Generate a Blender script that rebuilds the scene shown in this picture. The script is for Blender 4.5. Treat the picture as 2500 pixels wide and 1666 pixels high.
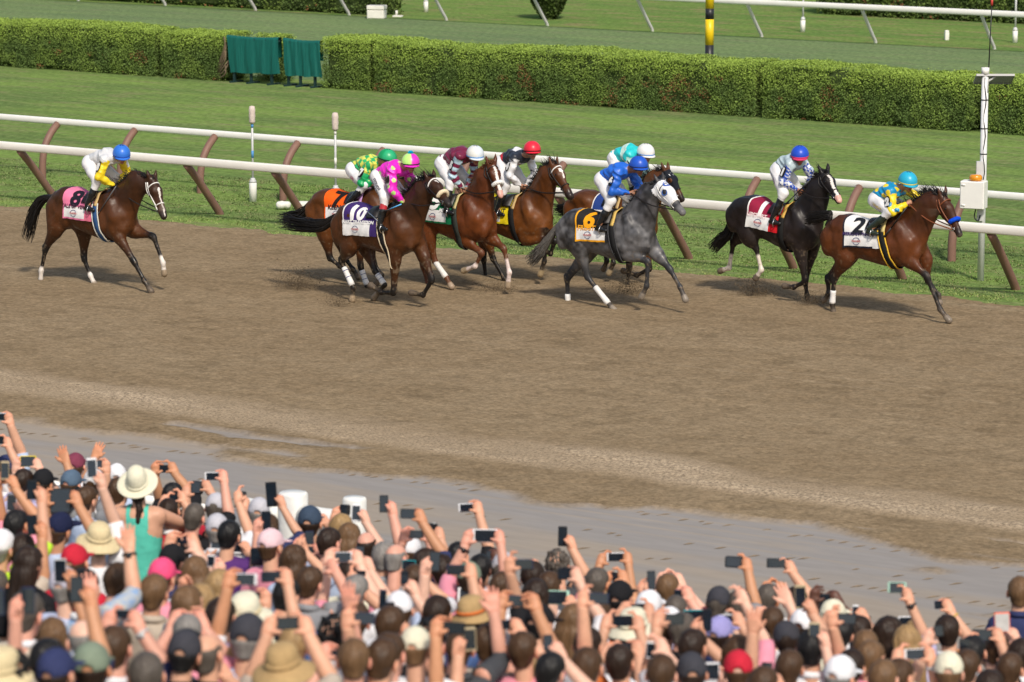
import bpy, math, random
import numpy as np
from mathutils import Vector, Matrix

SC = bpy.context.scene
for _o in list(bpy.data.objects):
    bpy.data.objects.remove(_o)
COL = SC.collection
random.seed(7)
RNG = np.random.default_rng(11)

# ------------------------------------------------------------------ camera, sky, sun, exposure
FPX, PITCH, AZ, CAMH = 8500.0, math.atan(1448 / 8500), math.radians(34.1), 8.6
V_ = np.array([-math.sin(AZ) * math.cos(PITCH), math.cos(AZ) * math.cos(PITCH), -math.sin(PITCH)])
R_ = np.array([math.cos(AZ), math.sin(AZ), 0.0])
U_ = np.cross(R_, V_)
CAM = np.array([0, 0, CAMH])
cd = bpy.data.cameras.new('camera')
cam = bpy.data.objects.new('camera', cd)
COL.objects.link(cam)
cd.sensor_width = 36
cd.sensor_fit = 'HORIZONTAL'
cd.lens = FPX / 2500 * 36
cd.clip_start = 1
cd.clip_end = 3000
cd.dof.use_dof = True
cd.dof.focus_distance = 56
cd.dof.aperture_fstop = 2.8
cam.matrix_world = Matrix(((R_[0], U_[0], -V_[0], 0), (R_[1], U_[1], -V_[1], 0), (R_[2], U_[2], -V_[2], CAMH), (0, 0, 0, 1)))
SC.camera = cam

SUN_EL = math.radians(46)
_h = 0.96 * np.array([math.sin(AZ), -math.cos(AZ)]) + 0.28 * np.array([math.cos(AZ), math.sin(AZ)])
_h /= np.linalg.norm(_h)
SUN_DIR = Vector((_h[0] * math.cos(SUN_EL), _h[1] * math.cos(SUN_EL), math.sin(SUN_EL)))
world = bpy.data.worlds.new('World')
SC.world = world
world.use_nodes = True
_nt = world.node_tree
_sky = _nt.nodes.new('ShaderNodeTexSky')
_sky.sky_type = 'NISHITA'
_sky.sun_disc = False
_sky.sun_elevation = SUN_EL
_sky.sun_rotation = math.atan2(_h[0], _h[1])
_sky.air_density = 1.3
_sky.dust_density = 2.5
_nt.links.new(_sky.outputs[0], _nt.nodes['Background'].inputs[0])
_nt.nodes['Background'].inputs[1].default_value = 0.118
sl = bpy.data.lights.new('sun', 'SUN')
sl.energy = 3.1
sl.angle = math.radians(6)
sl.color = (1.0, 0.92, 0.80)
sun = bpy.data.objects.new('sun', sl)
COL.objects.link(sun)
sun.rotation_euler = (-SUN_DIR).to_track_quat('-Z', 'Y').to_euler()
SC.view_settings.view_transform = 'Standard'
SC.view_settings.look = 'None'
SC.view_settings.exposure = 0.12
SC.view_settings.gamma = 1.0
SC.view_settings.use_curve_mapping = False

# ------------------------------------------------------------------ photograph calibration (places on the ground, heights of things)
def ray(x, y):
    return V_ + R_ * ((x - 1250) / FPX) - U_ * ((y - 833) / FPX)
def atz(x, y, z=0.0):
    d = ray(x, y)
    return CAM + d * ((z - CAMH) / d[2])
def aty(x, y, Y):
    d = ray(x, y)
    return CAM + d * (Y / d[1])
def nrm(v):
    v = np.asarray(v, float)
    return v / (np.linalg.norm(v) + 1e-12)

# ------------------------------------------------------------------ mesh helpers
def mk(name, verts, faces, mat, parent=None, cols=None, smooth=True, fmat=None):
    me = bpy.data.meshes.new(name)
    verts = np.asarray(verts, np.float32)
    if isinstance(faces, np.ndarray):
        n, k = faces.shape
        me.vertices.add(len(verts)); me.vertices.foreach_set('co', verts.ravel())
        me.loops.add(n * k); me.loops.foreach_set('vertex_index', faces.astype(np.int32).ravel())
        me.polygons.add(n)
        me.polygons.foreach_set('loop_start', np.arange(0, n * k, k, dtype=np.int32))
        me.update(calc_edges=True)
    else:
        me.from_pydata([tuple(map(float, v)) for v in verts], [], [tuple(map(int, f)) for f in faces])
        me.update()
    if smooth:
        me.polygons.foreach_set('use_smooth', np.ones(len(me.polygons), bool))
    for m in (mat if isinstance(mat, (list, tuple)) else [mat]):
        me.materials.append(m)
    if fmat is not None:
        me.polygons.foreach_set('material_index', np.asarray(fmat, np.int32))
    if cols is not None:
        at = me.color_attributes.new('Col', 'FLOAT_COLOR', 'POINT')
        c = np.ones((len(verts), 4), np.float32); c[:, :np.shape(cols)[1]] = np.clip(cols, 0, 1)
        at.data.foreach_set('color', c.ravel())
    me.validate()
    o = bpy.data.objects.new(name, me)
    COL.objects.link(o)
    if parent is not None:
        o.parent = parent
    return o

def tag(o, label=None, cat=None, group=None, kind=None):
    if label: o['label'] = label
    if cat: o['category'] = cat
    if group: o['group'] = group
    if kind: o['kind'] = kind
    return o

def thing(name, label, cat, loc, group=None, rot=None):
    o = bpy.data.objects.new(name, None)
    o.empty_display_size = 0.2
    COL.objects.link(o)
    o.location = Vector([float(c) for c in loc])
    if rot is not None: o.rotation_euler = (0, 0, rot)
    return tag(o, label, cat, group)

class MB:
    """collects pieces that make up ONE mesh"""
    def __init__(s): s.v = []; s.f = []; s.c = []; s.n = 0
    def add(s, v, f, col=None):
        v = np.asarray(v, float)
        s.f += [tuple(int(i) + s.n for i in q) for q in f]
        s.v.append(v); s.n += len(v)
        s.c.append(np.tile(np.array(col if col is not None else (1, 1, 1), float), (len(v), 1)) if np.ndim(col) < 2 else np.asarray(col))
        return s
    def build(s, name, mat, parent=None, smooth=True, cols=False):
        return mk(name, np.concatenate(s.v), s.f, mat, parent, np.concatenate(s.c) if cols else None, smooth)
    def box(s, lo, hi, col=None, M=None, bev=0.0):
        lo = np.array(lo, float); hi = np.array(hi, float)
        bm_v = []
        b = min(bev, *(0.45 * (hi - lo))) if bev > 0 else 0
        if b <= 0:
            v = np.array([[x, y, z] for x in (lo[0], hi[0]) for y in (lo[1], hi[1]) for z in (lo[2], hi[2])])
            f = [(0, 1, 3, 2), (4, 6, 7, 5), (0, 4, 5, 1), (2, 3, 7, 6), (0, 2, 6, 4), (1, 5, 7, 3)]
        else:
            v = []; idx = {}
            for ix in (0, 1):
                for iy in (0, 1):
                    for iz in (0, 1):
                        c = np.array([(lo, hi)[ix][0], (lo, hi)[iy][1], (lo, hi)[iz][2]])
                        sg = np.array([1 if i == 0 else -1 for i in (ix, iy, iz)])
                        for a in range(3):
                            p = c + sg * b; p[a] = c[a]
                            idx[(ix, iy, iz, a)] = len(v); v.append(p)
            f = []
            g = lambda i, a: idx[(i[0], i[1], i[2], a)]
            for a in range(3):
                b1, b2 = (a + 1) % 3, (a + 2) % 3
                for e in (0, 1):
                    def q(i, j):
                        t = [0, 0, 0]; t[a] = e; t[b1] = i; t[b2] = j; return tuple(t)
                    f.append([g(q(0, 0), a), g(q(1, 0), a), g(q(1, 1), a), g(q(0, 1), a)])
                for i in (0, 1):
                    for j in (0, 1):
                        def r(e):
                            t = [0, 0, 0]; t[a] = e; t[b1] = i; t[b2] = j; return tuple(t)
                        f.append([g(r(0), b1), g(r(1), b1), g(r(1), b2), g(r(0), b2)])
            for k in range(8):
                t = (k >> 2 & 1, k >> 1 & 1, k & 1)
                f.append([g(t, 0), g(t, 1), g(t, 2)])
            v = np.array(v)
        if M is not None: v = v @ np.asarray(M)[:3, :3].T + np.asarray(M)[:3, 3]
        return s.add(v, f, col)
    def tube(s, pts, rad, n=8, col=None, cap=True, closed=False, flat=None):
        v, f = tube(pts, rad, n, cap, closed, flat)
        return s.add(v, f, col)

def tube(pts, rad, n=8, cap=True, closed=False, flat=None):
    pts = np.asarray(pts, float); m = len(pts)
    rad = np.broadcast_to(np.asarray(rad, float), (m,))
    t = np.zeros_like(pts)
    if closed:
        t = np.roll(pts, -1, 0) - np.roll(pts, 1, 0)
    else:
        t[1:-1] = pts[2:] - pts[:-2]; t[0] = pts[1] - pts[0]; t[-1] = pts[-1] - pts[-2]
    t /= np.linalg.norm(t, axis=1, keepdims=True) + 1e-12
    ref = np.array([0, 0, 1.0]) if abs(t[0][2]) < 0.9 else np.array([1.0, 0, 0])
    if flat is not None: ref = np.asarray(flat[0], float)
    u = nrm(ref - t[0] * np.dot(ref, t[0]))
    a = np.arange(n) * 2 * math.pi / n
    V = []
    for i in range(m):
        u = nrm(u - t[i] * np.dot(u, t[i]))
        w = np.cross(t[i], u)
        k = flat[1] if flat is not None else 1.0
        V.append(pts[i] + rad[i] * (np.outer(np.cos(a), u) * k + np.outer(np.sin(a), w)))
    V = np.concatenate(V)
    F = []
    for i in range(m if closed else m - 1):
        i2 = (i + 1) % m
        for j in range(n):
            F.append((i * n + j, i * n + (j + 1) % n, i2 * n + (j + 1) % n, i2 * n + j))
    if cap and not closed:
        F.append(tuple(range(n))[::-1]); F.append(tuple((m - 1) * n + j for j in range(n)))
    return V, F

def curve(pts, n):
    """Catmull-Rom through pts -> n points"""
    P = np.asarray(pts, float)
    if len(P) == 2: return P[0] + (P[1] - P[0]) * np.linspace(0, 1, n)[:, None]
    P = np.vstack([2 * P[0] - P[1], P, 2 * P[-1] - P[-2]])
    m = len(P) - 3
    out = []
    for t in np.linspace(0, m - 1e-6, n):
        i = int(t); u = t - i
        a, b, c, d = P[i:i + 4]
        out.append(0.5 * ((2 * b) + (c - a) * u + (2 * a - 5 * b + 4 * c - d) * u * u + (3 * b - a - 3 * c + d) * u ** 3))
    return np.array(out)

def lathe(prof, n=16):
    v = []; f = []
    a = np.arange(n) * 2 * math.pi / n
    for r, z in prof:
        v.append(np.stack([r * np.cos(a), r * np.sin(a), np.full(n, z)], 1))
    for i in range(len(prof) - 1):
        for j in range(n):
            f.append((i * n + j, i * n + (j + 1) % n, (i + 1) * n + (j + 1) % n, (i + 1) * n + j))
    f.append(tuple(range(n))[::-1]); f.append(tuple((len(prof) - 1) * n + j for j in range(n)))
    return np.concatenate(v), f

def vnoise(x, y, seed=0, z=None):
    """smooth value noise, arrays in, 0..1 out"""
    def hsh(i, j, k):
        n = (i * 374761393 + j * 668265263 + k * 1274126177 + seed * 974634557) & 0xffffffff
        n = ((n ^ (n >> 13)) * 1274126177) & 0xffffffff
        n = n ^ (n >> 16)
        return (n & 0xffff) / 65535.0
    x = np.asarray(x, float); y = np.asarray(y, float)
    z = np.zeros_like(x) if z is None else np.asarray(z, float)
    xi = np.floor(x).astype(np.int64); yi = np.floor(y).astype(np.int64); zi = np.floor(z).astype(np.int64)
    fx = x - xi; fy = y - yi; fz = z - zi
    fx = fx * fx * (3 - 2 * fx); fy = fy * fy * (3 - 2 * fy); fz = fz * fz * (3 - 2 * fz)
    r = 0
    for dk in ((0, 1) if np.any(fz) else (0,)):
        a = hsh(xi, yi, zi + dk) * (1 - fx) + hsh(xi + 1, yi, zi + dk) * fx
        b = hsh(xi, yi + 1, zi + dk) * (1 - fx) + hsh(xi + 1, yi + 1, zi + dk) * fx
        c = a * (1 - fy) + b * fy
        r = r + c * ((1 - fz) if dk == 0 else fz)
    return r
def fbm(x, y, o=4, seed=0):
    r = 0; a = 0.5; s = 0
    for i in range(o):
        r = r + a * vnoise(x * 2 ** i, y * 2 ** i, seed + i); s += a; a *= 0.55
    return r / s
def sstep(a, b, x):
    t = np.clip((x - a) / (b - a), 0, 1); return t * t * (3 - 2 * t)
def lerp(a, b, t): return a + (b - a) * t
def srgb(r, g, b):
    f = lambda c: c / 12.92 if c <= 0.04045 else ((c + 0.055) / 1.055) ** 2.4
    return (f(r / 255), f(g / 255), f(b / 255))

# ------------------------------------------------------------------ materials
MATS = {}
def mat(name, base=(0.5, 0.5, 0.5), rough=0.6, spec=0.4, var=0.15, scale=8.0, bump=0.0, bscale=30.0, vcol=False,
        stretch=(1, 1, 1), metal=0.0, sheen=0.0, coat=0.0, c2=None, detail=4.0, emit=0.0, coords='Object'):
    if name in MATS: return MATS[name]
    m = bpy.data.materials.new(name); m.use_nodes = True
    nt = m.node_tree; N = nt.nodes; Lk = nt.links
    b = N['Principled BSDF']
    b.inputs['Roughness'].default_value = rough
    b.inputs['Specular IOR Level'].default_value = spec
    b.inputs['Metallic'].default_value = metal
    if sheen: b.inputs['Sheen Weight'].default_value = sheen
    if coat: b.inputs['Coat Weight'].default_value = coat; b.inputs['Coat Roughness'].default_value = 0.15
    tc = N.new('ShaderNodeTexCoord'); mp = N.new('ShaderNodeMapping')
    mp.inputs['Scale'].default_value = stretch
    Lk.new(tc.outputs[coords], mp.inputs[0])
    no = N.new('ShaderNodeTexNoise'); no.inputs['Scale'].default_value = scale; no.inputs['Detail'].default_value = detail
    no.inputs['Roughness'].default_value = 0.65
    Lk.new(mp.outputs[0], no.inputs[0])
    if vcol:
        src = N.new('ShaderNodeVertexColor'); src.layer_name = 'Col'; cs = src.outputs[0]
    else:
        src = N.new('ShaderNodeRGB'); src.outputs[0].default_value = (*base, 1); cs = src.outputs[0]
    if c2 is not None:
        mx = N.new('ShaderNodeMix'); mx.data_type = 'RGBA'
        rp = N.new('ShaderNodeValToRGB'); rp.color_ramp.elements[0].position = 0.38; rp.color_ramp.elements[1].position = 0.62
        Lk.new(no.outputs[0], rp.inputs[0]); Lk.new(rp.outputs[0], mx.inputs[0])
        Lk.new(cs, mx.inputs[6]); mx.inputs[7].default_value = (*c2, 1); cs = mx.outputs[2]
    if var:
        mr = N.new('ShaderNodeMapRange'); mr.inputs[1].default_value = 0.25; mr.inputs[2].default_value = 0.75
        mr.inputs[3].default_value = 1 - var; mr.inputs[4].default_value = 1 + var
        Lk.new(no.outputs[0], mr.inputs[0])
        hs = N.new('ShaderNodeHueSaturation'); Lk.new(cs, hs.inputs['Color']); Lk.new(mr.outputs[0], hs.inputs['Value']); cs = hs.outputs[0]
    Lk.new(cs, b.inputs['Base Color'])
    if bump:
        n2 = N.new('ShaderNodeTexNoise'); n2.inputs['Scale'].default_value = bscale; n2.inputs['Detail'].default_value = 3
        Lk.new(mp.outputs[0], n2.inputs[0])
        bp = N.new('ShaderNodeBump'); bp.inputs['Strength'].default_value = bump; bp.inputs['Distance'].default_value = 0.02
        Lk.new(n2.outputs[0], bp.inputs['Height']); Lk.new(bp.outputs[0], b.inputs['Normal'])
    if emit:
        Lk.new(cs, b.inputs['Emission Color']); b.inputs['Emission Strength'].default_value = emit
    MATS[name] = m
    return m

def text_mesh(txt, size, bold=0.0, depth=0.0):
    cu = bpy.data.curves.new('t', 'FONT'); cu.body = txt; cu.size = size; cu.align_x = 'CENTER'; cu.align_y = 'CENTER'
    cu.offset = bold; cu.resolution_u = 3; cu.extrude = depth
    o = bpy.data.objects.new('t', cu); COL.objects.link(o)
    bpy.context.view_layer.update()
    me = bpy.data.meshes.new_from_object(o.evaluated_get(bpy.context.evaluated_depsgraph_get()))
    v = np.array([x.co[:] for x in me.vertices]).reshape(-1, 3); f = [tuple(p.vertices) for p in me.polygons]
    bpy.data.objects.remove(o); bpy.data.curves.remove(cu); bpy.data.meshes.remove(me)
    # centre on the ink box
    if len(v): v[:, :2] -= (v[:, :2].min(0) + v[:, :2].max(0)) / 2
    return v, f

def finer(v, f, mx):
    """split the triangles of flat lettering so that it can follow a curved cloth"""
    T = []
    for p in f:
        for k in range(1, len(p) - 1): T.append((v[p[0]], v[p[k]], v[p[k + 1]]))
    out = []
    while T:
        a, b, c = T.pop(); l = [np.linalg.norm(b - a), np.linalg.norm(c - b), np.linalg.norm(a - c)]; i = int(np.argmax(l))
        if l[i] <= mx: out.append((a, b, c)); continue
        if i == 0: m = (a + b) / 2; T += [(a, m, c), (m, b, c)]
        elif i == 1: m = (b + c) / 2; T += [(a, b, m), (a, m, c)]
        else: m = (a + c) / 2; T += [(a, b, m), (m, b, c)]
    return np.array(out).reshape(-1, 3), [(3 * i, 3 * i + 1, 3 * i + 2) for i in range(len(out))]

# ------------------------------------------------------------------ signed distance fields -> one continuous surface
class Field:
    def __init__(s, lo, hi, h):
        s.lo = np.array(lo, float); s.h = h
        s.n = np.ceil((np.array(hi) - s.lo) / h).astype(int) + 1
        s.ax = [s.lo[i] + h * np.arange(s.n[i]) for i in range(3)]
        s.f = np.full(s.n, 1.0, np.float32)
    def _sub(s, lo, hi, m):
        i0 = np.clip(np.floor((np.asarray(lo) - m - s.lo) / s.h).astype(int), 0, s.n)
        i1 = np.clip(np.ceil((np.asarray(hi) + m - s.lo) / s.h).astype(int) + 1, 0, s.n)
        sl = tuple(slice(a, b) for a, b in zip(i0, i1))
        return sl, s.ax[0][sl[0]][:, None, None], s.ax[1][sl[1]][None, :, None], s.ax[2][sl[2]][None, None, :]
    def _put(s, sl, d, k):
        a = s.f[sl]; d = d.astype(np.float32)
        if k > 0:
            hh = np.maximum(k - np.abs(a - d), 0) / k
            s.f[sl] = np.minimum(a, d) - hh * hh * k * 0.25
        else: s.f[sl] = np.minimum(a, d)
    def cone(s, a, b, ra, rb, k=0.03, ky=1.0):
        a = np.asarray(a, float); b = np.asarray(b, float); r = max(ra, rb)
        sl, X, Y, Z = s._sub(np.minimum(a, b) - r, np.maximum(a, b) + r, max(3 * s.h, 1.3 * k))
        ab = b - a; L = float(ab @ ab) + 1e-9
        t = np.clip(((X - a[0]) * ab[0] + (Y - a[1]) * ab[1] + (Z - a[2]) * ab[2]) / L, 0, 1)
        dx = X - a[0] - t * ab[0]; dy = (Y - a[1] - t * ab[1]) / ky; dz = Z - a[2] - t * ab[2]
        s._put(sl, (np.sqrt(dx * dx + dy * dy + dz * dz) - (ra + (rb - ra) * t)) * min(1, ky), k)
        return s
    def ell(s, c, r, k=0.03, rot=None):
        c = np.asarray(c, float); r = np.asarray(r, float); m = r.max()
        sl, X, Y, Z = s._sub(c - m, c + m, max(3 * s.h, 1.3 * k))
        P = np.stack(np.broadcast_arrays(X - c[0], Y - c[1], Z - c[2]), -1)
        if rot is not None: P = P @ np.asarray(rot)
        q = np.sqrt(((P / r) ** 2).sum(-1))
        s._put(sl, (q - 1) * r.min(), k)
        return s
    def chain(s, pts, rad, k=0.03, ky=1.0):
        for i in range(len(pts) - 1): s.cone(pts[i], pts[i + 1], rad[i], rad[i + 1], k, ky)
        return s
    def sample(s, P):
        q = (np.asarray(P) - s.lo) / s.h
        q = np.clip(q, 0, s.n - 1.001)
        i = q.astype(int); t = q - i
        r = 0
        for dx in (0, 1):
            for dy in (0, 1):
                for dz in (0, 1):
                    w = (t[..., 0] if dx else 1 - t[..., 0]) * (t[..., 1] if dy else 1 - t[..., 1]) * (t[..., 2] if dz else 1 - t[..., 2])
                    r = r + w * s.f[i[..., 0] + dx, i[..., 1] + dy, i[..., 2] + dz]
        return r
    def hit(s, org, dirs, rmax=0.8, step=0.006):
        """first way out of the surface from inside, per direction"""
        org = np.broadcast_to(org, dirs.shape)
        rr = np.arange(0, rmax, step)
        val = s.sample(org[..., None, :] + dirs[..., None, :] * rr[:, None])
        pos = val > 0
        i = np.argmax(pos, -1)
        return np.where(pos.any(-1), rr[i], rmax)
    def mesh(s, smooth=2):
        f = s.f; sg = f < 0
        c = np.zeros(s.n - 1, np.int8)
        cor = [(a, b, d) for a in (0, 1) for b in (0, 1) for d in (0, 1)]
        n = s.n - 1
        for a, b, d in cor: c += sg[a:a + n[0], b:b + n[1], d:d + n[2]]
        idx = np.argwhere((c > 0) & (c < 8))
        vals = np.stack([f[idx[:, 0] + a, idx[:, 1] + b, idx[:, 2] + d] for a, b, d in cor], 1)
        acc = np.zeros((len(idx), 3)); cnt = np.zeros(len(idx))
        for i, p in enumerate(cor):
            for j, q in enumerate(cor):
                if j > i and sum(abs(x - y) for x, y in zip(p, q)) == 1:
                    vi, vj = vals[:, i], vals[:, j]
                    m = (vi < 0) != (vj < 0)
                    t = np.where(m, vi / np.where(m, vi - vj, 1), 0)
                    pos = np.array(p) + t[:, None] * (np.array(q) - np.array(p))
                    acc[m] += pos[m]; cnt[m] += 1
        V = s.lo + s.h * (idx + acc / cnt[:, None])
        mp = np.full(n, -1, np.int32); mp[idx[:, 0], idx[:, 1], idx[:, 2]] = np.arange(len(idx))
        Q = []
        for ax in range(3):
            o = [(1, 0, 0), (0, 1, 0), (0, 0, 1)][ax]
            A = sg[tuple(slice(0, s.n[i] - 1 if i == ax else s.n[i]) for i in range(3))]
            B = sg[tuple(slice(1 if i == ax else 0, s.n[i]) for i in range(3))]
            e = np.argwhere(A != B)
            o1, o2 = (ax + 1) % 3, (ax + 2) % 3
            ok = (e[:, o1] > 0) & (e[:, o2] > 0) & (e[:, o1] < n[o1]) & (e[:, o2] < n[o2])
            e = e[ok]
            fl = A[tuple(e.T)]
            def cell(d1, d2):
                k = e.copy(); k[:, o1] -= d1; k[:, o2] -= d2; return mp[k[:, 0], k[:, 1], k[:, 2]]
            q = np.stack([cell(1, 1), cell(0, 1), cell(0, 0), cell(1, 0)], 1)
            q[~fl] = q[~fl][:, ::-1]
            Q.append(q)
        Q = np.concatenate(Q)
        Q = Q[(Q >= 0).all(1)]
        V = smooth_mesh(V, Q, smooth)
        return V, Q

def smooth_mesh(V, Q, it):
    for _ in range(it):
        acc = np.zeros_like(V); cnt = np.zeros(len(V))
        for i in range(4):
            a, b = Q[:, i], Q[:, (i + 1) % 4]
            for x, y in ((a, b), (b, a)):
                for d in range(3): acc[:, d] += np.bincount(x, V[y, d], len(V))
                cnt += np.bincount(x, minlength=len(V))
        V = 0.4 * V + 0.6 * acc / np.maximum(cnt, 1)[:, None]
    return V

def vnormals(V, Q):
    n = np.cross(V[Q[:, 2]] - V[Q[:, 0]], V[Q[:, 3]] - V[Q[:, 1]])
    N = np.zeros_like(V)
    for i in range(4):
        for d in range(3): N[:, d] += np.bincount(Q[:, i], n[:, d], len(V))
    return N / (np.linalg.norm(N, axis=1, keepdims=True) + 1e-12)

def strands(lines, rads, n=3):
    """many tapered hairs -> verts, quads (one mesh)"""
    lines = np.asarray(lines); S, m, _ = lines.shape
    t = np.gradient(lines, axis=1); t /= np.linalg.norm(t, axis=2, keepdims=True) + 1e-9
    ref = np.array([0.31, 0.9, 0.29])
    u = np.cross(t, ref); u /= np.linalg.norm(u, axis=2, keepdims=True) + 1e-9
    w = np.cross(t, u)
    a = np.arange(n) * 2 * math.pi / n
    V = lines[:, :, None, :] + np.asarray(rads)[:, :, None, None] * (np.cos(a)[None, None, :, None] * u[:, :, None, :] + np.sin(a)[None, None, :, None] * w[:, :, None, :])
    I = np.arange(S * m * n).reshape(S, m, n)
    q = np.stack([I[:, :-1], np.roll(I[:, :-1], -1, 2), np.roll(I[:, 1:], -1, 2), I[:, 1:]], -1).reshape(-1, 4)
    return V.reshape(-1, 3), q
# ------------------------------------------------------------------ the setting: ground sheets
M_turf = mat('turf', (0.078, 0.150, 0.028), 0.8, 0.2, var=0.0, c2=None)
def grass_mat(name, c1, c2, c3, sc=1.0):
    m = bpy.data.materials.new(name); m.use_nodes = True
    nt = m.node_tree; N = nt.nodes; L = nt.links; b = N['Principled BSDF']
    b.inputs['Roughness'].default_value = 0.85; b.inputs['Specular IOR Level'].default_value = 0.0
    tc = N.new('ShaderNodeTexCoord')
    def noise(scale, st, det=4):
        mp = N.new('ShaderNodeMapping'); mp.inputs['Scale'].default_value = st; L.new(tc.outputs['Object'], mp.inputs[0])
        n = N.new('ShaderNodeTexNoise'); n.inputs['Scale'].default_value = scale; n.inputs['Detail'].default_value = det
        n.inputs['Roughness'].default_value = 0.65
        L.new(mp.outputs[0], n.inputs[0]); return n.outputs[0]
    def ramp(s, a, bb):
        r = N.new('ShaderNodeMapRange'); r.inputs[1].default_value = a; r.inputs[2].default_value = bb; L.new(s, r.inputs[0]); return r.outputs[0]
    def mix(f, a, bb):
        x = N.new('ShaderNodeMix'); x.data_type = 'RGBA'; L.new(f, x.inputs[0])
        for i, v in ((6, a), (7, bb)):
            if isinstance(v, tuple): x.inputs[i].default_value = (*v, 1)
            else: L.new(v, x.inputs[i])
        return x.outputs[2]
    a = ramp(noise(0.9 * sc, (0.14, 0.75, 1), 6), 0.40, 0.60)
    c = mix(a, c1, c2)
    d = ramp(noise(2.2 * sc, (0.30, 1.0, 1), 6), 0.50, 0.66)
    c = mix(d, c, c3)
    e = ramp(noise(7 * sc, (1.0, 0.8, 1), 8), 0.30, 0.70)
    hs = N.new('ShaderNodeHueSaturation'); L.new(c, hs.inputs['Color'])
    mr = N.new('ShaderNodeMapRange'); mr.inputs[3].default_value = 0.62; mr.inputs[4].default_value = 1.34; L.new(e, mr.inputs[0])
    L.new(mr.outputs[0], hs.inputs['Value']); L.new(hs.outputs[0], b.inputs['Base Color'])
    bp = N.new('ShaderNodeBump'); bp.inputs['Strength'].default_value = 0.8; bp.inputs['Distance'].default_value = 0.05
    L.new(noise(9 * sc, (0.6, 1, 1), 6), bp.inputs['Height']); L.new(bp.outputs[0], b.inputs['Normal'])
    return m
M_lawn = grass_mat('lawn grass', (0.128, 0.192, 0.062), (0.186, 0.276, 0.072), (0.208, 0.228, 0.098))
M_course = grass_mat('turf course grass', (0.142, 0.202, 0.092), (0.178, 0.248, 0.102), (0.176, 0.210, 0.108))
M_infield = grass_mat('infield grass', (0.12, 0.205, 0.055), (0.165, 0.245, 0.065), (0.25, 0.215, 0.105))

def sheet(name, x0, x1, y0, y1, z, m, step=None):
    nx = max(2, int((x1 - x0) / step) + 1) if step else 2; ny = max(2, int((y1 - y0) / step) + 1) if step else 2
    X, Y = np.meshgrid(np.linspace(x0, x1, nx), np.linspace(y0, y1, ny), indexing='ij')
    Z = np.full_like(X, z)
    I = np.arange(nx * ny).reshape(nx, ny)
    q = np.stack([I[:-1, :-1], I[1:, :-1], I[1:, 1:], I[:-1, 1:]], -1).reshape(-1, 4)
    return mk(name, np.stack([X, Y, Z], -1).reshape(-1, 3), q, m), X, Y
tag(sheet('ground', -1500, 1500, -600, 2500, -0.35, M_infield)[0], kind='structure')
tag(sheet('lawn', -260, 160, 48.2, 72.6, 0.0, M_lawn)[0], kind='structure')
tag(sheet('turf_course', -260, 160, 72.6, 91.0, 0.0, M_course)[0], kind='structure')
tag(sheet('infield', -400, 260, 91.0, 420, 0.0, M_infield)[0], kind='structure')

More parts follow.
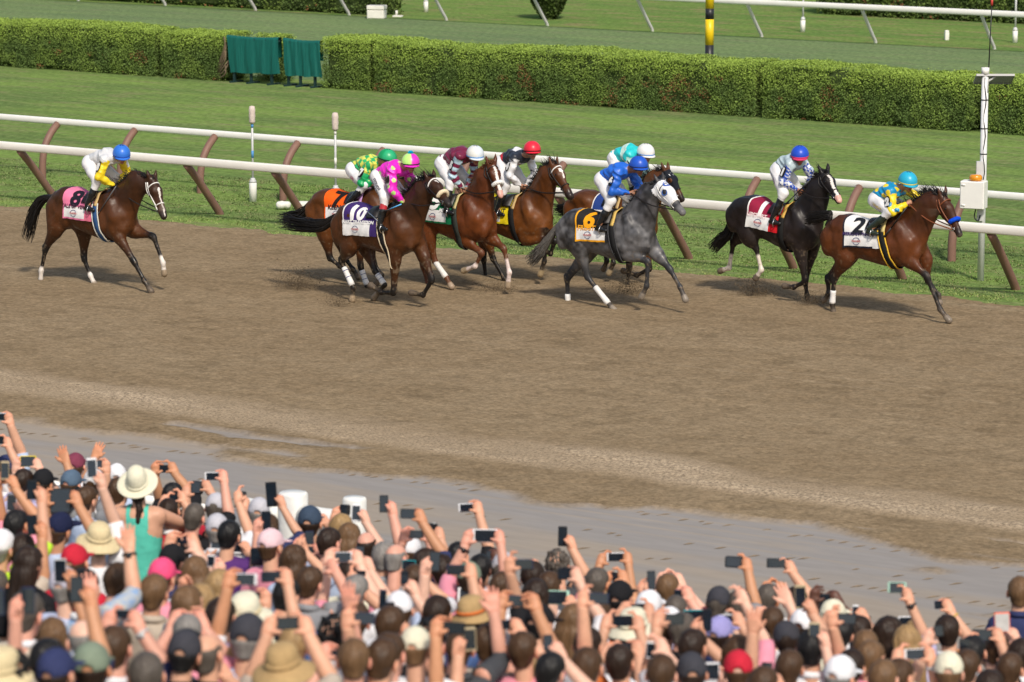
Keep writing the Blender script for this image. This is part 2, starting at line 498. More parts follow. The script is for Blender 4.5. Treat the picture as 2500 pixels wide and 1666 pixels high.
# dirt track: one relief mesh (harrowed dirt, rough pale strip, wet grey strip)
DX0, DX1, DY0, DY1, DS = -56.0, -11.0, 25.4, 49.9, 0.06
def dirt_surface(X, Y):
    wob = (fbm(X * 0.16, Y * 0.10, 3, 3) - 0.5)
    wob2 = (fbm(X * 0.55, Y * 0.6, 4, 9) - 0.5)
    yb = Y + 0.5 * wob + 0.25 * wob2
    fine = fbm(X * 6.0, Y * 6.0, 2, 21) - 0.5
    med = fbm(X * 1.9, Y * 2.2, 4, 31) - 0.5
    clod = fbm(X * 3.4, Y * 3.4, 3, 41)
    pits = sstep(0.60, 0.72, fbm(X * 1.8, Y * 2.6, 4, 47))
    yt = Y + 0.22 * wob + 0.22 * wob2; tan = sstep(34.20, 34.60, yt) * (1 - sstep(35.0, 35.9, yt + 0.7 * wob2)) * (0.62 + 0.38 * sstep(0.35, 0.6, fbm(X * 0.4, Y * 1.6, 3, 15)))
    mudline = Y + 2.2 * wob + 1.6 * wob2
    mud = 1 - sstep(33.05, 33.3, mudline)
    puddle = 0.8 * sstep(0.64, 0.70, fbm(X * 0.5 + 7, Y * 2.3, 3, 77)) * sstep(33.0, 33.3, Y) * (1 - sstep(34.0, 34.2, Y))
    spill = sstep(0.60, 0.68, fbm(X * 0.35 + 3, Y * 0.9, 4, 55)) * sstep(-17.5, -15.5, X + 0.35 * (33 - Y)) * sstep(30.2, 31.2, Y)
    mud = np.clip(np.maximum(mud, puddle) - spill, 0, 1)
    chain = sstep(33.0, 33.4, yb) * (1 - sstep(34.0, 34.4, yb))
    h = 0.03 + 0.018 * fine * (1 - mud) + 0.018 * med * (1 - mud)
    h = h + tan * (0.012 * (clod - 0.5) + 0.03) + chain * (1 - mud) * 0.035 * (clod - 0.3) - 0.010 * pits * (1 - mud)
    ribs = np.maximum(0, np.sin(Y * 21 + 3 * wob)) ** 6 * sstep(0.5, 0.62, fbm(X * 0.15, Y * 1.4, 2, 91))
    h = np.where(mud > 0.5, 0.006 * ribs + 0.004 * med, h)
    # dashes of kicked dirt on the wet strip, in rows along the track
    row = np.abs(((Y + 0.035 * X) * 0.9) % 1.0 - 0.5)
    dash = sstep(0.80, 0.9, vnoise(X * 2.6 + 13 * np.floor((Y + 0.035 * X) * 0.9), Y * 9.0 + X * 2.2, 61)) * (0.35 + 0.65 * (row < 0.14))
    dirt = np.array([0.252, 0.183, 0.110]); dirt2 = np.array([0.286, 0.213, 0.132]); dark = np.array([0.135, 0.098, 0.058])
    tanc = np.array([0.42, 0.325, 0.222]); mudc = np.array([0.276, 0.255, 0.238]); mudc2 = np.array([0.315, 0.268, 0.220])
    t1 = (0.5 * sstep(0.35, 0.7, fbm(X * 0.35, Y * 0.8, 5, 5)) + 0.5 * sstep(0.3, 0.7, fbm(X * 5, Y * 5, 3, 6)))[..., None]
    c = dirt * (1 - t1) + dirt2 * t1
    c = lerp(c, dark, (0.30 * pits)[..., None])
    lines = sstep(0.80, 0.90, vnoise(X * 0.10, (Y + 0.012 * X) * 4.2, 71)) * sstep(36, 43, Y) * sstep(0.35, 0.6, clod)
    c = lerp(c, np.array([0.31, 0.235, 0.15]), (0.7 * lines)[..., None])
    c = lerp(c, tanc, (tan * 0.95)[..., None])
    mc = lerp(mudc, mudc2, sstep(0.4, 0.7, fbm(X * 0.3, Y * 1.6, 3, 111))[..., None])
    mc = lerp(mc, mudc2 * 1.02, (0.8 * ribs)[..., None])
    
    c = lerp(c, mc, mud[..., None])
    
    # trampled verge under the inner rail
    edge = 49.0 + 0.55 * (fbm(X * 0.5, X * 0 + 2, 3, 121) - 0.5) + 0.5 * (fbm(X * 2.2, Y * 2.0, 3, 131) - 0.5)
    c = lerp(c, np.array([0.30, 0.235, 0.15]), (0.7 * sstep(-0.9, -0.1, Y - edge) * sstep(0.45, 0.65, fbm(X * 0.7, Y * 1.1, 3, 141)))[..., None])
    h = np.where(Y > edge, h - 0.5 * np.minimum(Y - edge, 0.3), h)
    return h, c, mud, tan * (1 - mud)
nx = int((DX1 - DX0) / DS); ny = int((DY1 - DY0) / DS)
X, Y = np.meshgrid(np.linspace(DX0, DX1, nx), np.linspace(DY0, DY1, ny), indexing='ij')
H, C, MUD, TAN = dirt_surface(X, Y)
I = np.arange(nx * ny).reshape(nx, ny)
q = np.stack([I[:-1, :-1], I[1:, :-1], I[1:, 1:], I[:-1, 1:]], -1).reshape(-1, 4)
def dirt_mat():
    m = bpy.data.materials.new('dirt'); m.use_nodes = True; nt = m.node_tree; N = nt.nodes; L = nt.links; b = N['Principled BSDF']
    b.inputs['Roughness'].default_value = 0.93; b.inputs['Specular IOR Level'].default_value = 0.0
    vc = N.new('ShaderNodeVertexColor'); vc.layer_name = 'Col'; tc = N.new('ShaderNodeTexCoord')
    def noise(sc, st, det):
        mp = N.new('ShaderNodeMapping'); mp.inputs['Scale'].default_value = st; L.new(tc.outputs['Object'], mp.inputs[0])
        n = N.new('ShaderNodeTexNoise'); n.inputs['Scale'].default_value = sc; n.inputs['Detail'].default_value = det; n.inputs['Roughness'].default_value = 0.7; L.new(mp.outputs[0], n.inputs[0]); return n.outputs[0]
    def rng(s, a, b_, c, d):
        r = N.new('ShaderNodeMapRange'); L.new(s, r.inputs[0])
        for i, v in enumerate((a, b_, c, d)): r.inputs[i + 1].default_value = v
        return r.outputs[0]
    def mul(a, b_):
        x = N.new('ShaderNodeMath'); x.operation = 'MULTIPLY'; L.new(a, x.inputs[0]); L.new(b_, x.inputs[1]); return x.outputs[0]
    f = mul(rng(noise(15, (1.0, 1.1, 1), 7), 0.33, 0.62, 0.64, 1.20), rng(noise(2.6, (1.0, 1.2, 1), 4), 0.3, 0.7, 0.90, 1.10))
    ta = N.new('ShaderNodeAttribute'); ta.attribute_name = 'Tan'
    gm = N.new('ShaderNodeMix'); L.new(ta.outputs['Fac'], gm.inputs[0]); L.new(f, gm.inputs[2]); L.new(rng(noise(24, (1.1, 1.0, 1), 5), 0.40, 0.60, 0.52, 1.42), gm.inputs[3]); f = gm.outputs[0]
    mx = N.new('ShaderNodeMix'); L.new(vc.outputs['Alpha'], mx.inputs[0]); L.new(f, mx.inputs[2]); L.new(rng(noise(4, (0.3, 1.6, 1), 5), 0.3, 0.7, 0.92, 1.08), mx.inputs[3])
    hs = N.new('ShaderNodeHueSaturation'); L.new(vc.outputs[0], hs.inputs['Color']); L.new(mx.outputs[0], hs.inputs['Value']); L.new(hs.outputs[0], b.inputs['Base Color'])
    bp = N.new('ShaderNodeBump'); bp.inputs['Distance'].default_value = 0.03; L.new(rng(vc.outputs['Alpha'], 0, 1, 0.85, 0.08), bp.inputs['Strength']); L.new(noise(18, (1.0, 1.1, 1), 6), bp.inputs['Height']); L.new(bp.outputs[0], b.inputs['Normal'])
    return m
M_dirt = dirt_mat()
_dt = mk('dirt_track', np.stack([X, Y, H], -1).reshape(-1, 3), q, M_dirt, cols=np.concatenate([C, MUD[..., None]], -1).reshape(-1, 4))
_at = _dt.data.attributes.new('Tan', 'FLOAT', 'POINT'); _at.data.foreach_set('value', TAN.ravel().astype(np.float32)); tag(_dt, kind='structure')
M_dirt0 = mat('plain dirt', (0.235, 0.178, 0.108), 0.95, 0.12, var=0.25, scale=3, bump=0.6, bscale=14)
for x0, x1 in ((-260, DX0), (DX1, 160)):
    tag(sheet('dirt_track', x0, x1, DY0, 48.9, 0.02, M_dirt0)[0], kind='structure')

# apron the crowd stands on: level by the outer rail, then rising towards the grandstand
M_apron = mat('apron asphalt', (0.07, 0.07, 0.07), 0.9, 0.2, var=0.2, scale=3, bump=0.3, bscale=40)
def apron_z(y): return max(0.0, 0.185 * (25.2 - y)) if y < 25.2 else 0.0
prof = [(DY0, 0.0), (25.2, 0.012), (8.0, 0.185 * 17.2), (2.5, 0.185 * 22.7)]
v = [(x, y, z) for y, z in prof for x in (-120, 80)]
tag(mk('apron', v, [(2 * i, 2 * i + 2, 2 * i + 3, 2 * i + 1) for i in range(3)], M_apron, smooth=False), kind='structure')

# short grass blades on the strip of lawn nearest the track
def grass_blades(n, y0, y1, x0, x1, hmin, hmax, mt, name, dens=None):
    bx = RNG.uniform(x0, x1, n); by = RNG.uniform(y0, y1, n)
    if dens is not None:
        k = RNG.random(n) < dens(bx, by); bx, by = bx[k], by[k]; n = len(bx)
    a = RNG.uniform(0, 6.28, n); w = RNG.uniform(0.008, 0.018, n); hh = RNG.uniform(hmin, hmax, n)
    lx = RNG.normal(0, 0.025, n); ly = RNG.normal(0, 0.025, n)
    v = np.zeros((n, 3, 3))
    v[:, 0] = np.stack([bx - w * np.cos(a), by - w * np.sin(a), np.full(n, -0.004)], 1)
    v[:, 1] = np.stack([bx + w * np.cos(a), by + w * np.sin(a), np.full(n, -0.004)], 1)
    v[:, 2] = np.stack([bx + lx, by + ly, hh], 1)
    t = sstep(0.35, 0.65, fbm(bx * 0.5, by * 1.6, 3, 201))[:, None]; r = RNG.random((n, 1))
    c = lerp(np.array([0.140, 0.192, 0.070]), np.array([0.185, 0.258, 0.080]), t) * (0.8 + 0.4 * r)
    dry = (sstep(50.6, 49.2, by)[:, None] if False else sstep(0, 1, (50.4 - by) / 1.4)[:, None])
    c = lerp(c, np.array([0.28, 0.33, 0.11]) * (0.8 + 0.4 * r), dry * 0.8)
    c = np.where((RNG.random((n, 1)) < 0.07), np.array([[0.30, 0.26, 0.14]]), c)
    o = mk(name, v.reshape(-1, 3), np.arange(3 * n).reshape(n, 3), mt, cols=np.repeat(c, 3, 0))
    return tag(o, 'short mown grass growing along the infield side of the dirt track', 'grass', kind='stuff')
M_blade = mat('grass blades', rough=0.9, spec=0.02, var=0.0, vcol=True)
grass_blades(170000, 48.75, 55.0, -54, -19, 0.008, 0.034, M_blade, 'grass', lambda x, y: np.clip(0.2 + 0.8 * sstep(0.4, 0.6, fbm(x * 1.6, y * 2.2, 3, 211)), 0, 1) * np.where(y < 49.3, sstep(0.35, 0.6, fbm(x * 1.2, y * 1.2, 3, 213)), 1))

# ------------------------------------------------------------------ hedges
M_leaf = mat('hedge leaves', rough=0.6, spec=0.12, var=0.0, vcol=True)
M_core = mat('hedge inside', (0.045, 0.065, 0.02), 0.9, 0.1, var=0.4, scale=6)
M_bark = mat('bark', (0.16, 0.12, 0.08), 0.9, 0.1, var=0.3, scale=12, bump=0.5)
def hedge(x0, x1, y0, dep, hgt, label, seed, dens=3000, lf=0.026, tone=1.0, ragged=0.0):
    r = np.random.default_rng(seed)
    th = thing('hedge', label, 'hedge', ((x0 + x1) / 2, y0 + dep / 2, 0), 'clipped hedges on the infield')
    ox, oy = (x0 + x1) / 2, y0 + dep / 2; L = x1 - x0
    def shell(x, y, z):     # uneven clipped outline
        s = 0.10 * (fbm(x * 0.8 + seed, z * 1.3, 3, seed) - 0.5) + 0.13 * (fbm(x * 2.6, z * 3 + y, 3, seed + 3) - 0.5)
        return s
    # inner mass, so that one cannot see through
    g = MB(); g.box((x0 - ox + 0.10, -dep / 2 + 0.12, 0.0), (x1 - ox - 0.10, dep / 2 - 0.12, hgt - 0.13), bev=0.12); g.build('branches', M_core, th, smooth=False)
    P = []; Nn = []
    def face(area, fn):
        n = int(area * dens); u = r.random(n); w = r.random(n); p, nn = fn(u, w); P.append(p); Nn.append(nn)
    o = lambda n: np.ones(n)
    rnd = 0.26
    def front(u, w, s=-1):
        x = u * L - L / 2; z = 0.02 + w * (hgt - 0.02)
        rr = np.clip((z - (hgt - rnd)) / rnd, 0, 1)
        d = shell(x + ox, 0, z)
        y = s * (dep / 2 + d - rnd * rr * rr * 0.7 + 0.03 * np.sin(x * 1.7 + seed))
        return np.stack([x, y, z], 1), np.stack([0 * x, s * o(len(x)), 0.35 + rr], 1)
    def top(u, w):
        x = u * L - L / 2; y = w * dep - dep / 2
        e = np.clip((np.abs(y) - (dep / 2 - rnd)) / rnd, 0, 1)
        z = hgt + 0.9 * shell(x + ox, y, 9.0) - 0.10 * e * e + 0.035 * np.sin((x + ox) * 0.9 + seed)
        return np.stack([x, y, z], 1), np.stack([0 * x, np.sign(y) * e, o(len(x))], 1)
    def end(u, w, s):
        y = u * dep - dep / 2; z = w * hgt
        e = np.clip((np.abs(y) - (dep / 2 - 0.25)) / 0.25, 0, 1)
        x = s * (L / 2 + shell(y * 2 + 5, 1, z) - 0.26 * e * e - 0.16 * np.clip((z - hgt + 0.2) / 0.2, 0, 1))
        return np.stack([x, y, z], 1), np.stack([s * o(len(x)), 0 * x, 0.3 * o(len(x))], 1)
    face(L * hgt, front); face(L * hgt * 0.35, lambda u, w: front(u, w, 1)); face(L * dep * 1.1, top)
    face(dep * hgt, lambda u, w: end(u, w, 1)); face(dep * hgt, lambda u, w: end(u, w, -1))
    P = np.concatenate(P); Nn = np.concatenate(Nn); Nn /= np.linalg.norm(Nn, axis=1, keepdims=True)
    n = len(P)
    hole = fbm(P[:, 0] * 1.9 + ox * 1.9, P[:, 2] * 2.6, 3, seed + 9)
    low = np.clip(1 - P[:, 2] / (0.4 * hgt), 0, 1)
    keep = r.random(n) > 0.8 * sstep(0.66, 0.76, hole + 0.10 * low)
    P, Nn = P[keep], Nn[keep]; n = len(P)
    P = P - Nn * (r.random((n, 1)) ** 2) * 0.08 + r.normal(0, 0.012, (n, 3))
    d = Nn * 0.55 + r.normal(0, 0.6, (n, 3)) + np.array([0, 0, 0.25]); d /= np.linalg.norm(d, axis=1, keepdims=True)
    a = np.cross(d, r.normal(0, 1, (n, 3))); a /= np.linalg.norm(a, axis=1, keepdims=True); b = np.cross(d, a)
    s = lf * r.uniform(0.6, 1.35, (n, 1))
    V = np.stack([P - a * s * 0.55, P - b * s * 0.9 * 0 + b * s * 0.55 + d * s * 0.2, P + a * s * 0.55 + d * s * 0.1, P - b * s * 0.55], 1)
    # leaf colour: mature green, new growth and sunlight on the top painted yellow-green, a few rusty twigs
    fresh_lit = np.clip(sstep(0.42, 0.62, fbm(P[:, 0] * 2.2 + ox, P[:, 2] * 2.0 + P[:, 1], 3, seed + 5)) * 0.35 + sstep(0.45, 0.95, P[:, 2] / hgt) * 0.85, 0, 1)[:, None]
    c = lerp(np.array([0.118, 0.182, 0.048]), np.array([0.300, 0.415, 0.075]), fresh_lit) * r.uniform(0.7, 1.25, (n, 1)) * tone
    rust = sstep(0.70, 0.76, fbm(P[:, 0] * 1.7 + ox, P[:, 2] * 2.0, 2, seed + 15)) * (P[:, 2] < 0.7 * hgt)
    c = np.where(r.random((n, 1)) < 0.35 * rust[:, None], np.array([[0.24, 0.11, 0.05]]), c)
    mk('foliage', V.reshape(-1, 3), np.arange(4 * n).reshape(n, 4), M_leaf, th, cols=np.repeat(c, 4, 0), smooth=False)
    if ragged:
        g = MB()
        for k in range(7):
            z0 = 0.1 + 0.12 * k
            g.tube(curve([(L / 2 - 0.35, -dep / 2 + 0.1, z0 * 0.4), (L / 2 + 0.02, -dep / 2 - 0.02, z0 + 0.1), (L / 2 + 0.10 * math.sin(k), -dep / 2 + 0.02 + 0.1 * (k % 3), z0 + 0.35)], 6), 0.022, 5)
        g.build('twig', M_bark, th)
    return th
def X71(px): return float(atz(px, 158 + 0.0708 * px)[0])
HY = 71.0
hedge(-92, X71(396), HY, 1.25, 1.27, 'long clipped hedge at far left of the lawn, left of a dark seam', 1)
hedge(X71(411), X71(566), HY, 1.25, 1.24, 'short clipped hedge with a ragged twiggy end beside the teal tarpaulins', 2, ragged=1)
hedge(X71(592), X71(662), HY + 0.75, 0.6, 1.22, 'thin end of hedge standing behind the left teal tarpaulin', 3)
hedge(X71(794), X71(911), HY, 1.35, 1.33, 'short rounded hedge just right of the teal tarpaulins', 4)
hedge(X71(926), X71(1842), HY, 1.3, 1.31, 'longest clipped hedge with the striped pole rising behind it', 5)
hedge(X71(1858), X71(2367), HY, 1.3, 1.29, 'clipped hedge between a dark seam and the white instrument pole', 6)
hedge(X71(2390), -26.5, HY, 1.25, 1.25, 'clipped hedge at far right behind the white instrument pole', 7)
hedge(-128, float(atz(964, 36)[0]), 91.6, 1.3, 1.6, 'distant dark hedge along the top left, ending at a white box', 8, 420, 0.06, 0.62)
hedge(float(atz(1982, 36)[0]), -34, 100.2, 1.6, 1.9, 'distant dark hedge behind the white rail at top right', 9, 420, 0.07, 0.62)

# round shrub far in the infield
def shrub():
    c = atz(1340, 47); th = thing('shrub', 'small round dark green shrub on the infield behind the leaning rail posts', 'shrub', c)
    g = MB(); v, f = lathe([(0.03, 0), (0.16, 0.02), (0.35, 0.25), (0.52, 0.7), (0.62, 1.15), (0.5, 1.6), (0.2, 1.8), (0.02, 1.85)], 14); g.add(v, f); g.build('branches', M_core, th)
    n = 3800; t = RNG.random(n) ** 0.8; a = RNG.uniform(0, 6.28, n)
    R = np.interp(t * 1.9, [0, 0.25, 0.7, 1.15, 1.6, 1.9], [0.2, 0.40, 0.60, 0.70, 0.56, 0.12]) * (1 + 0.25 * (fbm(a * 2, t * 6, 3, 5) - 0.5)) * RNG.uniform(0.88, 1.05, n)
    P = np.stack([R * np.cos(a), R * np.sin(a), t * 1.9], 1)
    e = RNG.normal(0, 1, (n, 3)); e /= np.linalg.norm(e, axis=1, keepdims=True); f_ = np.cross(e, RNG.normal(0, 1, (n, 3))); f_ /= np.linalg.norm(f_, axis=1, keepdims=True)
    s = RNG.uniform(0.03, 0.06, (n, 1))
    V = np.stack([P - e * s, P + f_ * s, P + e * s, P - f_ * s], 1)
    cc = np.array([0.055, 0.082, 0.02]) * RNG.uniform(0.5, 1.6, (n, 1))
    mk('foliage', V.reshape(-1, 3), np.arange(4 * n).reshape(n, 4), M_leaf, th, cols=np.repeat(cc, 4, 0), smooth=False)
    g = MB(); g.tube([(0, 0, -0.02), (0, 0, 0.4)], [0.07, 0.05], 8); g.build('trunk', M_bark, th)
shrub()

# ------------------------------------------------------------------ teal tarpaulins hung on stands in the hedge gap
M_teal = mat('teal tarpaulin', (0.004, 0.105, 0.088), 0.55, 0.35, var=0.18, scale=5, stretch=(6, 1, 0.7), bump=0.5, bscale=4)
M_dkmet = mat('dark green metal', (0.012, 0.035, 0.035), 0.5, 0.4, var=0.2)
def tarp(p_tl, p_tr, p_br, p_bl, label, seed):
    Yp = 71.05
    A, B, Cc, D = [aty(*p, Yp) for p in (p_tl, p_tr, p_br, p_bl)]
    base = np.array([(A[0] + B[0]) / 2, Yp, 0]); th = thing('tarpaulin_stand', label, 'stand', base, 'teal tarpaulin stands')
    n, m = 28, 20; V = []
    for i in range(n + 1):
        for j in range(m + 1):
            u, w = i / n, j / m
            p = lerp(lerp(A, B, u), lerp(D, Cc, u), w) - base
            fold = 0.018 * math.sin(u * 26 + seed) * (0.25 + w) + 0.012 * math.sin(u * 61 + w * 2 + seed)
            sag = -0.03 * math.sin(u * math.pi) * (1 - w) ** 3 + 0.012 * math.sin(u * 14 + seed) * (w ** 4)
            V.append(p + np.array([0.01 * math.sin(w * 7 + u * 20), fold - 0.10 + 0.10 * (1 - w) ** 2 * 0.3, sag]))
    # over the top bar and down the back
    q = [(i * (m + 1) + j, (i + 1) * (m + 1) + j, (i + 1) * (m + 1) + j + 1, i * (m + 1) + j + 1) for i in range(n) for j in range(m)]
    k0 = len(V)
    for i in range(n + 1):
        t = V[i * (m + 1)]
        V.append(t + np.array([0, 0.05, 0.03])); V.append(t + np.array([0, 0.14, 0.02])); V.append(t + np.array([0, 0.17, -0.5]))
    for i in range(n):
        a, b = i * (m + 1), (i + 1) * (m + 1)
        ch = lambda ii: [ii * (m + 1), k0 + 3 * ii, k0 + 3 * ii + 1, k0 + 3 * ii + 2]
        c0, c1 = ch(i), ch(i + 1)
        for t in range(3): q.append((c0[t], c0[t + 1], c1[t + 1], c1[t]))
    mk('cloth', V, q, M_teal, th)
    zt = float(min(A[2], B[2])) - 0.05; hw = float(B[0] - A[0]) / 2
    g = MB(); g.box((-hw, -0.06, zt - 0.03), (hw, 0.02, zt + 0.02)); g.build('top_bar', M_dkmet, th, smooth=False)
    for x in (-hw * 0.75, -hw * 0.1, hw * 0.7):
        g = MB(); g.box((x - 0.03, -0.05, 0), (x + 0.03, 0.01, zt)); g.box((x - 0.035, -0.2, 0), (x + 0.035, 0.3, 0.04)); g.build('leg', M_dkmet, th, smooth=False)
tarp((557, 88), (683, 94), (688, 181), (568, 177), 'left teal green tarpaulin hung on a stand in the hedge gap', 0)
tarp((694, 95), (783, 102), (793, 189), (703, 184), 'right teal green tarpaulin hung on a stand in the hedge gap', 3)

# ------------------------------------------------------------------ rails
M_white = mat('white rail paint', (0.80, 0.78, 0.74), 0.45, 0.4, var=0.05, scale=4)
M_cream = mat('weathered white rail', (0.77, 0.74, 0.68), 0.5, 0.35, var=0.10, scale=3, stretch=(0.5, 2, 2))
M_post = mat('brown plastic post', (0.215, 0.118, 0.088), 0.55, 0.35, var=0.12, scale=5)
M_grey = mat('grey metal', (0.55, 0.55, 0.55), 0.4, 0.5, var=0.08)
M_silver = mat('white metal pole', (0.72, 0.72, 0.72), 0.4, 0.5, var=0.06)
M_black = mat('black plastic', (0.012, 0.012, 0.013), 0.4, 0.5, var=0.1)
def rail_fence(Yr, zr, x0, x1, hy, hz, mrail, post, x_first, step, label, mpost):
    th = thing('rail_fence', label, 'rail', ((x0 + x1) / 2, Yr, 0)); ox = (x0 + x1) / 2
    n = 12; a = np.arange(n) * 2 * math.pi / n
    sq = lambda t: np.sign(t) * np.abs(t) ** 0.6
    ring = np.stack([0 * a, hy * sq(np.cos(a)), hz * sq(np.sin(a))], 1)
    xs = np.arange(x0, x1 + 0.1, 3.05); g = MB()
    for i in range(len(xs) - 1):
        aa, bb = xs[i] - ox + 0.004, xs[i + 1] - ox - 0.004
        v = np.concatenate([ring + [aa, 0, zr], ring + [bb, 0, zr]])
        g.add(v, [(j, (j + 1) % n, n + (j + 1) % n, n + j) for j in range(n)])
        v2 = np.concatenate([ring * [1, 0.96, 0.96] + [bb - 0.03, 0, zr], ring * [1, 0.96, 0.96] + [bb + 0.04, 0, zr]])
        g.add(v2, [(j, (j + 1) % n, n + (j + 1) % n, n + j) for j in range(n)])
    g.build('rail', mrail, th)
    k = int((x0 - x_first) / step); x = x_first + k * step
    while x < x1:
        if x > x0:
            pts, rad = post(); g = MB(); p = curve(pts, 12); p[:, 0] += x - ox
            g.tube(p, rad, 10); g.build('post', mpost, th)
        x += step
    return th
rail_fence(49.45, 1.10, -64.5, -16, 0.055, 0.081, M_cream, lambda: ([(0, 0.03, 1.03), (0, 0.33, 0.74), (0, 0.72, 0.32), (0, 0.95, 0.06), (0, 1.02, -0.06)], np.linspace(0.070, 0.076, 12)), -40.75, 2.05,
           'white plastic running rail overhanging the dirt track on slanted brown posts', M_post)
rail_fence(53.2, 1.12, -69, -17, 0.055, 0.066, M_white, lambda: ([(0, -0.03, 1.07), (0, -0.24, 0.90), (0, -0.42, 0.66), (0, -0.50, 0.36), (0, -0.51, 0.1), (0, -0.51, -0.05)], 0.074), -43.05, 2.05,
           'white rail of the grass course behind, on brown gooseneck posts', M_post)
M_wpost = mat('far post', (0.62, 0.60, 0.60), 0.5, 0.3, var=0.05)
_fx = float(atz(1092, 50)[0]); _fs = float(atz(2428, 121)[0] - atz(1092, 50)[0]) / 5
rail_fence(90.3, 1.12, -128, -31, 0.07, 0.085, M_white, lambda: ([(0, 0.02, 1.08), (0, 0.38, 0.66), (0, 0.75, 0.24), (0, 0.9, 0.08), (0, 0.95, -0.03)], 0.05), _fx, _fs,
           'far white tubular rail on thin leaning white posts at top right', M_wpost)

# outer rail beside the crowd, padded white at its gap
def outer_rail():
    Yr = 26.5; x = float(aty(715, 1200, Yr)[0]); th = thing('padded_rail', 'white padded rail end with a thick upright at the edge of the crowd', 'rail', (x, Yr, 0))
    M_pad = mat('white vinyl padding', (0.78, 0.77, 0.73), 0.45, 0.4, var=0.05, scale=5, bump=0.4, bscale=9)
    def pad(w, d, z0, z1, name, x_off=0, y_off=0):
        g = MB(); n = 20; a = np.arange(n) * 2 * math.pi / n; f = lambda t: np.sign(t) * np.abs(t) ** 0.7
        vs = []
        zs = [z0, z0 + 0.03, z0 + 0.4 * (z1 - z0), z0 + 0.72 * (z1 - z0), z1 - 0.03, z1 - 0.005]
        for k, z in enumerate(zs):
            s = [0.92, 1, 1.02, 0.99, 1.0, 0.9][k]
            wr = 1 + 0.025 * np.sin(a * 5 + k)
            vs.append(np.stack([x_off + w * s * wr * f(np.cos(a)), y_off + d * s * wr * f(np.sin(a)), np.full(n, z)], 1))
        F = [(i * n + j, i * n + (j + 1) % n, (i + 1) * n + (j + 1) % n, (i + 1) * n + j) for i in range(5) for j in range(n)] + [tuple(5 * n + j for j in range(n))]
        g.add(np.concatenate(vs), F); g.build(name, M_pad, th)
    pad(0.135, 0.13, 0.0, 1.40, 'padded_post'); pad(0.11, 0.10, 0.0, 1.44, 'padded_post', float(aty(865, 1210, Yr)[0]) - x, 0.0)
    g = MB(); p = curve([(0.13, 0, 1.17), (0.35, -0.01, 1.165), (0.58, 0, 1.17), (0.70, 0, 1.17)], 10); g.tube(p, 0.12, 12); g.build('padded_bar', M_pad, th)
    g = MB(); p = curve([(-0.13, 0, 1.15), (-0.45, 0.01, 1.145), (-0.65, 0, 1.15)], 8); g.tube(p, 0.12, 12); g.build('padded_bar', M_pad, th)
    g = MB(); g.tube([(-40, 0.12, 1.05), (-0.65, 0.12, 1.05)], 0.055, 10); g.build('rail', M_white, th)
    for k in range(-18, 0):
        g = MB(); g.tube([(k * 2.1, 0.12, 0), (k * 2.1, 0.12, 1.03)], 0.045, 8); g.build('post', M_white, th)
outer_rail()

# ------------------------------------------------------------------ poles and boxes on the infield
def hz(px, py, P): return float(aty(px, py, P[1])[2])
M_foam = mat('pale foam windshield', (0.62, 0.52, 0.47), 0.9, 0.1, var=0.12, scale=30, bump=0.5, bscale=60)
M_blue = mat('blue tape', (0.10, 0.30, 0.62), 0.5, 0.3)
for (px, pb, pt, lab, tape) in ((618, 493, 259, 'microphone pole on white stump, left of the two, blue tape on its stem', M_blue), (820, 512, 275, 'microphone pole with cream band, right of the two, behind the field of horses', M_cream)):
    P = atz(px, pb); th = thing('microphone_pole', lab, 'pole', P, 'microphone poles behind the inner rail'); T = hz(px, pt, P)
    g = MB(); v, f = lathe([(0.072, 0.0), (0.075, 0.36), (0.068, 0.37)], 14); g.add(v, f); g.build('stump', M_white, th)
    g = MB(); v, f = lathe([(0.07, 0.372), (0.07, 0.40), (0.045, 0.44), (0.045, 0.46)], 14); g.add(v, f); g.build('collar', M_grey, th)
    g = MB(); g.tube([(0, 0, 0.4), (0, 0, T - 0.3)], 0.022, 8); g.build('stem', M_grey, th)
    for ta, tb in ((0.42, 0.345), (1.0, 0.86)):
        g = MB(); g.tube([(0, 0, T - ta), (0, 0, T - tb)], 0.025, 8); g.build('tape_band', tape, th)
    g = MB(); v, f = lathe([(0.045, T - 0.34), (0.062, T - 0.30), (0.058, T - 0.24), (0.066, T - 0.20), (0.06, T - 0.13), (0.066, T - 0.08), (0.05, T - 0.01), (0.01, T)], 14); g.add(v, f); g.build('windshield', M_foam, th)

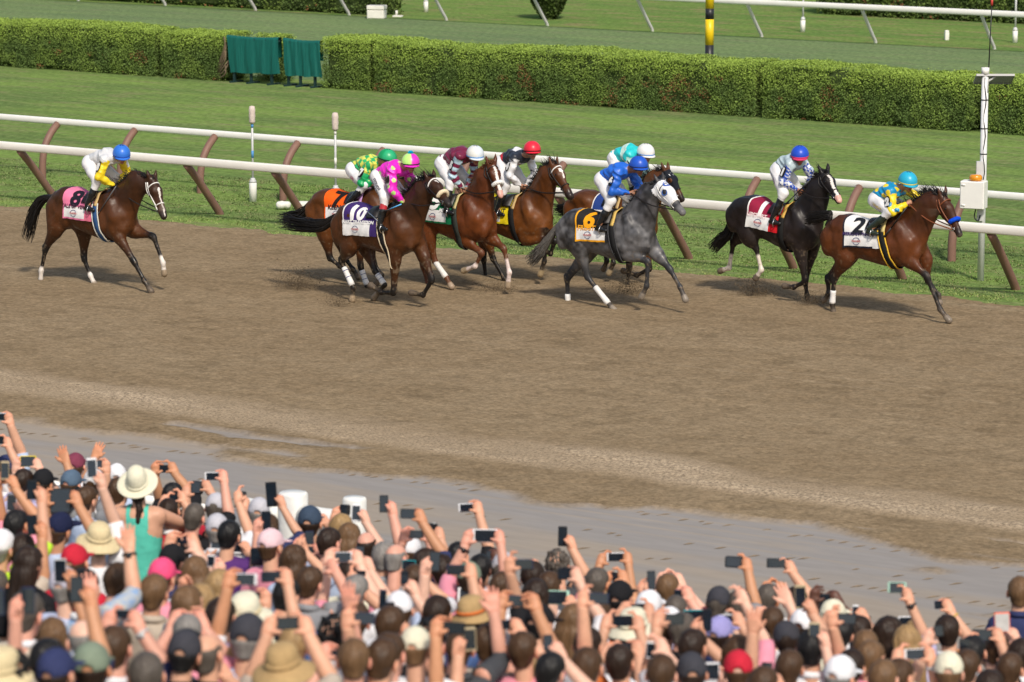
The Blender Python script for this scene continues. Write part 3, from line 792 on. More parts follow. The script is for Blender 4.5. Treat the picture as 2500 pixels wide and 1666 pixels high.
def instrument_pole():
    P = atz(2394, 686); th = thing('instrument_pole', 'tall white pole with solar panel, equipment box and amber beacon', 'pole', P); T = hz(2394, 163, P)
    toC = nrm(np.array([-P[0], -P[1], 0])); rt = np.array([-toC[1], toC[0], 0]); rt = R_ if np.dot(rt, R_) > 0 else -rt
    g = MB(); g.tube([(0, 0, 0), (0, 0, T - 0.1)], 0.056, 14); g.build('pole', M_silver, th)
    g = MB(); g.tube([(0, 0, T - 0.12), (0, 0, T - 0.01)], 0.064, 14); g.build('cap', M_white, th)
    z0, z1 = hz(2373, 503, P), hz(2373, 436, P)
    c = -0.17 * R_ - np.array([V_[0], V_[1], 0]) * 0.20
    ang = AZ - math.radians(22); Mx = Matrix.Translation(Vector(c)) @ Matrix.Rotation(ang, 4, 'Z')
    Mx = np.array(Mx)
    g = MB(); g.box((-0.2, -0.13, z0), (0.2, 0.13, z1), M=Mx, bev=0.012); b = g.build('equipment_box', M_white, th, smooth=False)
    g = MB(); g.box((-0.185, -0.138, z0 + 0.015), (0.185, -0.131, z1 - 0.015), M=Mx); g.build('door', M_white, b, smooth=False)
    for zz in (z0 + 0.06, z1 - 0.06):
        g = MB(); g.tube(np.array([(-0.17, -0.14, zz), (-0.11, -0.145, zz)]) @ Mx[:3, :3].T + Mx[:3, 3], 0.012, 8); g.build('latch', M_white, b)
    M_amb = mat('amber beacon lens', (0.72, 0.27, 0.005), 0.2, 0.6, var=0.15, scale=20, coat=0.5)
    g = MB(); v, f = lathe([(0.085, z1 + 0.003), (0.11, z1 + 0.02), (0.105, z1 + 0.075), (0.085, z1 + 0.10), (0.02, z1 + 0.105)], 16); g.add(v + np.array([c[0] + 0.03, c[1], 0]), f); g.build('beacon', M_amb, th)
    # solar panel, tilted, seen from below
    zs = hz(2425, 190, P); s = np.array([0.15, 0.05, 0])
    Mp = np.array(Matrix.Translation(Vector((*(0.16 * R_[:2]), zs + 0.02))) @ Matrix.Rotation(AZ, 4, 'Z') @ Matrix.Rotation(math.radians(-24), 4, 'X'))
    g = MB(); g.box((-0.30, -0.05, -0.012), (0.30, 0.34, 0.012), M=Mp); pn = g.build('solar_panel', mat('solar cells', (0.02, 0.022, 0.03), 0.25, 0.6, var=0.1), th, smooth=False)
    g = MB()
    for lo, hi in (((-0.31, -0.06, -0.02), (0.31, -0.051, 0.016)), ((-0.31, 0.341, -0.02), (0.31, 0.35, 0.016)), ((-0.31, -0.051, -0.02), (-0.301, 0.341, 0.016)), ((0.301, -0.051, -0.02), (0.31, 0.341, 0.016))): g.box(lo, hi, M=Mp)
    g.build('panel_frame', mat('dull aluminium', (0.22, 0.22, 0.23), 0.4, 0.5, var=0.05), pn, smooth=False)
    g = MB(); g.tube([(0, 0, zs - 0.1), tuple(0.16 * R_[:2]) + (zs + 0.01,)], 0.018, 8); g.tube([(0.03, 0, zs - 0.25), (0.03, 0, zs + 0.02)], 0.03, 8); g.build('bracket', M_grey, th)
    ta = hz(2402, 12, P)
    g = MB(); g.tube([(*(0.05 * R_[:2]), zs + 0.03), (*(0.08 * R_[:2]), ta)], [0.012, 0.009], 6); g.build('antenna', M_black, th)
    g = MB(); g.tube([(*(0.08 * R_[:2]), ta - 0.01), (*(0.08 * R_[:2]), ta + 0.10)], 0.02, 8); g.build('antenna_tip', mat('red cap', (0.5, 0.05, 0.04), 0.5), th)
    g = MB(); p = np.array([(0.02 * math.sin(k * 1.3), 0, lerp(z1, zs, k / 14)) for k in range(15)]) + np.array([0.058 * math.sin(AZ), -0.058 * math.cos(AZ), 0]); g.tube(p, 0.008, 5); g.build('cable', M_black, th)
    for t in (0.25, 0.5, 0.78):
        z = lerp(z1, zs, t); g = MB(); g.tube([(0, 0, z - 0.008), (0, 0, z + 0.008)], 0.062, 12); g.build('clamp', M_black, th)
    g = MB(); g.box((-0.07 - 0.05, -0.09, z1 + 0.0), (-0.07 + 0.06, -0.02, z1 + 0.30), M=np.array(Matrix.Rotation(AZ, 4, 'Z'))); g.build('conduit', M_grey, th, smooth=False)
    g = MB(); p = curve([c + [0.05, 0, z0 + 0.02], c + [0.02, 0, z0 - 0.14], c + [0.09, 0, z0 - 0.2], np.array([0, -0.05, z0 - 0.1])], 12); g.tube(p, 0.011, 6); g.build('cable_loop', M_black, th)
    g = MB(); g.box((-0.09, -0.1, z0 - 0.22), (-0.0, -0.03, z0 - 0.02), M=np.array(Matrix.Rotation(AZ, 4, 'Z'))); g.build('junction', M_grey, th, smooth=False)
instrument_pole()

def striped_pole():
    Yp = 74.5; x = float(aty(1732, 100, Yp)[0]); th = thing('striped_pole', 'thick yellow and black banded distance pole rising behind the hedge', 'pole', (x, Yp, 0))
    My = mat('yellow pole paint', (0.80, 0.55, 0.01), 0.4, 0.4, var=0.04); Mk = mat('black pole paint', (0.02, 0.02, 0.022), 0.4, 0.4, var=0.1)
    zc = [hz(1732, p, (0, Yp)) for p in (110, 47, 21)]; zz = [0.0, 0.55, zc[0], zc[1], zc[2], zc[2] + 0.7, zc[2] + 0.97, zc[2] + 1.7]
    for i in range(len(zz) - 1):
        g = MB(); g.tube([(0, 0, zz[i]), (0, 0, zz[i + 1] - 0.001)], 0.108, 20); g.build('band', [Mk, Mk, My, Mk, My, Mk, My][i], th)
striped_pole()

def white_box():
    P = atz(920, 45); th = thing('utility_box', 'white two part box on the turf at the end of the distant hedge', 'box', P); Mx = np.array(Matrix.Rotation(AZ * 0.6, 4, 'Z'))
    g = MB(); g.box((-0.28, -0.2, 0), (0.28, 0.2, 0.27), M=Mx, bev=0.02); g.build('base', M_cream, th, smooth=False)
    g = MB(); g.box((-0.29, -0.21, 0.285), (0.29, 0.21, 0.42), M=Mx, bev=0.02); g.build('lid', M_cream, th, smooth=False)
    P2 = atz(971, 42)
    t2 = thing('ground_plate', 'small flat white plate on the turf right of the white box', 'plate', P2); g = MB(); g.box((-0.15, -0.12, 0.0), (0.15, 0.12, 0.05), M=Mx, bev=0.01); g.build('plate', M_cream, t2, smooth=False)
    g = MB(); g.tube([(-0.12, 0.1, 0.05), (-0.12, 0.1, 0.2)], 0.04, 8); g.build('knob', M_cream, t2)
white_box()
for px, py, pt, lab in ((1040, 30, -60, 'thin pole on a white stump at top left of the far rail'), (1960, 78, -40, 'thin grey pole on a white stump behind the middle of the far rail'), (2478, 105, -30, 'thin grey pole on a white stump at the far right edge')):
    P = atz(px, py); th = thing('sensor_pole', lab, 'pole', P, 'sensor poles behind the far rail'); T = hz(px, pt, P)
    g = MB(); g.tube([(0, 0, 0), (0, 0, 0.36)], 0.075, 12); g.build('stump', M_white, th)
    g = MB(); v, f = lathe([(0.078, 0.362), (0.07, 0.40), (0.04, 0.46)], 12); g.add(v, f); g.build('collar', M_grey, th)
    g = MB(); g.tube([(0, 0, 0.4), (0, 0, T)], 0.03, 8); g.build('stem', M_grey, th)
    g = MB(); v, f = lathe([(0.04, T + 0.001), (0.07, T + 0.06), (0.06, T + 0.25), (0.02, T + 0.32)], 12); g.add(v, f); g.build('windshield', M_foam, th)
P = atz(2311, 98); g = MB(); v, f = lathe([(0.075, 0), (0.085, 0.15), (0.075, 0.27), (0.05, 0.29)], 4); g.add(v + P, f)
_m = g.build('marker_post', M_cream, smooth=False); tag(_m, 'short stubby white marker standing on the grass behind the far rail', 'marker')

def white_bag():
    P = atz(718, 512); th = thing('sandbag', 'long lumpy white bag lying on the grass under the inner rail', 'bag', P)
    for k, (x0, x1) in enumerate(((-0.34, -0.06), (-0.02, 0.36))):
        n, m = 18, 14; V = []
        for i in range(n + 1):
            u = i / n; r = 0.085 * (1 - abs(2 * u - 1) ** 6 * 0.6)
            for j in range(m):
                a = 2 * math.pi * j / m; rr = r * (1 + 0.22 * (float(vnoise(np.array(u * 5 + k * 9), np.array(a * 1.2), 9)) - 0.5))
                V.append(R_ * lerp(x0, x1, u) + np.array([V_[0], V_[1], 0]) * rr * 1.2 * math.cos(a) + np.array([0, 0, 0.075 + rr * math.sin(a) * 0.9 + 0.01]))
        F = [(i * m + j, i * m + (j + 1) % m, (i + 1) * m + (j + 1) % m, (i + 1) * m + j) for i in range(n) for j in range(m)] + [tuple(range(m))[::-1], tuple(n * m + j for j in range(m))]
        mk('bag_lobe', V, F, mat('white sandbag', (0.70, 0.68, 0.62), 0.8, 0.2, var=0.12, scale=12, bump=0.5, bscale=25), th)
white_bag()
# ------------------------------------------------------------------ horses and riders
TILES = {'C1': (0, 300, 3.4083), 'C2': (640, 320, 3.4096), 'C3': (1000, 320, 3.7333), 'C4': (1260, 320, 3.4083), 'C5': (1700, 330, 3.5625), 'C6': (1960, 380, 3.5646),
         'T1': (0, 980, 4.356), 'T2': (0, 1306, 4.356), 'T3': (450, 1130, 4.356), 'T4': (450, 1306, 4.356), 'T5': (900, 1220, 3.516), 'T6': (1350, 1260, 3.862), 'T7': (1700, 1260, 3.862), 'T8': (2050, 1300, 4.284)}
def tp(tile, x, y):
    if tile is None: return x, y
    t = TILES[tile]; return t[0] + x / t[2], t[1] + y / t[2]

M_coat = mat('horse coat', rough=0.42, spec=0.30, var=0.30, scale=7, vcol=True, bump=0.2, bscale=12, detail=7)
M_coat6 = mat('grey horse coat', rough=0.45, spec=0.35, var=0.30, scale=11, vcol=True, bump=0.1, bscale=10, detail=4)
M_hair = mat('horse hair', (0.010, 0.008, 0.007), 0.55, 0.35, var=0.3, scale=20)
M_hairc = mat('chestnut hair', (0.12, 0.042, 0.015), 0.5, 0.35, var=0.3, scale=20)
M_hairg = mat('grey horse hair', (0.035, 0.034, 0.034), 0.6, 0.3, var=0.4, scale=20)
M_tailg = mat('grey horse tail', (0.12, 0.11, 0.10), 0.6, 0.3, var=0.4, scale=20)
M_eye = mat('eye', (0.006, 0.004, 0.003), 0.12, 0.6, var=0)
M_leather = mat('black tack leather', (0.014, 0.011, 0.010), 0.45, 0.4, var=0.2, scale=30)
M_leatherb = mat('tan tack leather', (0.20, 0.06, 0.022), 0.45, 0.4, var=0.2, scale=30)
M_wtack = mat('white tack', (0.78, 0.76, 0.72), 0.6, 0.3, var=0.08, scale=40)
M_metal = mat('bit metal', (0.6, 0.6, 0.6), 0.25, 0.5, var=0, metal=1.0)
for _m in (M_coat, M_coat6):      # damp and dry patches: the gloss varies over the coat
    _t = _m.node_tree; _n = _t.nodes.new('ShaderNodeTexNoise'); _n.inputs['Scale'].default_value = 5; _n.inputs['Detail'].default_value = 6; _r = _t.nodes.new('ShaderNodeMapRange')
    for _i, _v in enumerate((0.35, 0.65, 0.30, 0.62)): _r.inputs[_i + 1].default_value = _v
    _c = _t.nodes.new('ShaderNodeTexCoord'); _t.links.new(_c.outputs['Object'], _n.inputs[0]); _t.links.new(_n.outputs[0], _r.inputs[0]); _t.links.new(_r.outputs[0], _t.nodes['Principled BSDF'].inputs['Roughness'])
def cloth_mat(name, c, var=0.10, rough=0.8): return mat(name, c, rough, 0.2, var=var, scale=9, bump=0.25, bscale=14)
M_wrap = cloth_mat('white leg wrap', (0.74, 0.72, 0.70))

def canon_prof():
    return np.array([(-0.83, 1.30, 1.16, 0.07), (-0.78, 1.42, 1.06, 0.15), (-0.66, 1.535, 0.98, 0.225), (-0.50, 1.60, 0.955, 0.262), (-0.28, 1.575, 0.965, 0.268), (-0.02, 1.515, 0.905, 0.285),
                     (0.20, 1.525, 0.855, 0.285), (0.38, 1.60, 0.845, 0.262), (0.52, 1.53, 0.87, 0.25), (0.64, 1.42, 0.92, 0.232), (0.73, 1.30, 0.99, 0.18), (0.78, 1.22, 1.06, 0.09)])

def smoothcol(a, b, t): return lerp(np.asarray(a, float), np.asarray(b, float), np.asarray(t)[:, None])

def horse(d):
    T = d['tile']; base = atz(*d['gp']); ha = math.radians(d.get('turn', 0))
    Fw = np.array([math.cos(ha), -math.sin(ha), 0]); Lw = np.array([math.sin(ha), math.cos(ha), 0])
    def loc(p, l):
        r = ray(*tp(T, p[0], p[1])); o = base + Lw * l
        t = np.dot(o - CAM, Lw) / np.dot(r, Lw)
        P = CAM + r * t - base
        return np.array([P @ Fw, l, P[2]])
    q = {k: np.array(v) for k, v in d.items() if isinstance(v, tuple) and len(v) == 2 and k != 'gp'}
    W, Cr = loc(d['W'], 0), loc(d['Cr'], 0)
    Bt, Chh = loc(d['Bt'], -0.10), loc(d['Ch'], -0.05)
    Gi = loc(d['Gi'], -0.08)
    sx = float(np.clip((Chh[0] - Bt[0]) / 1.60, 0.90, 1.06)); sz = float(np.clip((W[2] - Gi[2]) / 0.76, 0.92, 1.08))
    ang = math.atan2(W[2] - Cr[2], W[0] - Cr[0]) - math.atan2(0.02, 0.88); ang = float(np.clip(ang, -0.14, 0.14))
    mid = (Chh[0] + Bt[0]) / 2
    ca, sa = math.cos(ang), math.sin(ang)
    ox = mid + 0.5 * (W[0] - mid - 0.40 * sx); oz = W[2]
    def mp(x, z, l=0.0):
        u, w = (x - 0.40) * sx, (z - 1.61) * sz
        return np.array([ox + 0.40 * sx + u * ca - w * sa, l, oz + u * sa + w * ca])
    print('HORSE', d['key'], 'Y', base.round(2), 'sx %.2f sz %.2f ang %.2f W %s len %.2f' % ((Chh[0] - Bt[0]) / 1.6, (W[2] - Gi[2]) / 0.76, ang, W.round(2), Chh[0] - Bt[0]))
    # ---- joints
    poll = loc(d['poll'], d.get('pl', 0.0)); muz = loc(d['muz'], d.get('ml', -0.06)); cm = loc(d['crest'], 0)
    L0 = np.linalg.norm(muz - poll); hl = float(np.clip(L0, 0.58, 0.70)); hk = hl / 0.61; hv = nrm(muz - poll); muz = poll + hv * hl
    lat = nrm(np.cross(hv, [0, 0, 1.0])); lat = -lat if lat[1] < 0 else lat       # to the horse's left
    nf = nrm(np.cross(lat, hv)); nf = nf if nf[0] > 0 else -nf                      # out of the forehead
    legs = {}
    for k, l in (('nF', -0.13), ('fF', 0.13), ('nH', -0.14), ('fH', 0.14)):
        pts = [loc(p, l) for p in d[k]]
        legs[k] = pts
    lo = np.array([mp(-0.9, 1)[0] - 0.25, -0.42, -0.05]); hi = np.array([max(muz[0], mp(0.9, 1)[0]) + 0.25, 0.42, max(poll[2], cm[2]) + 0.30])
    allp = np.array([p for v in legs.values() for p in v] + [poll, muz])
    lo = np.minimum(lo, allp.min(0) - 0.15); hi = np.maximum(hi, allp.max(0) + 0.15); lo[2] = max(lo[2], -0.06)
    Fd = Field(lo, hi, 0.0155)
    # ---- trunk as a loft
    X, Y, Z = Fd.ax[0][:, None, None], Fd.ax[1][None, :, None], Fd.ax[2][None, None, :]
    u = ((X - ox - 0.40 * sx) * ca + (Z - oz) * sa) / sx + 0.40; w = (-(X - ox - 0.40 * sx) * sa + (Z - oz) * ca) / sz + 1.61
    u = u + 0 * Z; w = w + 0 * X
    pr = canon_prof(); xs = pr[:, 0]
    fine = np.linspace(xs[0], xs[-1], 60)
    def cub(col): # smooth the stations a little
        v = np.interp(fine, xs, pr[:, col]); k = np.array([1, 2, 3, 2, 1]) / 9; return np.convolve(np.pad(v, 2, 'edge'), k, 'valid')
    zt = np.interp(u, fine, cub(1)); zb = np.interp(u, fine, cub(2)); hw = np.interp(u, fine, cub(3))
    zc = (zt + zb) / 2 - 0.03; dz = w - zc
    rz = np.where(dz > 0, zt - zc, zc - zb)
    qd = np.sqrt((dz / rz) ** 2 + (Y / hw) ** 2) - 1
    dd = qd * np.minimum(rz, hw); over = np.maximum(np.maximum(u - xs[-1], xs[0] - u), 0)
    dd = np.maximum(dd, 0) + over + np.minimum(dd, 0) * (over == 0)
    Fd.f = np.minimum(Fd.f, np.broadcast_to(dd, Fd.n).astype(np.float32))
    # ---- muscles, with grooves left between them
    def ry(t): return np.array([[math.cos(t), 0, -math.sin(t)], [0, 1, 0], [math.sin(t), 0, math.cos(t)]])
    for sd_ in (-1, 1):
        Fd.ell(mp(0.53, 1.31, sd_ * 0.175), (0.105, 0.085, 0.27), 0.02, ry(0.35)); Fd.ell(mp(0.37, 1.10, sd_ * 0.19), (0.15, 0.075, 0.125), 0.02)
        Fd.ell(mp(0.71, 1.08, sd_ * 0.088), (0.085, 0.085, 0.14), 0.015); Fd.ell(mp(-0.42, 1.44, sd_ * 0.155), (0.24, 0.115, 0.125), 0.025)
        Fd.ell(mp(-0.67, 1.24, sd_ * 0.145), (0.12, 0.10, 0.26), 0.02, ry(-0.25)); Fd.ell(mp(-0.42, 1.18, sd_ * 0.185), (0.14, 0.085, 0.20), 0.025, ry(0.3))
        Fd.ell(mp(0.30, 1.47, sd_ * 0.10), (0.16, 0.06, 0.09), 0.03)
    # ---- neck
    B = mp(0.55, 1.36); B2 = mp(0.62, 1.17); T2 = poll - nf * 0.085 + hv * 0.10
    nd = nrm(T2 - B); up = nrm(np.array([-nd[2], 0, nd[0]])); up = up if up[2] > 0 else -up
    Mn = cm - up * 0.16
    Fd.cone(B, Mn, 0.235, 0.165, 0.09, 0.62); Fd.cone(Mn, T2, 0.165, 0.112, 0.05, 0.68)
    Fd.cone(B2, Mn - up * 0.03, 0.20, 0.13, 0.08, 0.70)
    Fd.cone(mp(0.40, 1.50), Mn + up * 0.035, 0.11, 0.12, 0.08, 0.6)
    # ---- head
    hp = lambda t, n=0.0, l=0.0: poll + hv * (t * hl) + nf * n + lat * l
    Fd.cone(hp(0.04, -0.035), hp(0.36, -0.012), 0.085*hk, 0.088*hk, 0.04, 0.85)
    Fd.cone(hp(0.18, -0.10), hp(0.40, -0.085), 0.095*hk, 0.072*hk, 0.04, 0.72)
    Fd.cone(hp(0.34, -0.012), hp(0.80, -0.004), 0.080*hk, 0.050*hk, 0.04, 0.78)
    Fd.cone(hp(0.40, -0.075), hp(0.80, -0.038), 0.055*hk, 0.040*hk, 0.04, 0.72)
    Fd.cone(hp(0.82, -0.008), hp(0.955, -0.012), 0.050*hk, 0.047*hk, 0.03, 1.0)
    Fd.cone(hp(0.84, -0.052), hp(0.95, -0.055), 0.028, 0.024, 0.015, 1.2)
    for s in (-1, 1):
        Fd.cone(hp(0.93, 0.012, s * 0.028), hp(0.98, 0.002, s * 0.026), 0.024, 0.018, 0.015)
        Fd.cone(hp(0.30, 0.040, s * 0.062), hp(0.37, 0.036, s * 0.064), 0.026, 0.022, 0.025)
        e = nrm(-hv * 0.72 + np.array([0.25, 0, 0.75]) * 0.6 + lat * s * 0.18)
        eb = hp(0.03, 0.01, s * 0.060)
        Fd.cone(eb, eb + e * 0.08, 0.030, 0.029, 0.02); Fd.cone(eb + e * 0.08, eb + e * 0.165, 0.029, 0.007, 0.01)
    # ---- legs
    paint = []
    for k in ('nF', 'fF', 'nH', 'fH'):
        s = -1 if k[0] == 'n' else 1; p = legs[k]
        if k[1] == 'F':
            E, K, Fe, H = p; E = np.array([E[0], s * 0.13, max(E[2], mp(0.4, 0.93)[2])]); K[1] = Fe[1] = H[1] = s * 0.115
            sh = mp(0.60, 1.24, s * 0.14)
            Fd.cone(mp(0.42, 1.44, s * 0.12), sh, 0.10, 0.13, 0.07, 0.75); Fd.cone(sh, E, 0.135, 0.105, 0.07, 0.80)
            m1 = E + (K - E) * 0.45
            Fd.chain([E, lerp(E, K, 0.22), m1, K], [0.110, 0.100, 0.070, 0.048], 0.04, 0.82); Fd.cone(K + (E - K) * 0.06, K - (K - Fe) * 0.08, 0.052, 0.045, 0.03, 0.9)
            chain = [E, K, Fe, H]
        else:
            St, K, Fe, H = p; St = np.array([St[0], s * 0.17, max(St[2], mp(-0.4, 0.98)[2])]); K[1] = Fe[1] = H[1] = s * 0.125
            hipp = mp(-0.48, 1.38, s * 0.12)
            Fd.cone(hipp, St, 0.20, 0.135, 0.08, 0.62); Fd.cone(mp(-0.70, 1.28, s * 0.12), St + (K - St) * 0.25, 0.14, 0.105, 0.08, 0.65)
            m1 = St + (K - St) * 0.5
            Fd.chain([St, lerp(St, K, 0.25), m1, K], [0.140, 0.118, 0.080, 0.053], 0.045, 0.74)
            back = nrm(np.array([-(K - St)[2] * -1, 0, 0]) * 0 + (St - K) * 0.5 + np.array([-0.12, 0, 0.05])); Fd.cone(K, K + np.array([-0.035, 0, 0.05]), 0.046, 0.030, 0.03, 0.8)
            Fd.cone(K + np.array([-0.03, 0, 0.05]), m1 + np.array([-0.05, 0, 0]), 0.022, 0.045, 0.03, 0.7)
            chain = [St, K, Fe, H]
        cn = nrm(Fe - K); Fd.chain([K + cn * 0.02, K + (Fe - K) * 0.4, Fe], [0.046, 0.034, 0.037], 0.02, 0.85)
        Fd.ell(Fe, (0.046, 0.040, 0.048), 0.02)
        pd = nrm(H - Fe); Lp = np.linalg.norm(H - Fe); co = Fe + (H - Fe) * 0.62
        Fd.cone(Fe, co, 0.036, 0.038, 0.02)
        tilt = np.array([0.35, 0, 0]) if k[1] == 'F' else np.array([0.25, 0, 0])
        # hoof: flared, flat below when on the ground
        toe = H + pd * 0.02
        Fd.cone(co + pd * 0.02, toe, 0.045, 0.055, 0.008)
        paint.append((k, chain, co))
    # hoof soles never below the track
    Fd.f = np.maximum(Fd.f, np.broadcast_to((-(Z) + 0.012).astype(np.float32), Fd.n))
    V, Q = Fd.mesh(2)
    NV = vnormals(V, Q)
    _n = vnoise(V[:, 0] * 8 + V[:, 2] * 3, V[:, 2] * 5 - V[:, 0] * 2, 3, V[:, 1] * 8) - 0.5; _n2 = vnoise(V[:, 0] * 17, V[:, 2] * 12, 4, V[:, 1] * 15) - 0.5
    V = V + NV * ((0.022 * _n + 0.011 * _n2) * sstep(0.75, 1.0, V[:, 2]))[:, None]; NV = vnormals(V, Q)
    # ---- coat colours
    warm = np.array([1.0, 1.0, 1.0]) if d.get('dapple') or d['key'] == 'one' else np.array([1.12, 0.98, 0.62])
    for kk_ in ('coat', 'top', 'belly'):
        if kk_ in d: d[kk_] = tuple(np.array(d[kk_]) * warm)
    coat = np.array(d['coat']); pts_c = np.array(d.get('points', (0.010, 0.008, 0.007))); belly = np.array(d.get('belly', d['coat']))
    col = np.tile(coat, (len(V), 1))
    # lighter flanks and legs inside, darker topline (bay and grey horses are coloured so)
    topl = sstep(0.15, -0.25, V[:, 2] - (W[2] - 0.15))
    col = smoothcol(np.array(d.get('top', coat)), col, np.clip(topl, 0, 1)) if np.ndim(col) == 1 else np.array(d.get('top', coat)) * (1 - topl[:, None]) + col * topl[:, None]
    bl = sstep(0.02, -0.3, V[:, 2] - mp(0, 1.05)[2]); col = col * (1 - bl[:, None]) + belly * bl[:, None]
    if d.get('dapple'):
        n3 = vnoise(V[:, 0] * 17, V[:, 1] * 17, 5, V[:, 2] * 17) * 0.45 + vnoise(V[:, 0] * 5 + V[:, 2] * 3, V[:, 1] * 5, 6, V[:, 2] * 3) * 0.55
        n3 = sstep(0.2, 0.8, n3); col = col * (0.35 + 1.35 * n3[:, None])
    bestd = np.full(len(V), 9.0); bu = np.zeros(len(V)); bk = np.zeros(len(V), int)
    for i, (k, ch, co) in enumerate(paint):
        for j in range(3):
            a, b = ch[j], ch[j + 1]; ab = b - a; t = np.clip(((V - a) @ ab) / (ab @ ab), 0, 1); dist = np.linalg.norm(V - a - t[:, None] * ab, axis=1) / (0.13 if j == 0 else 0.055)
            m = dist < bestd; bestd[m] = dist[m]; bu[m] = j + t[m]; bk[m] = i
    on = bestd < 1.6
    for i, (k, ch, co) in enumerate(paint):
        m = on & (bk == i); uu = bu[m]; c = col[m]
        st = d.get('pstart', (0.55, 0.95)); c = smoothcol(np.zeros(3), np.ones(3), sstep(st[0], st[1], uu)) * (pts_c - c) + c
        sock = d.get('sock_' + k)
        if sock: c = c + (np.array(d.get('sockc', (0.72, 0.66, 0.60))) - c) * sstep(sock - 0.06, sock + 0.06, uu)[:, None]
        hoofc = np.array(d.get('hoof_' + k, d.get('hoof', (0.07, 0.055, 0.045))))
        c = c + (hoofc - c) * sstep(2.62, 2.74, uu)[:, None]
        dust = 0.35 * sstep(1.8, 3.0, uu)[:, None]; c = c + (np.array([0.20, 0.15, 0.10]) - c) * dust
        col[m] = c
    # face
    r = V - poll; th_ = (r @ hv) / hl; nn = r @ nf; ll = r @ lat
    hd = (th_ > -0.05) & (th_ < 1.12) & (np.abs(ll) < 0.12) & (nn > -0.17) & (nn < 0.12) & (V[:, 0] > B[0] + 0.1)
    mz = hd & (th_ > 0.72); col[mz] = col[mz] + (np.array(d.get('muzzle', (0.02, 0.016, 0.015))) - col[mz]) * (0.9 * sstep(0.72, 0.9, th_[mz]))[:, None]
    if d.get('blaze'):
        for (t0, t1, wd, off) in d['blaze']:
            m = hd & (nn > 0.0) & (th_ > t0) & (th_ < t1)
            wv = np.abs(ll[m] - off) < wd * (0.75 + 0.5 * vnoise(th_[m] * 12, ll[m] * 0 + 3, 8)); cc = col[m]; cc[wv] = np.array((0.74, 0.68, 0.63)); col[m] = cc
    if d.get('pinknose'):
        m = hd & (th_ > 0.84) & (nn > -0.02) & (np.abs(ll) < 0.05); col[m] = np.array((0.62, 0.34, 0.28))
    lip = hd & (th_ > 0.86) & (nn < -0.055); col[lip] = np.array(d.get('lip', (0.30, 0.22, 0.19)))
    if d.get('sweat'):
        sw = sstep(0.60, 0.75, fbm(V[:, 0] * 6, V[:, 2] * 6, 3, 17)) * sstep(0.6, 0.9, (V[:, 0] - B[0] + 0.3)) * (V[:, 2] < poll[2] - 0.2); col = col + (np.array([0.25, 0.20, 0.16]) - col) * (0.3 * sw)[:, None]
    fl = sstep(0.70, 0.80, vnoise(V[:, 0] * 34, V[:, 1] * 34, 21, V[:, 2] * 34)) * sstep(1.25, 0.5, V[:, 2]) * 0.55
    col = col + (np.array([0.21, 0.155, 0.10]) - col) * fl[:, None]
    root = thing('racehorse', d['label'], 'horse', base, 'racehorses galloping on the dirt track'); root.rotation_euler = (0, 0, -ha)
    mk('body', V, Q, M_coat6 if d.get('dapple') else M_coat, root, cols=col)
    # ---- eyes
    for s in (-1, 1):
        c = hp(0.345, 0.018, s * 0.074); n_, m_ = 10, 8
        th0 = np.linspace(0, math.pi, m_); ph = np.arange(n_) * 2 * math.pi / n_
        vs = np.array([c + 0.021 * np.array([math.sin(a) * math.cos(b), math.sin(a) * math.sin(b), math.cos(a)]) for a in th0 for b in ph])
        mk('eye', vs, [(i * n_ + j, i * n_ + (j + 1) % n_, (i + 1) * n_ + (j + 1) % n_, (i + 1) * n_ + j) for i in range(m_ - 1) for j in range(n_)], M_eye, root)
    # ---- mane
    HM = d.get('hair', M_hair); rr = np.random.default_rng(d['seed'])
    cl = curve([mp(0.40, 1.60), Mn + up * 0.160, hp(-0.02, 0.05)], 40)
    S = 330; i = rr.integers(0, 40, S); b0 = cl[i] + np.stack([rr.normal(0, .015, S), rr.normal(0, .018, S), np.full(S, -0.03)], 1)
    fly = d.get('manefly', 0.5)
    dirn = np.stack([-0.75 - 0.3 * rr.random(S), rr.normal(0.05, 0.35, S), fly + rr.normal(0.0, 0.35, S)], 1); ln = rr.uniform(0.06, 0.155, S) * d.get('manelen', 1.0)
    tt = np.linspace(0, 1, 5); lines = b0[:, None] + dirn[:, None] * (ln[:, None] * tt)[..., None]; lines[..., 2] -= (0.35 * ln[:, None] * tt ** 2) * (1.2 - fly); lines[..., 1] += 0.02 * np.sin(tt * 4 + rr.random((S, 1)) * 6)
    vv, ff = strands(lines, 0.009 * (1 - 0.85 * tt)[None] * np.ones((S, 1)))
    # crest of the mane: close, so that no gaps show at its root
    S2 = 160; i2 = rr.integers(0, 40, S2); b2 = cl[i2] + np.stack([rr.normal(0, .01, S2), rr.normal(0, .02, S2), np.full(S2, -0.035)], 1)
    d2 = np.stack([-0.6 * np.ones(S2), rr.normal(0, 0.3, S2), 0.55 * np.ones(S2)], 1); l2 = b2[:, None] + d2[:, None] * (rr.uniform(0.05, 0.09, S2)[:, None] * tt)[..., None]
    v2, f2 = strands(l2, 0.018 * (1 - 0.7 * tt)[None] * np.ones((S2, 1))); mk('mane', np.concatenate([vv, v2]), np.concatenate([ff, f2 + len(vv)]), HM, root)
    if d.get('forelock', True):
        S3 = 26; b3 = np.tile(hp(0.0, 0.05), (S3, 1)) + rr.normal(0, 0.015, (S3, 3)); d3 = hv * 0.8 + nf * 0.25 + lat * rr.normal(0, 0.25, (S3, 1)) + np.array([-0.3, 0, 0.2])
        l3 = b3[:, None] + d3[:, None] * (rr.uniform(0.07, 0.15, S3)[:, None] * tt)[..., None]; v3, f3 = strands(l3, 0.010 * (1 - 0.85 * tt)[None] * np.ones((S3, 1))); mk('forelock', v3, f3, HM, root)
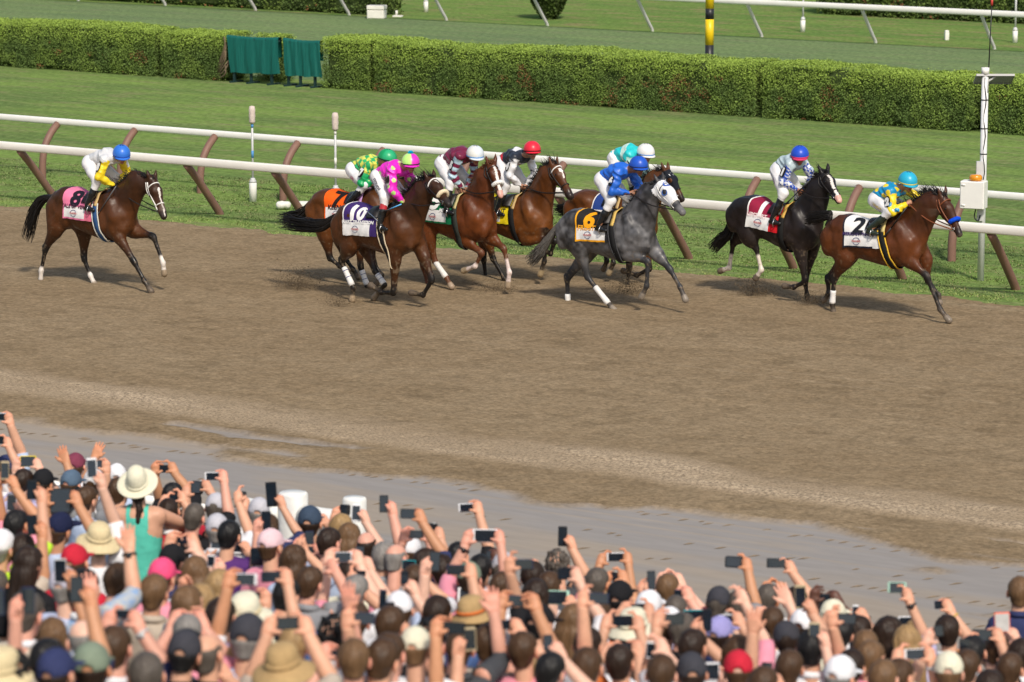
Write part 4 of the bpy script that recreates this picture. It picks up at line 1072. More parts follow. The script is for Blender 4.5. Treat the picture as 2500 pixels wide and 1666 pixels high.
    # ---- tail
    tl = [loc(p, 0.0 if n else 0.0) for n, p in enumerate(d['tail'])]; tl[0] = mp(-0.79, 1.42)
    if len(tl) == 1: tl += [tl[0] + [-0.3, 0, -0.1], tl[0] + [-0.7, 0, -0.3]]
    cv = curve(tl, 14); S = 150; th2 = rr.uniform(0, 6.28, S); ra = np.sqrt(rr.random(S))
    wt = np.interp(np.linspace(0, 1, 14), [0, 0.2, 0.6, 1], [0.028, 0.062, 0.10, 0.12]) * d.get('tailw', 1.0)
    te = rr.uniform(0.62, 1.12, S)
    base_t = np.linspace(0, 1, 14)
    lines = np.zeros((S, 14, 3))
    for k in range(3): lines[..., k] = np.stack([np.interp(base_t * min(e, 1), base_t, cv[:, k]) for e in te])
    wk = np.stack([np.interp(base_t * min(e, 1), base_t, wt) for e in te])
    wav = rr.normal(0, 0.02, (S, 1)) * np.sin(base_t[None] * 9 + rr.random((S, 1)) * 6) * base_t
    dv = nrm(cv[-1] - cv[0]); pe = nrm(np.cross(dv, [0, 1, 0]))
    lines += ((ra * np.cos(th2))[:, None] * wk)[..., None] * np.array([0, 0.7, 0]) + ((ra * np.sin(th2))[:, None] * wk + wav)[..., None] * pe
    v4, f4 = strands(lines, 0.013 * (1 - 0.8 * base_t ** 1.5)[None] * np.ones((S, 1))); mk('tail', v4, f4, d.get('tailhair', HM), root)
    g = MB(); g.tube(cv[:6], [0.045, 0.043, 0.04, 0.034, 0.028, 0.02], 8); g.build('tail_dock', d.get('tailhair', HM), root)
    # ---- bridle
    MT = d.get('tack', M_leather)
    def ring(t, n0, off, wdt, a0=0, a1=2 * math.pi, tilt=0.0, m=26):
        aa = np.linspace(a0, a1, m, endpoint=(a1 - a0) < 6.2); dr = np.cos(aa)[:, None] * nf + np.sin(aa)[:, None] * lat + (tilt * np.cos(aa))[:, None] * hv
        dr /= np.linalg.norm(dr, axis=1, keepdims=True); o = hp(t, n0); R = Fd.hit(o, dr, 0.2, 0.003) + off
        return o + dr * R[:, None]
    def strap(pts, w, name, m, closed=False, par=None):
        g = MB(); g.tube(pts, w, 6, closed=closed); return g.build(name, m, par or root)
    br = strap(ring(0.66, -0.02, 0.002, 0.012), 0.010, 'noseband', d.get('nosetack', MT), True)
    strap(ring(0.20, -0.02, 0.002, 0.01, -2.0, 2.0, -0.25), 0.011, 'browband', d.get('browtack', MT))
    for s in (-1, 1):
        P_ = []
        for t, n0 in ((0.08, -0.02), (0.25, -0.05), (0.45, -0.05), (0.62, -0.045), (0.76, -0.045)):
            o = hp(t, n0); R = Fd.hit(o, (lat * s)[None], 0.2, 0.003)[0]; P_.append(o + lat * s * (R + 0.003))
        strap(curve(P_, 14), 0.010, 'cheekpiece', d.get('cheektack', MT))
        P_ = []
        for t, n0 in ((0.06, -0.05), (0.22, -0.13), (0.36, -0.15)):
            o = hp(t, -0.06); dr = nrm(lat * s * 0.9 + nf * (n0 + 0.06) * 6); R = Fd.hit(o, dr[None], 0.25, 0.003)[0]; P_.append(o + dr * (R + 0.003))
        strap(curve(P_, 9), 0.008, 'throatlatch', d.get('cheektack', MT))
        g = MB(); c = hp(0.80, -0.045, s * 0.052); aa = np.arange(12) * 2 * math.pi / 12
        g.tube([c + 0.026 * (math.cos(a) * hv + math.sin(a) * nf) for a in aa], 0.006, 5, closed=True); g.build('bit_ring', M_metal, root)
    if d.get('sheepskin'):
        pts = ring(0.64, -0.02, 0.018, 0.02, -1.55, 1.55, 0.0, 18)
        g = MB(); v, f = tube(pts, 0.034, 12); v = v + 0.006 * (RNG.random(v.shape) - 0.5); g.add(v, f); g.build('shadow_roll', mat('sheepskin ' + d['key'], d['sheepskin'], 0.95, 0.1, var=0.15, scale=50, bump=0.6, bscale=70), root)
    if d.get('hood'):
        m = hd & (th_ > 0.02) & (th_ < 0.66) & (nn > -0.165)
        eyeh = np.zeros(len(V), bool)
        for s in (-1, 1): eyeh |= np.linalg.norm(V - hp(0.345, 0.02, s * 0.08), axis=1) < 0.042
        fm = m[Q].all(1) & ~eyeh[Q].any(1); fq = Q[fm]; us = np.unique(fq); mpi = np.full(len(V), -1); mpi[us] = np.arange(len(us))
        hm = mk('blinker_hood', (V + NV * 0.009)[us], mpi[fq], cloth_mat('hood ' + d['key'], d['hood'], 0.06), root)
        sd = hm.modifiers.new('s', 'SOLIDIFY'); sd.thickness = 0.008; sd.offset = -1
        for s in (-1, 1):  # edging round the eye, and the blinker cup
            c = hp(0.345, 0.020, s * 0.078); aa = np.arange(16) * 2 * math.pi / 16; dn = nrm(lat * s + nf * 0.35); e1 = nrm(np.cross(dn, nf)); e2 = np.cross(dn, e1)
            pr_ = [];
            for a in aa:
                p0 = c + 0.047 * (math.cos(a) * e1 + math.sin(a) * e2); pr_.append(p0 + dn * 0.006)
            g = MB(); g.tube(pr_, 0.008, 5, closed=True); g.build('eye_edging', cloth_mat('hood edge ' + d['key'], d['hoodedge']), root)
            g = MB(); cp = [c + 0.05 * (math.cos(a) * e1 + math.sin(a) * e2) for a in np.linspace(0.2, 2.9, 9)]
        for txt, t, n_, l_, sz_, c_ in d.get('hoodtext', ()):
            v, f = text_mesh(txt, sz_, 0.004)
            # laid on the forehead, turned towards the near side
            dr = nrm(nf + lat * l_); o = hp(t, -0.02); ex = nrm(np.cross(hv, dr)); ex = ex if ex @ np.array([1, 0, 0.0]) * 1 + ex @ lat > -9 else ex
            ex = -nrm(np.cross(dr, -hv)) if n_ < 0 else nrm(np.cross(dr, -hv)); ey = nrm(np.cross(dr, ex)) ; ey = ey if ey @ hv < 0 else -ey; ex = nrm(np.cross(ey, dr))
            pp = []
            for x_, y_, _ in v:
                p0 = o + ex * x_ + ey * y_; R = Fd.hit(p0, dr[None], 0.25, 0.003)[0]; pp.append(p0 + dr * (R + 0.016))
            mk('hood_emblem', pp, f, cloth_mat('emblem ' + d['key'], c_), hm, smooth=False)
    # ---- saddle cloth, girth, saddle
    def around(cx, phi, off, zc0=1.24):
        cx = np.asarray(cx, float); phi = np.asarray(phi, float)
        O = np.stack([mp(a, zc0) for a in cx.ravel()]).reshape(cx.shape + (3,))
        dr = np.stack([np.sin(phi) * sa * 0, -np.sin(phi), np.cos(phi)], -1); dr[..., 0] = -np.cos(phi) * sa; dr[..., 2] *= ca
        R = Fd.hit(O, dr, 0.6, 0.005)
        return O + dr * (R + off)[..., None]
    c_ = d['cloth']; x0, x1 = c_.get('x', (-0.37, 0.25)); PH = math.radians(c_.get('phi', 108))
    nu, nv = 30, 44
    phs = np.linspace(-PH, PH, nv); xsu = np.linspace(x0, x1, nu)
    GX, GP = np.meshgrid(xsu, phs, indexing='ij')
    flare = 0.012 + 0.012 * np.abs(np.sin(GX * 23 + GP * 2)) * (np.abs(GP) / PH) ** 3
    G = around(GX, GP, flare)
    # smooth the draped grid
    for _ in range(2): G[1:-1, 1:-1] = 0.5 * G[1:-1, 1:-1] + 0.125 * (G[:-2, 1:-1] + G[2:, 1:-1] + G[1:-1, :-2] + G[1:-1, 2:])
    I = np.arange(nu * nv).reshape(nu, nv); qq = np.stack([I[:-1, :-1], I[:-1, 1:], I[1:, 1:], I[1:, :-1]], -1)
    arc = np.abs(np.linspace(-1, 1, nv - 1)); fu = (np.arange(nu - 1) + 0.5) / (nu - 1)
    fm = np.zeros((nu - 1, nv - 1), int)
    fm[:, arc > 0.66] = 1; fm[:, arc > 0.975] = 2; fm[fu < 0.035, :] = 2
    fm[fu > c_.get('front', 0.80), :] = 3
    mats = [cloth_mat('cloth %s field' % d['key'], c_['field']), cloth_mat('cloth white panel', (0.76, 0.75, 0.74)), cloth_mat('cloth %s edge' % d['key'], c_['edge']), cloth_mat('cloth %s front' % d['key'], c_.get('frontc', c_['field']))]
    sc_ = mk('saddle_cloth', G.reshape(-1, 3), qq.reshape(-1, 4), mats, root, fmat=fm.ravel())
    # near half: writing. s = 0..1 rear to front, t = 0..1 from the top line to the lower edge
    wid = float(np.linalg.norm(np.diff(G[:, nv // 2 - 14], axis=0), axis=1).sum()); nearv = nv // 2
    seg = np.linalg.norm(np.diff(G[nu // 2, nearv:], axis=0), axis=1); hgt = float(seg.sum())
    def put(txt, s, t, size, color, name, bold=0.0, off=0.011):
        v, f = text_mesh(txt, size, bold)
        if not len(v): return
        v, f = finer(v, f, 0.022)
        # every digit, every word a piece of its own
        tri = v.reshape(-1, 3, 3); o_ = np.argsort(tri[:, :, 0].min(1)); tri = tri[o_]; end = np.maximum.accumulate(tri[:, :, 0].max(1)); gap = tri[1:, :, 0].min(1) - end[:-1] > (0.002 if name == 'number' else 0.16 * size)
        cuts = [0] + (np.where(gap)[0] + 1).tolist() + [len(tri)]
        for a_, b_ in zip(cuts[:-1], cuts[1:]): lay(tri[a_:b_].reshape(-1, 3), [(3 * i, 3 * i + 1, 3 * i + 2) for i in range(b_ - a_)], s, t, color, name, off)
    def lay(v, f, s, t, color, name, off):
        us_ = s + v[:, 0] / wid; ts = t - v[:, 1] / hgt
        gi = np.clip(us_ * (nu - 1), 0, nu - 1.001); gj = np.clip(nearv + ts * (nv - 1 - nearv), nearv, nv - 1.001)
        i0, j0 = gi.astype(int), gj.astype(int); a, b = (gi - i0)[:, None], (gj - j0)[:, None]
        P_ = (G[i0, j0] * (1 - a) + G[i0 + 1, j0] * a) * (1 - b) + (G[i0, j0 + 1] * (1 - a) + G[i0 + 1, j0 + 1] * a) * b
        n_ = np.cross(G[i0, j0 + 1] - G[i0, j0], G[i0 + 1, j0] - G[i0, j0]); n_ /= np.linalg.norm(n_, axis=1, keepdims=True); n_[n_[:, 1] > 0] *= -1
        mk(name, P_ + n_ * off, f, color, sc_, smooth=False)
    mnum = cloth_mat('cloth %s number' % d['key'], c_['num']); mname = cloth_mat('cloth %s name' % d['key'], c_.get('namec', c_['num']))
    put(c_['no'], c_.get('ns', 0.36), 0.35, c_.get('nsz', 0.40), mnum, 'number', 0.016)
    put(c_['name'], c_.get('nas', 0.42), 0.615, c_.get('nasz', 0.062) * 1.45, mname, 'name_text', 0.003)
    put('TRAVERS', 0.36, 0.82, 0.040, cloth_mat('logo red', (0.45, 0.03, 0.04)), 'logo_text', 0.001)
    mb = cloth_mat('logo blue', (0.05, 0.07, 0.20))
    for (a0, a1) in ((0.25, math.pi - 0.25), (math.pi + 0.5, 2 * math.pi - 0.5)):
        vv = []; 
        for a in np.linspace(a0, a1, 14):
            for r_ in (0.050, 0.058): vv.append((0.36 + 1.15 * r_ * math.cos(a) / wid, 0.82 - r_ * math.sin(a) / hgt))
        vv = np.array(vv); gi = np.clip(vv[:, 0] * (nu - 1), 0, nu - 1.001); gj = np.clip(nearv + vv[:, 1] * (nv - 1 - nearv), nearv, nv - 1.001); i0, j0 = gi.astype(int), gj.astype(int); a, b = (gi - i0)[:, None], (gj - j0)[:, None]
        P_ = (G[i0, j0] * (1 - a) + G[i0 + 1, j0] * a) * (1 - b) + (G[i0, j0 + 1] * (1 - a) + G[i0 + 1, j0 + 1] * a) * b + [0.0, -0.007, 0.001]
        mk('logo_arc', P_, [(2 * k, 2 * k + 1, 2 * k + 3, 2 * k + 2) for k in range(13)], mb, sc_, smooth=False)
    def band(cx0, cx1, p0, p1, off, m, name, n=36, lean=0.0):
        ph = np.linspace(p0, p1, n); A = []
        for t_ in (0, 1):
            cx = lerp(cx0, cx1, t_) + lean * np.abs(np.sin(ph / 2)) ** 2
            A.append(around(cx, ph, off))
        A = np.array(A); v = A.reshape(-1, 3); o = mk(name, v, [(k, k + 1, n + k + 1, n + k) for k in range(n - 1)], m, root)
        s_ = o.modifiers.new('s', 'SOLIDIFY'); s_.thickness = 0.012; s_.offset = 0; return o
    gc = c_.get('girth', (0.012, 0.012, 0.013)); gx = c_.get('gx', 0.20)
    band(gx, gx + 0.095, 0.9, 2 * math.pi - 0.9, 0.026, cloth_mat('girth ' + d['key'], gc), 'girth', 60, c_.get('glean', 0.10))
    if c_.get('trim'):
        mtr = cloth_mat('girth trim ' + d['key'], c_['trim'])
        band(gx - 0.014, gx + 0.004, 0.9, math.pi, 0.030, mtr, 'girth_trim', 40, c_.get('glean', 0.10)); band(gx + 0.092, gx + 0.110, 0.9, math.pi, 0.030, mtr, 'girth_trim', 40, c_.get('glean', 0.10))
    band(0.235, 0.30, -1.05, 1.05, 0.030, cloth_mat('pad ' + d['key'], c_.get('pad', (0.52, 0.36, 0.16))), 'saddle_pad', 30, 0.03)
    band(-0.02, 0.22, -0.95, 0.95, 0.040, M_leather, 'saddle', 24, 0.02)
    # ---- leg wraps
    for k, a0, a1 in d.get('wraps', ()):
        ch = [c for (kk, c, co) in paint if kk == k][0]; K, Fe = ch[1], ch[2]
        g = MB(); pts = [K + (Fe - K) * t for t in np.linspace(a0, a1, 7)]; g.tube(pts, [0.044, 0.046, 0.044, 0.044, 0.046, 0.050, 0.046], 12); w_ = g.build('leg_wrap', M_wrap, root)
        for t in d.get('wraplines', ()):
            g = MB(); g.tube([K + (Fe - K) * (t - 0.012), K + (Fe - K) * (t + 0.012)], 0.0485, 12, cap=False); g.build('wrap_tape', cloth_mat('wrap tape blue', (0.05, 0.07, 0.22)), w_)
    d.update(base=base, ha=ha, root=root, loc=loc, mp=mp, bit=[hp(0.80, -0.05, s * 0.06) for s in (-1, 1)], Fd=None, W3=W, MT=MT, around=around, hp=hp)
    return d
M_skin = mat('skin', rough=0.5, spec=0.35, var=0.10, scale=14, vcol=True)
M_silk = mat('racing silks', rough=0.38, spec=0.45, var=0.06, scale=10, vcol=True, bump=0.35, bscale=16)
M_breech = mat('white breeches', rough=0.6, spec=0.3, var=0.05, scale=10, vcol=True, bump=0.3, bscale=14)
M_boot = mat('riding boots', rough=0.25, spec=0.5, var=0.2, scale=14, vcol=True)
M_helm = mat('helmet cloth', rough=0.35, spec=0.45, var=0.04, scale=12, vcol=True)
M_gog = mat('goggle lens', (0.05, 0.035, 0.02), 0.08, 0.8, var=0)
M_gogb = mat('goggle frame', (0.015, 0.015, 0.016), 0.4, 0.4, var=0)
M_whip = mat('whip', (0.02, 0.02, 0.022), 0.5, 0.4, var=0)

def wrinkle(V, Q, amp, fr, seed):
    N = vnormals(V, Q)
    n = vnoise(V[:, 0] * fr, V[:, 2] * fr * 0.8, seed, V[:, 1] * fr) - 0.5
    n2 = np.abs(vnoise(V[:, 0] * fr * 0.7 + V[:, 2] * fr, V[:, 1] * fr * .6, seed + 4) - 0.5)
    return V + N * (amp * (n - 1.6 * n2 + 0.4))[:, None]

def jockey(h, d):
    loc = h['loc']; px = d['px']
    pel = loc(px['pel'], 0); shn = loc(px['sho'], -0.17); sho = np.array([shn[0], 0, shn[2]]); hc = loc(px['helm'], d.get('hl', 0.0))
    en = loc(px['elb'], -0.27); hn = loc(px['hand'], -0.085); kn = loc(px['knee'], -0.25); fn = loc(px['foot'], -0.31)
    ef = loc(px['felb'], 0.25) if 'felb' in px else en * [1, -1, 1]; hf = loc(px['fhand'], 0.05) if 'fhand' in px else hn * [1, -0.7, 1]
    kf = kn * [1, -1, 1]; ff_ = fn * [1, -1, 1]
    if 'fknee' in px: kf = loc(px['fknee'], 0.25)
    # keep the limbs to human lengths
    def clampj(a, j, b, l1, l2):
        D = b - a; L = np.linalg.norm(D); Dn = D / L
        if L > 0.985 * (l1 + l2): b = a + Dn * 0.985 * (l1 + l2); L = 0.985 * (l1 + l2)
        x = (l1 * l1 - l2 * l2 + L * L) / (2 * L); hh = math.sqrt(max(l1 * l1 - x * x, 1e-6)); pr = j - a; pr = pr - Dn * (pr @ Dn); return a + Dn * x + nrm(pr) * hh, b
    sn = np.array([sho[0], -0.175, sho[2] - 0.01]); sf = np.array([sho[0], 0.175, sho[2] - 0.01])
    e1, hn = clampj(sn, en, hn, 0.30, 0.27); e2, hf = clampj(sf, ef, hf, 0.30, 0.27)
    hpn = pel + [0.02, -0.095, -0.02]; hpf = pel + [0.02, 0.095, -0.02]
    k1, _ = clampj(hpn, kn, fn + [0.02, 0, 0.05], 0.40, 0.40); k2, _ = clampj(hpf, kf, ff_ + [0.02, 0, 0.05], 0.40, 0.40)
    fd = nrm(np.array([0.80, d.get('look', -0.35), -d.get('down', 0.35)])); la = nrm(np.cross([0, 0, 1], fd)); hu = nrm(np.cross(fd, la))
    zf = min(fn[2], ff_[2]) - 0.08
    rot = -h['ha']; Rm = np.array([[math.cos(rot), -math.sin(rot), 0], [math.sin(rot), math.cos(rot), 0], [0, 0, 1]])
    bx = np.array([pel[0], 0, zf]); root = thing('person', d['label'], 'jockey', h['base'] + Rm @ bx, 'jockeys riding in the race'); root.rotation_euler = (0, 0, rot)
    lo = np.minimum.reduce([pel, hc, en, hn, kn, fn, ef, hf, sn, sf, kf, ff_]) - 0.26; hi = np.maximum.reduce([pel, hc, en, hn, kn, fn, ef, hf, sn, sf, kf, ff_]) + 0.26
    skin = np.array(d.get('skin', (0.46, 0.23, 0.14)))
    chest = lerp(pel, sho, 0.78); 
    tdir = nrm(sho - pel); tup = nrm(np.array([-tdir[2], 0, tdir[0]]))
    # body: head, neck, trunk, limbs and hands in one skin
    B = Field(lo, hi, 0.0125)
    face = hc + fd * 0.030 - hu * 0.055
    B.ell(hc - hu * 0.02, (0.098, 0.078, 0.10), 0.01, np.stack([fd, la, hu], 1)).cone(face, hc + fd * 0.055 - hu * 0.125, 0.070, 0.036, 0.03, 0.95)
    B.cone(hc + fd * 0.095 - hu * 0.048, hc + fd * 0.122 - hu * 0.078, 0.010, 0.016, 0.015)
    B.cone(hc + fd * 0.085 - hu * 0.108 - la * 0.02, hc + fd * 0.085 - hu * 0.108 + la * 0.02, 0.012, 0.012, 0.012)
    for s in (-1, 1): B.ell(hc + la * s * 0.078 - hu * 0.045 - fd * 0.005, (0.026, 0.012, 0.034), 0.01, np.stack([fd, la, hu], 1))
    nk = sho + tdir * 0.03 + tup * 0.03
    B.cone(hc - hu * 0.07 - fd * 0.01, nk, 0.052, 0.062, 0.03)
    B.chain([pel, lerp(pel, sho, 0.45), chest, sho], [0.10, 0.085, 0.105, 0.075], 0.05, 1.25)
    for s, S_, E_, H_, HP, K_, F_ in ((-1, sn, e1, hn, hpn, k1, fn), (1, sf, e2, hf, hpf, k2, ff_)):
        B.chain([S_, lerp(S_, E_, 0.5), E_, lerp(E_, H_, 0.35), H_], [0.052, 0.042, 0.036, 0.037, 0.026], 0.02)
        B.chain([HP, K_, F_], [0.075, 0.050, 0.032], 0.03)
        # closed hand round the rein: palm, four curled fingers and the thumb on top
        fw = nrm(H_ - E_); sd = np.array([0, -s, 0.0]); upv = nrm(np.cross(fw, sd)); upv = upv if upv[2] > 0 else -upv
        pc = H_ + fw * 0.035; B.cone(H_, pc + fw * 0.02, 0.028, 0.034, 0.015, 0.8)
        for q_ in range(4):
            o = pc + upv * (0.028 - 0.019 * q_) + fw * 0.03 + np.array([0, s * 0.014, 0]); o2 = o + sd * 0.035 * np.array([1, 1, 1]) + fw * 0.018 ; o3 = o2 + sd * 0.012 - fw * 0.034
            B.chain([o, o2, o3], [0.0105, 0.0100, 0.009], 0.006)
        B.chain([H_ + upv * 0.02 + fw * 0.015, pc + upv * 0.042 + sd * 0.018, pc + upv * 0.046 + sd * 0.035 + fw * 0.022], [0.013, 0.011, 0.009], 0.008)
    V, Q = B.mesh(1); c = np.tile(skin, (len(V), 1)) * (0.92 + 0.16 * vnoise(V[:, 0] * 40, V[:, 2] * 40, 3)[:, None])
    r = V - hc; fy, fz, fl = r @ fd, r @ hu, np.abs(r @ la)
    mo = (fy > 0.07) & (np.abs(fz + 0.108) < 0.010) & (fl < 0.030); c[mo] = skin * np.array([0.8, 0.5, 0.5])
    jaw = (fy > -0.05) & (fz < -0.09) & (np.linalg.norm(r, axis=1) < 0.17); c[jaw] *= 0.86
    gl = d.get('glove')
    if gl is not None:
        for H_, E_ in ((hn, e1), (hf, e2)): m = (np.linalg.norm(V - H_, axis=1) < 0.10) & ((V - H_) @ nrm(H_ - E_) > -0.02); c[m] = gl
    mk('body', V - bx, Q, M_skin, root, cols=c)
    # silks
    Sk = Field(lo, hi, 0.0125)
    Sk.chain([lerp(pel, sho, 0.06) + tup * 0.015, lerp(pel, sho, 0.45) + tup * 0.035, chest + tup * 0.025, sho + tup * 0.01], [0.118, 0.118, 0.132, 0.082], 0.06, 1.22)
    Sk.cone(sn, sf, 0.078, 0.078, 0.05); Sk.cone(nk - tdir * 0.02, nk + nrm(hc - nk) * 0.035, 0.075, 0.062, 0.02)
    for S_, E_, H_ in ((sn, e1, hn), (sf, e2, hf)):
        Sk.chain([S_, lerp(S_, E_, 0.55), E_, lerp(E_, H_, 0.4), lerp(E_, H_, 0.88)], [0.074, 0.066, 0.056, 0.056, 0.036], 0.03)
    V, Q = Sk.mesh(1); V = wrinkle(V, Q, 0.034, 13, d['seed'])
    def seg(a, b): ab = b - a; t = np.clip(((V - a) @ ab) / (ab @ ab), 0, 1); return np.linalg.norm(V - a - t[:, None] * ab, axis=1), t
    da = []; 
    for S_, E_, H_ in ((sn, e1, hn), (sf, e2, hf)):
        d1, t1 = seg(S_ + (E_ - S_) * 0.12, E_); d2, t2 = seg(E_, H_); da.append((np.minimum(d1, d2), np.where(d1 < d2, t1, 1 + t2)))
    arm = (np.minimum(da[0][0], da[1][0]) < 0.085) & (np.minimum(da[0][0], da[1][0]) < seg(pel, sho)[0] * 0.8); ua = np.where(da[0][0] < da[1][0], da[0][1], da[1][1])
    c = d['silks'](V, arm, ua, dict(pel=pel, sho=sho, tdir=tdir, tup=tup))
    mk('silks', V - bx, Q, M_silk, root, cols=c)
    # breeches
    Br = Field(lo, hi, 0.0125)
    Br.ell(pel + tup * 0.0, (0.145, 0.165, 0.125), 0.05); Br.cone(pel, lerp(pel, sho, 0.25), 0.12, 0.112, 0.04, 1.2)
    for HP, K_, F_ in ((hpn, k1, fn), (hpf, k2, ff_)):
        Br.chain([HP, lerp(HP, K_, 0.5), K_, lerp(K_, F_, 0.30)], [0.108, 0.092, 0.072, 0.060], 0.04)
    V, Q = Br.mesh(1); V = wrinkle(V, Q, 0.014, 10, d['seed'] + 2)
    c = np.tile(np.array(d.get('breech', (0.74, 0.73, 0.74))), (len(V), 1)); bo = mk('breeches', V - bx, Q, M_breech, root, cols=c)
    if d.get('legtext'):
        txt, tcol = d['legtext']; ax = nrm(k1 - hpn); out = np.array([-0.25, -1, 0.15]); out = nrm(out - ax * (out @ ax)); ey = nrm(np.cross(ax, out)); ey = ey if ey[2] > 0 or True else -ey
        if d.get('legtext_up'): ey = -ey
        for li, line in enumerate(txt):
            v, f = text_mesh(line, d.get('legsz', 0.055), 0.001); o = lerp(hpn, k1, 0.45) + ey * (-0.06 * li + 0.02)
            pp = []
            for x_, y_, _ in v:
                p0 = o + ax * x_ + ey * y_; R = Br.hit(p0, out[None], 0.3, 0.004)[0]; pp.append(p0 + out * (R + 0.012) - bx)
            mk('leg_text', pp, f, cloth_mat('leg text ' + d['key'], tcol), bo, smooth=False)
    # boots
    for s, K_, F_ in ((-1, k1, fn), (1, k2, ff_)):
        Bo = Field(np.minimum(K_, F_) - 0.2, np.maximum(K_, F_) + 0.22, 0.0125)
        top = lerp(K_, F_, 0.22); Bo.chain([top, lerp(K_, F_, 0.5), F_ + [-0.01, 0, 0.03]], [0.060, 0.060, 0.042], 0.02); Bo.chain([F_ + [-0.045, 0, -0.03], F_ + [0.03, 0, -0.03], F_ + [0.13, 0, -0.045]], [0.036, 0.042, 0.030], 0.025, 0.9)
        V, Q = Bo.mesh(1); bc = np.array(d.get('boot', (0.010, 0.010, 0.011))); c = np.tile(bc, (len(V), 1)); tt = (V - K_) @ nrm(F_ - K_) / np.linalg.norm(F_ - K_)
        if d.get('boottop'): c[tt < 0.42] = d['boottop']
        bt = mk('boot', V - bx, Q, M_boot, root, cols=c)
        g = MB(); a = np.linspace(0, 2 * math.pi, 15)[:-1]; st = F_ + [0.035, 0, -0.03]
        g.tube([st + np.array([0, 0.055 * math.cos(t), 0.06 * math.sin(t) - 0.02]) for t in a], 0.008, 5, closed=True); g.tube([st + [0, 0, 0.045], np.array([h['W3'][0] - 0.22, s * 0.24, h['W3'][2] - 0.12])], 0.010, 5)
        hb = g.build('stirrup', M_metal, h['root']); hb.location = (0, 0, 0)
    # helmet: dome with centre seam, band and peak
    n_, m_ = 28, 12; Vh = []; Ch_ = []; R3 = np.stack([fd, la, hu], 1); rad = np.array([0.150, 0.130, 0.136])
    f1, f2 = d['helm']
    for i in range(m_):
        th = math.radians(102) * i / (m_ - 1)
        for j in range(n_):
            ph = 2 * math.pi * j / n_; l = np.array([math.sin(th) * math.cos(ph), math.sin(th) * math.sin(ph), math.cos(th)])
            Vh.append(hc - fd * 0.006 + R3 @ (l * rad)); Ch_.append(f1 if ((j // (n_ // 4)) % 2 == 0 or f2 is None) else f2)
    F = [(i * n_ + j, i * n_ + (j + 1) % n_, (i + 1) * n_ + (j + 1) % n_, (i + 1) * n_ + j) for i in range(1, m_ - 1) for j in range(n_)] + [(0, n_ + j, n_ + (j + 1) % n_) for j in range(n_)]
    hm = mk('helmet', np.array(Vh) - bx, F, M_helm, root, cols=np.array(Ch_)); sm = hm.modifiers.new('s', 'SOLIDIFY'); sm.thickness = 0.012; sm.offset = -1
    bnd = []; 
    for j in range(n_): ph = 2 * math.pi * j / n_; bnd.append(hc - fd * 0.006 + R3 @ (np.array([1.015 * math.cos(ph), 1.015 * math.sin(ph), -0.10]) * rad) - bx)
    g = MB(); g.tube(bnd, 0.012, 6, closed=True, flat=(hu, 1.3)); g.build('helmet_band', cloth_mat('helm band ' + d['key'], d.get('band', (0.02, 0.02, 0.03))), hm)
    pk = MB(); A = []
    for k in range(9):
        ph = math.radians(-62 + 124 * k / 8); e = np.array([math.cos(ph), math.sin(ph), 0]); A.append(hc - fd * 0.006 + R3 @ (np.array([math.cos(ph), math.sin(ph), -0.14]) * rad)); A.append(hc - fd * 0.006 + R3 @ (np.array([1.40 * math.cos(ph) - 0.03, 1.12 * math.sin(ph), -0.30]) * rad))
    pk.add(np.array(A) - bx, [(2 * k, 2 * k + 1, 2 * k + 3, 2 * k + 2) for k in range(8)]); pb = pk.build('helmet_peak', cloth_mat('helm peak ' + d['key'], d.get('peak', f1)), hm); sm = pb.modifiers.new('s', 'SOLIDIFY'); sm.thickness = 0.01
    if d.get('pompom'):
        pv = RNG.normal(0, 1, (260, 3)); pv /= np.linalg.norm(pv, axis=1, keepdims=True); c0 = hc + hu * 0.142 - bx
        ln = c0 + pv[:, None] * np.linspace(0.005, 0.045, 4)[None, :, None]; vv, f_ = strands(ln, np.array([[0.007, 0.008, 0.008, 0.003]]) * np.ones((260, 1))); mk('pompom', vv, f_, cloth_mat('pompom', d['pompom']), hm)
    if d.get('helmtext'):
        v, f = text_mesh(d['helmtext'][0], 0.12, 0.006); pp = []
        for x_, y_, _ in v:
            a = -0.45 + 0.0; ph = a + x_ / 0.125; zz = 0.45 + y_ / 0.14; cr = math.sqrt(max(1 - min(zz, .98) ** 2, 0.02)); pp.append(hc - fd * 0.006 + R3 @ (np.array([cr * math.cos(ph), cr * math.sin(ph), zz]) * rad * 1.04) - bx)
        mk('helmet_letter', pp, f, cloth_mat('helm letter', d['helmtext'][1]), hm, smooth=False)
    # goggles
    g = MB(); gp_ = [];
    for k in range(11):
        ph = math.radians(-68 + 136 * k / 10); gp_.append(hc - hu * 0.045 + fd * 0.014 + R3 @ (np.array([0.094 * math.cos(ph), 0.082 * math.sin(ph), 0])) - bx)
    g.tube(gp_, 0.024, 8, flat=(hu, 1.05)); go = g.build('goggles', M_gog, root)
    g = MB(); g.tube([p + hu * 0.024 for p in gp_], 0.007, 5); g.tube([p - hu * 0.024 for p in gp_], 0.006, 5); g.tube([gp_[0], hc - hu * 0.03 - la * 0.095 - fd * 0.05 - bx], 0.010, 5); g.build('goggle_frame', M_gogb, go)
    # number band on the near upper arm
    ax = nrm(e1 - sn); o = lerp(sn, e1, 0.50); out = np.array([-0.35, -1, 0.25]); out = nrm(out - ax * (out @ ax)); ex = nrm(np.cross(out, ax)) ; 
    ey = -ax if ax[2] < 0 else ax; ex = nrm(np.cross(ey, out)); tilt = d.get('atilt', 0.0); ex, ey = ex * math.cos(tilt) + ey * math.sin(tilt), ey * math.cos(tilt) - ex * math.sin(tilt)
    R0 = float(min(Sk.hit(o, out[None], 0.25, 0.004)[0], 0.10)) - 0.012
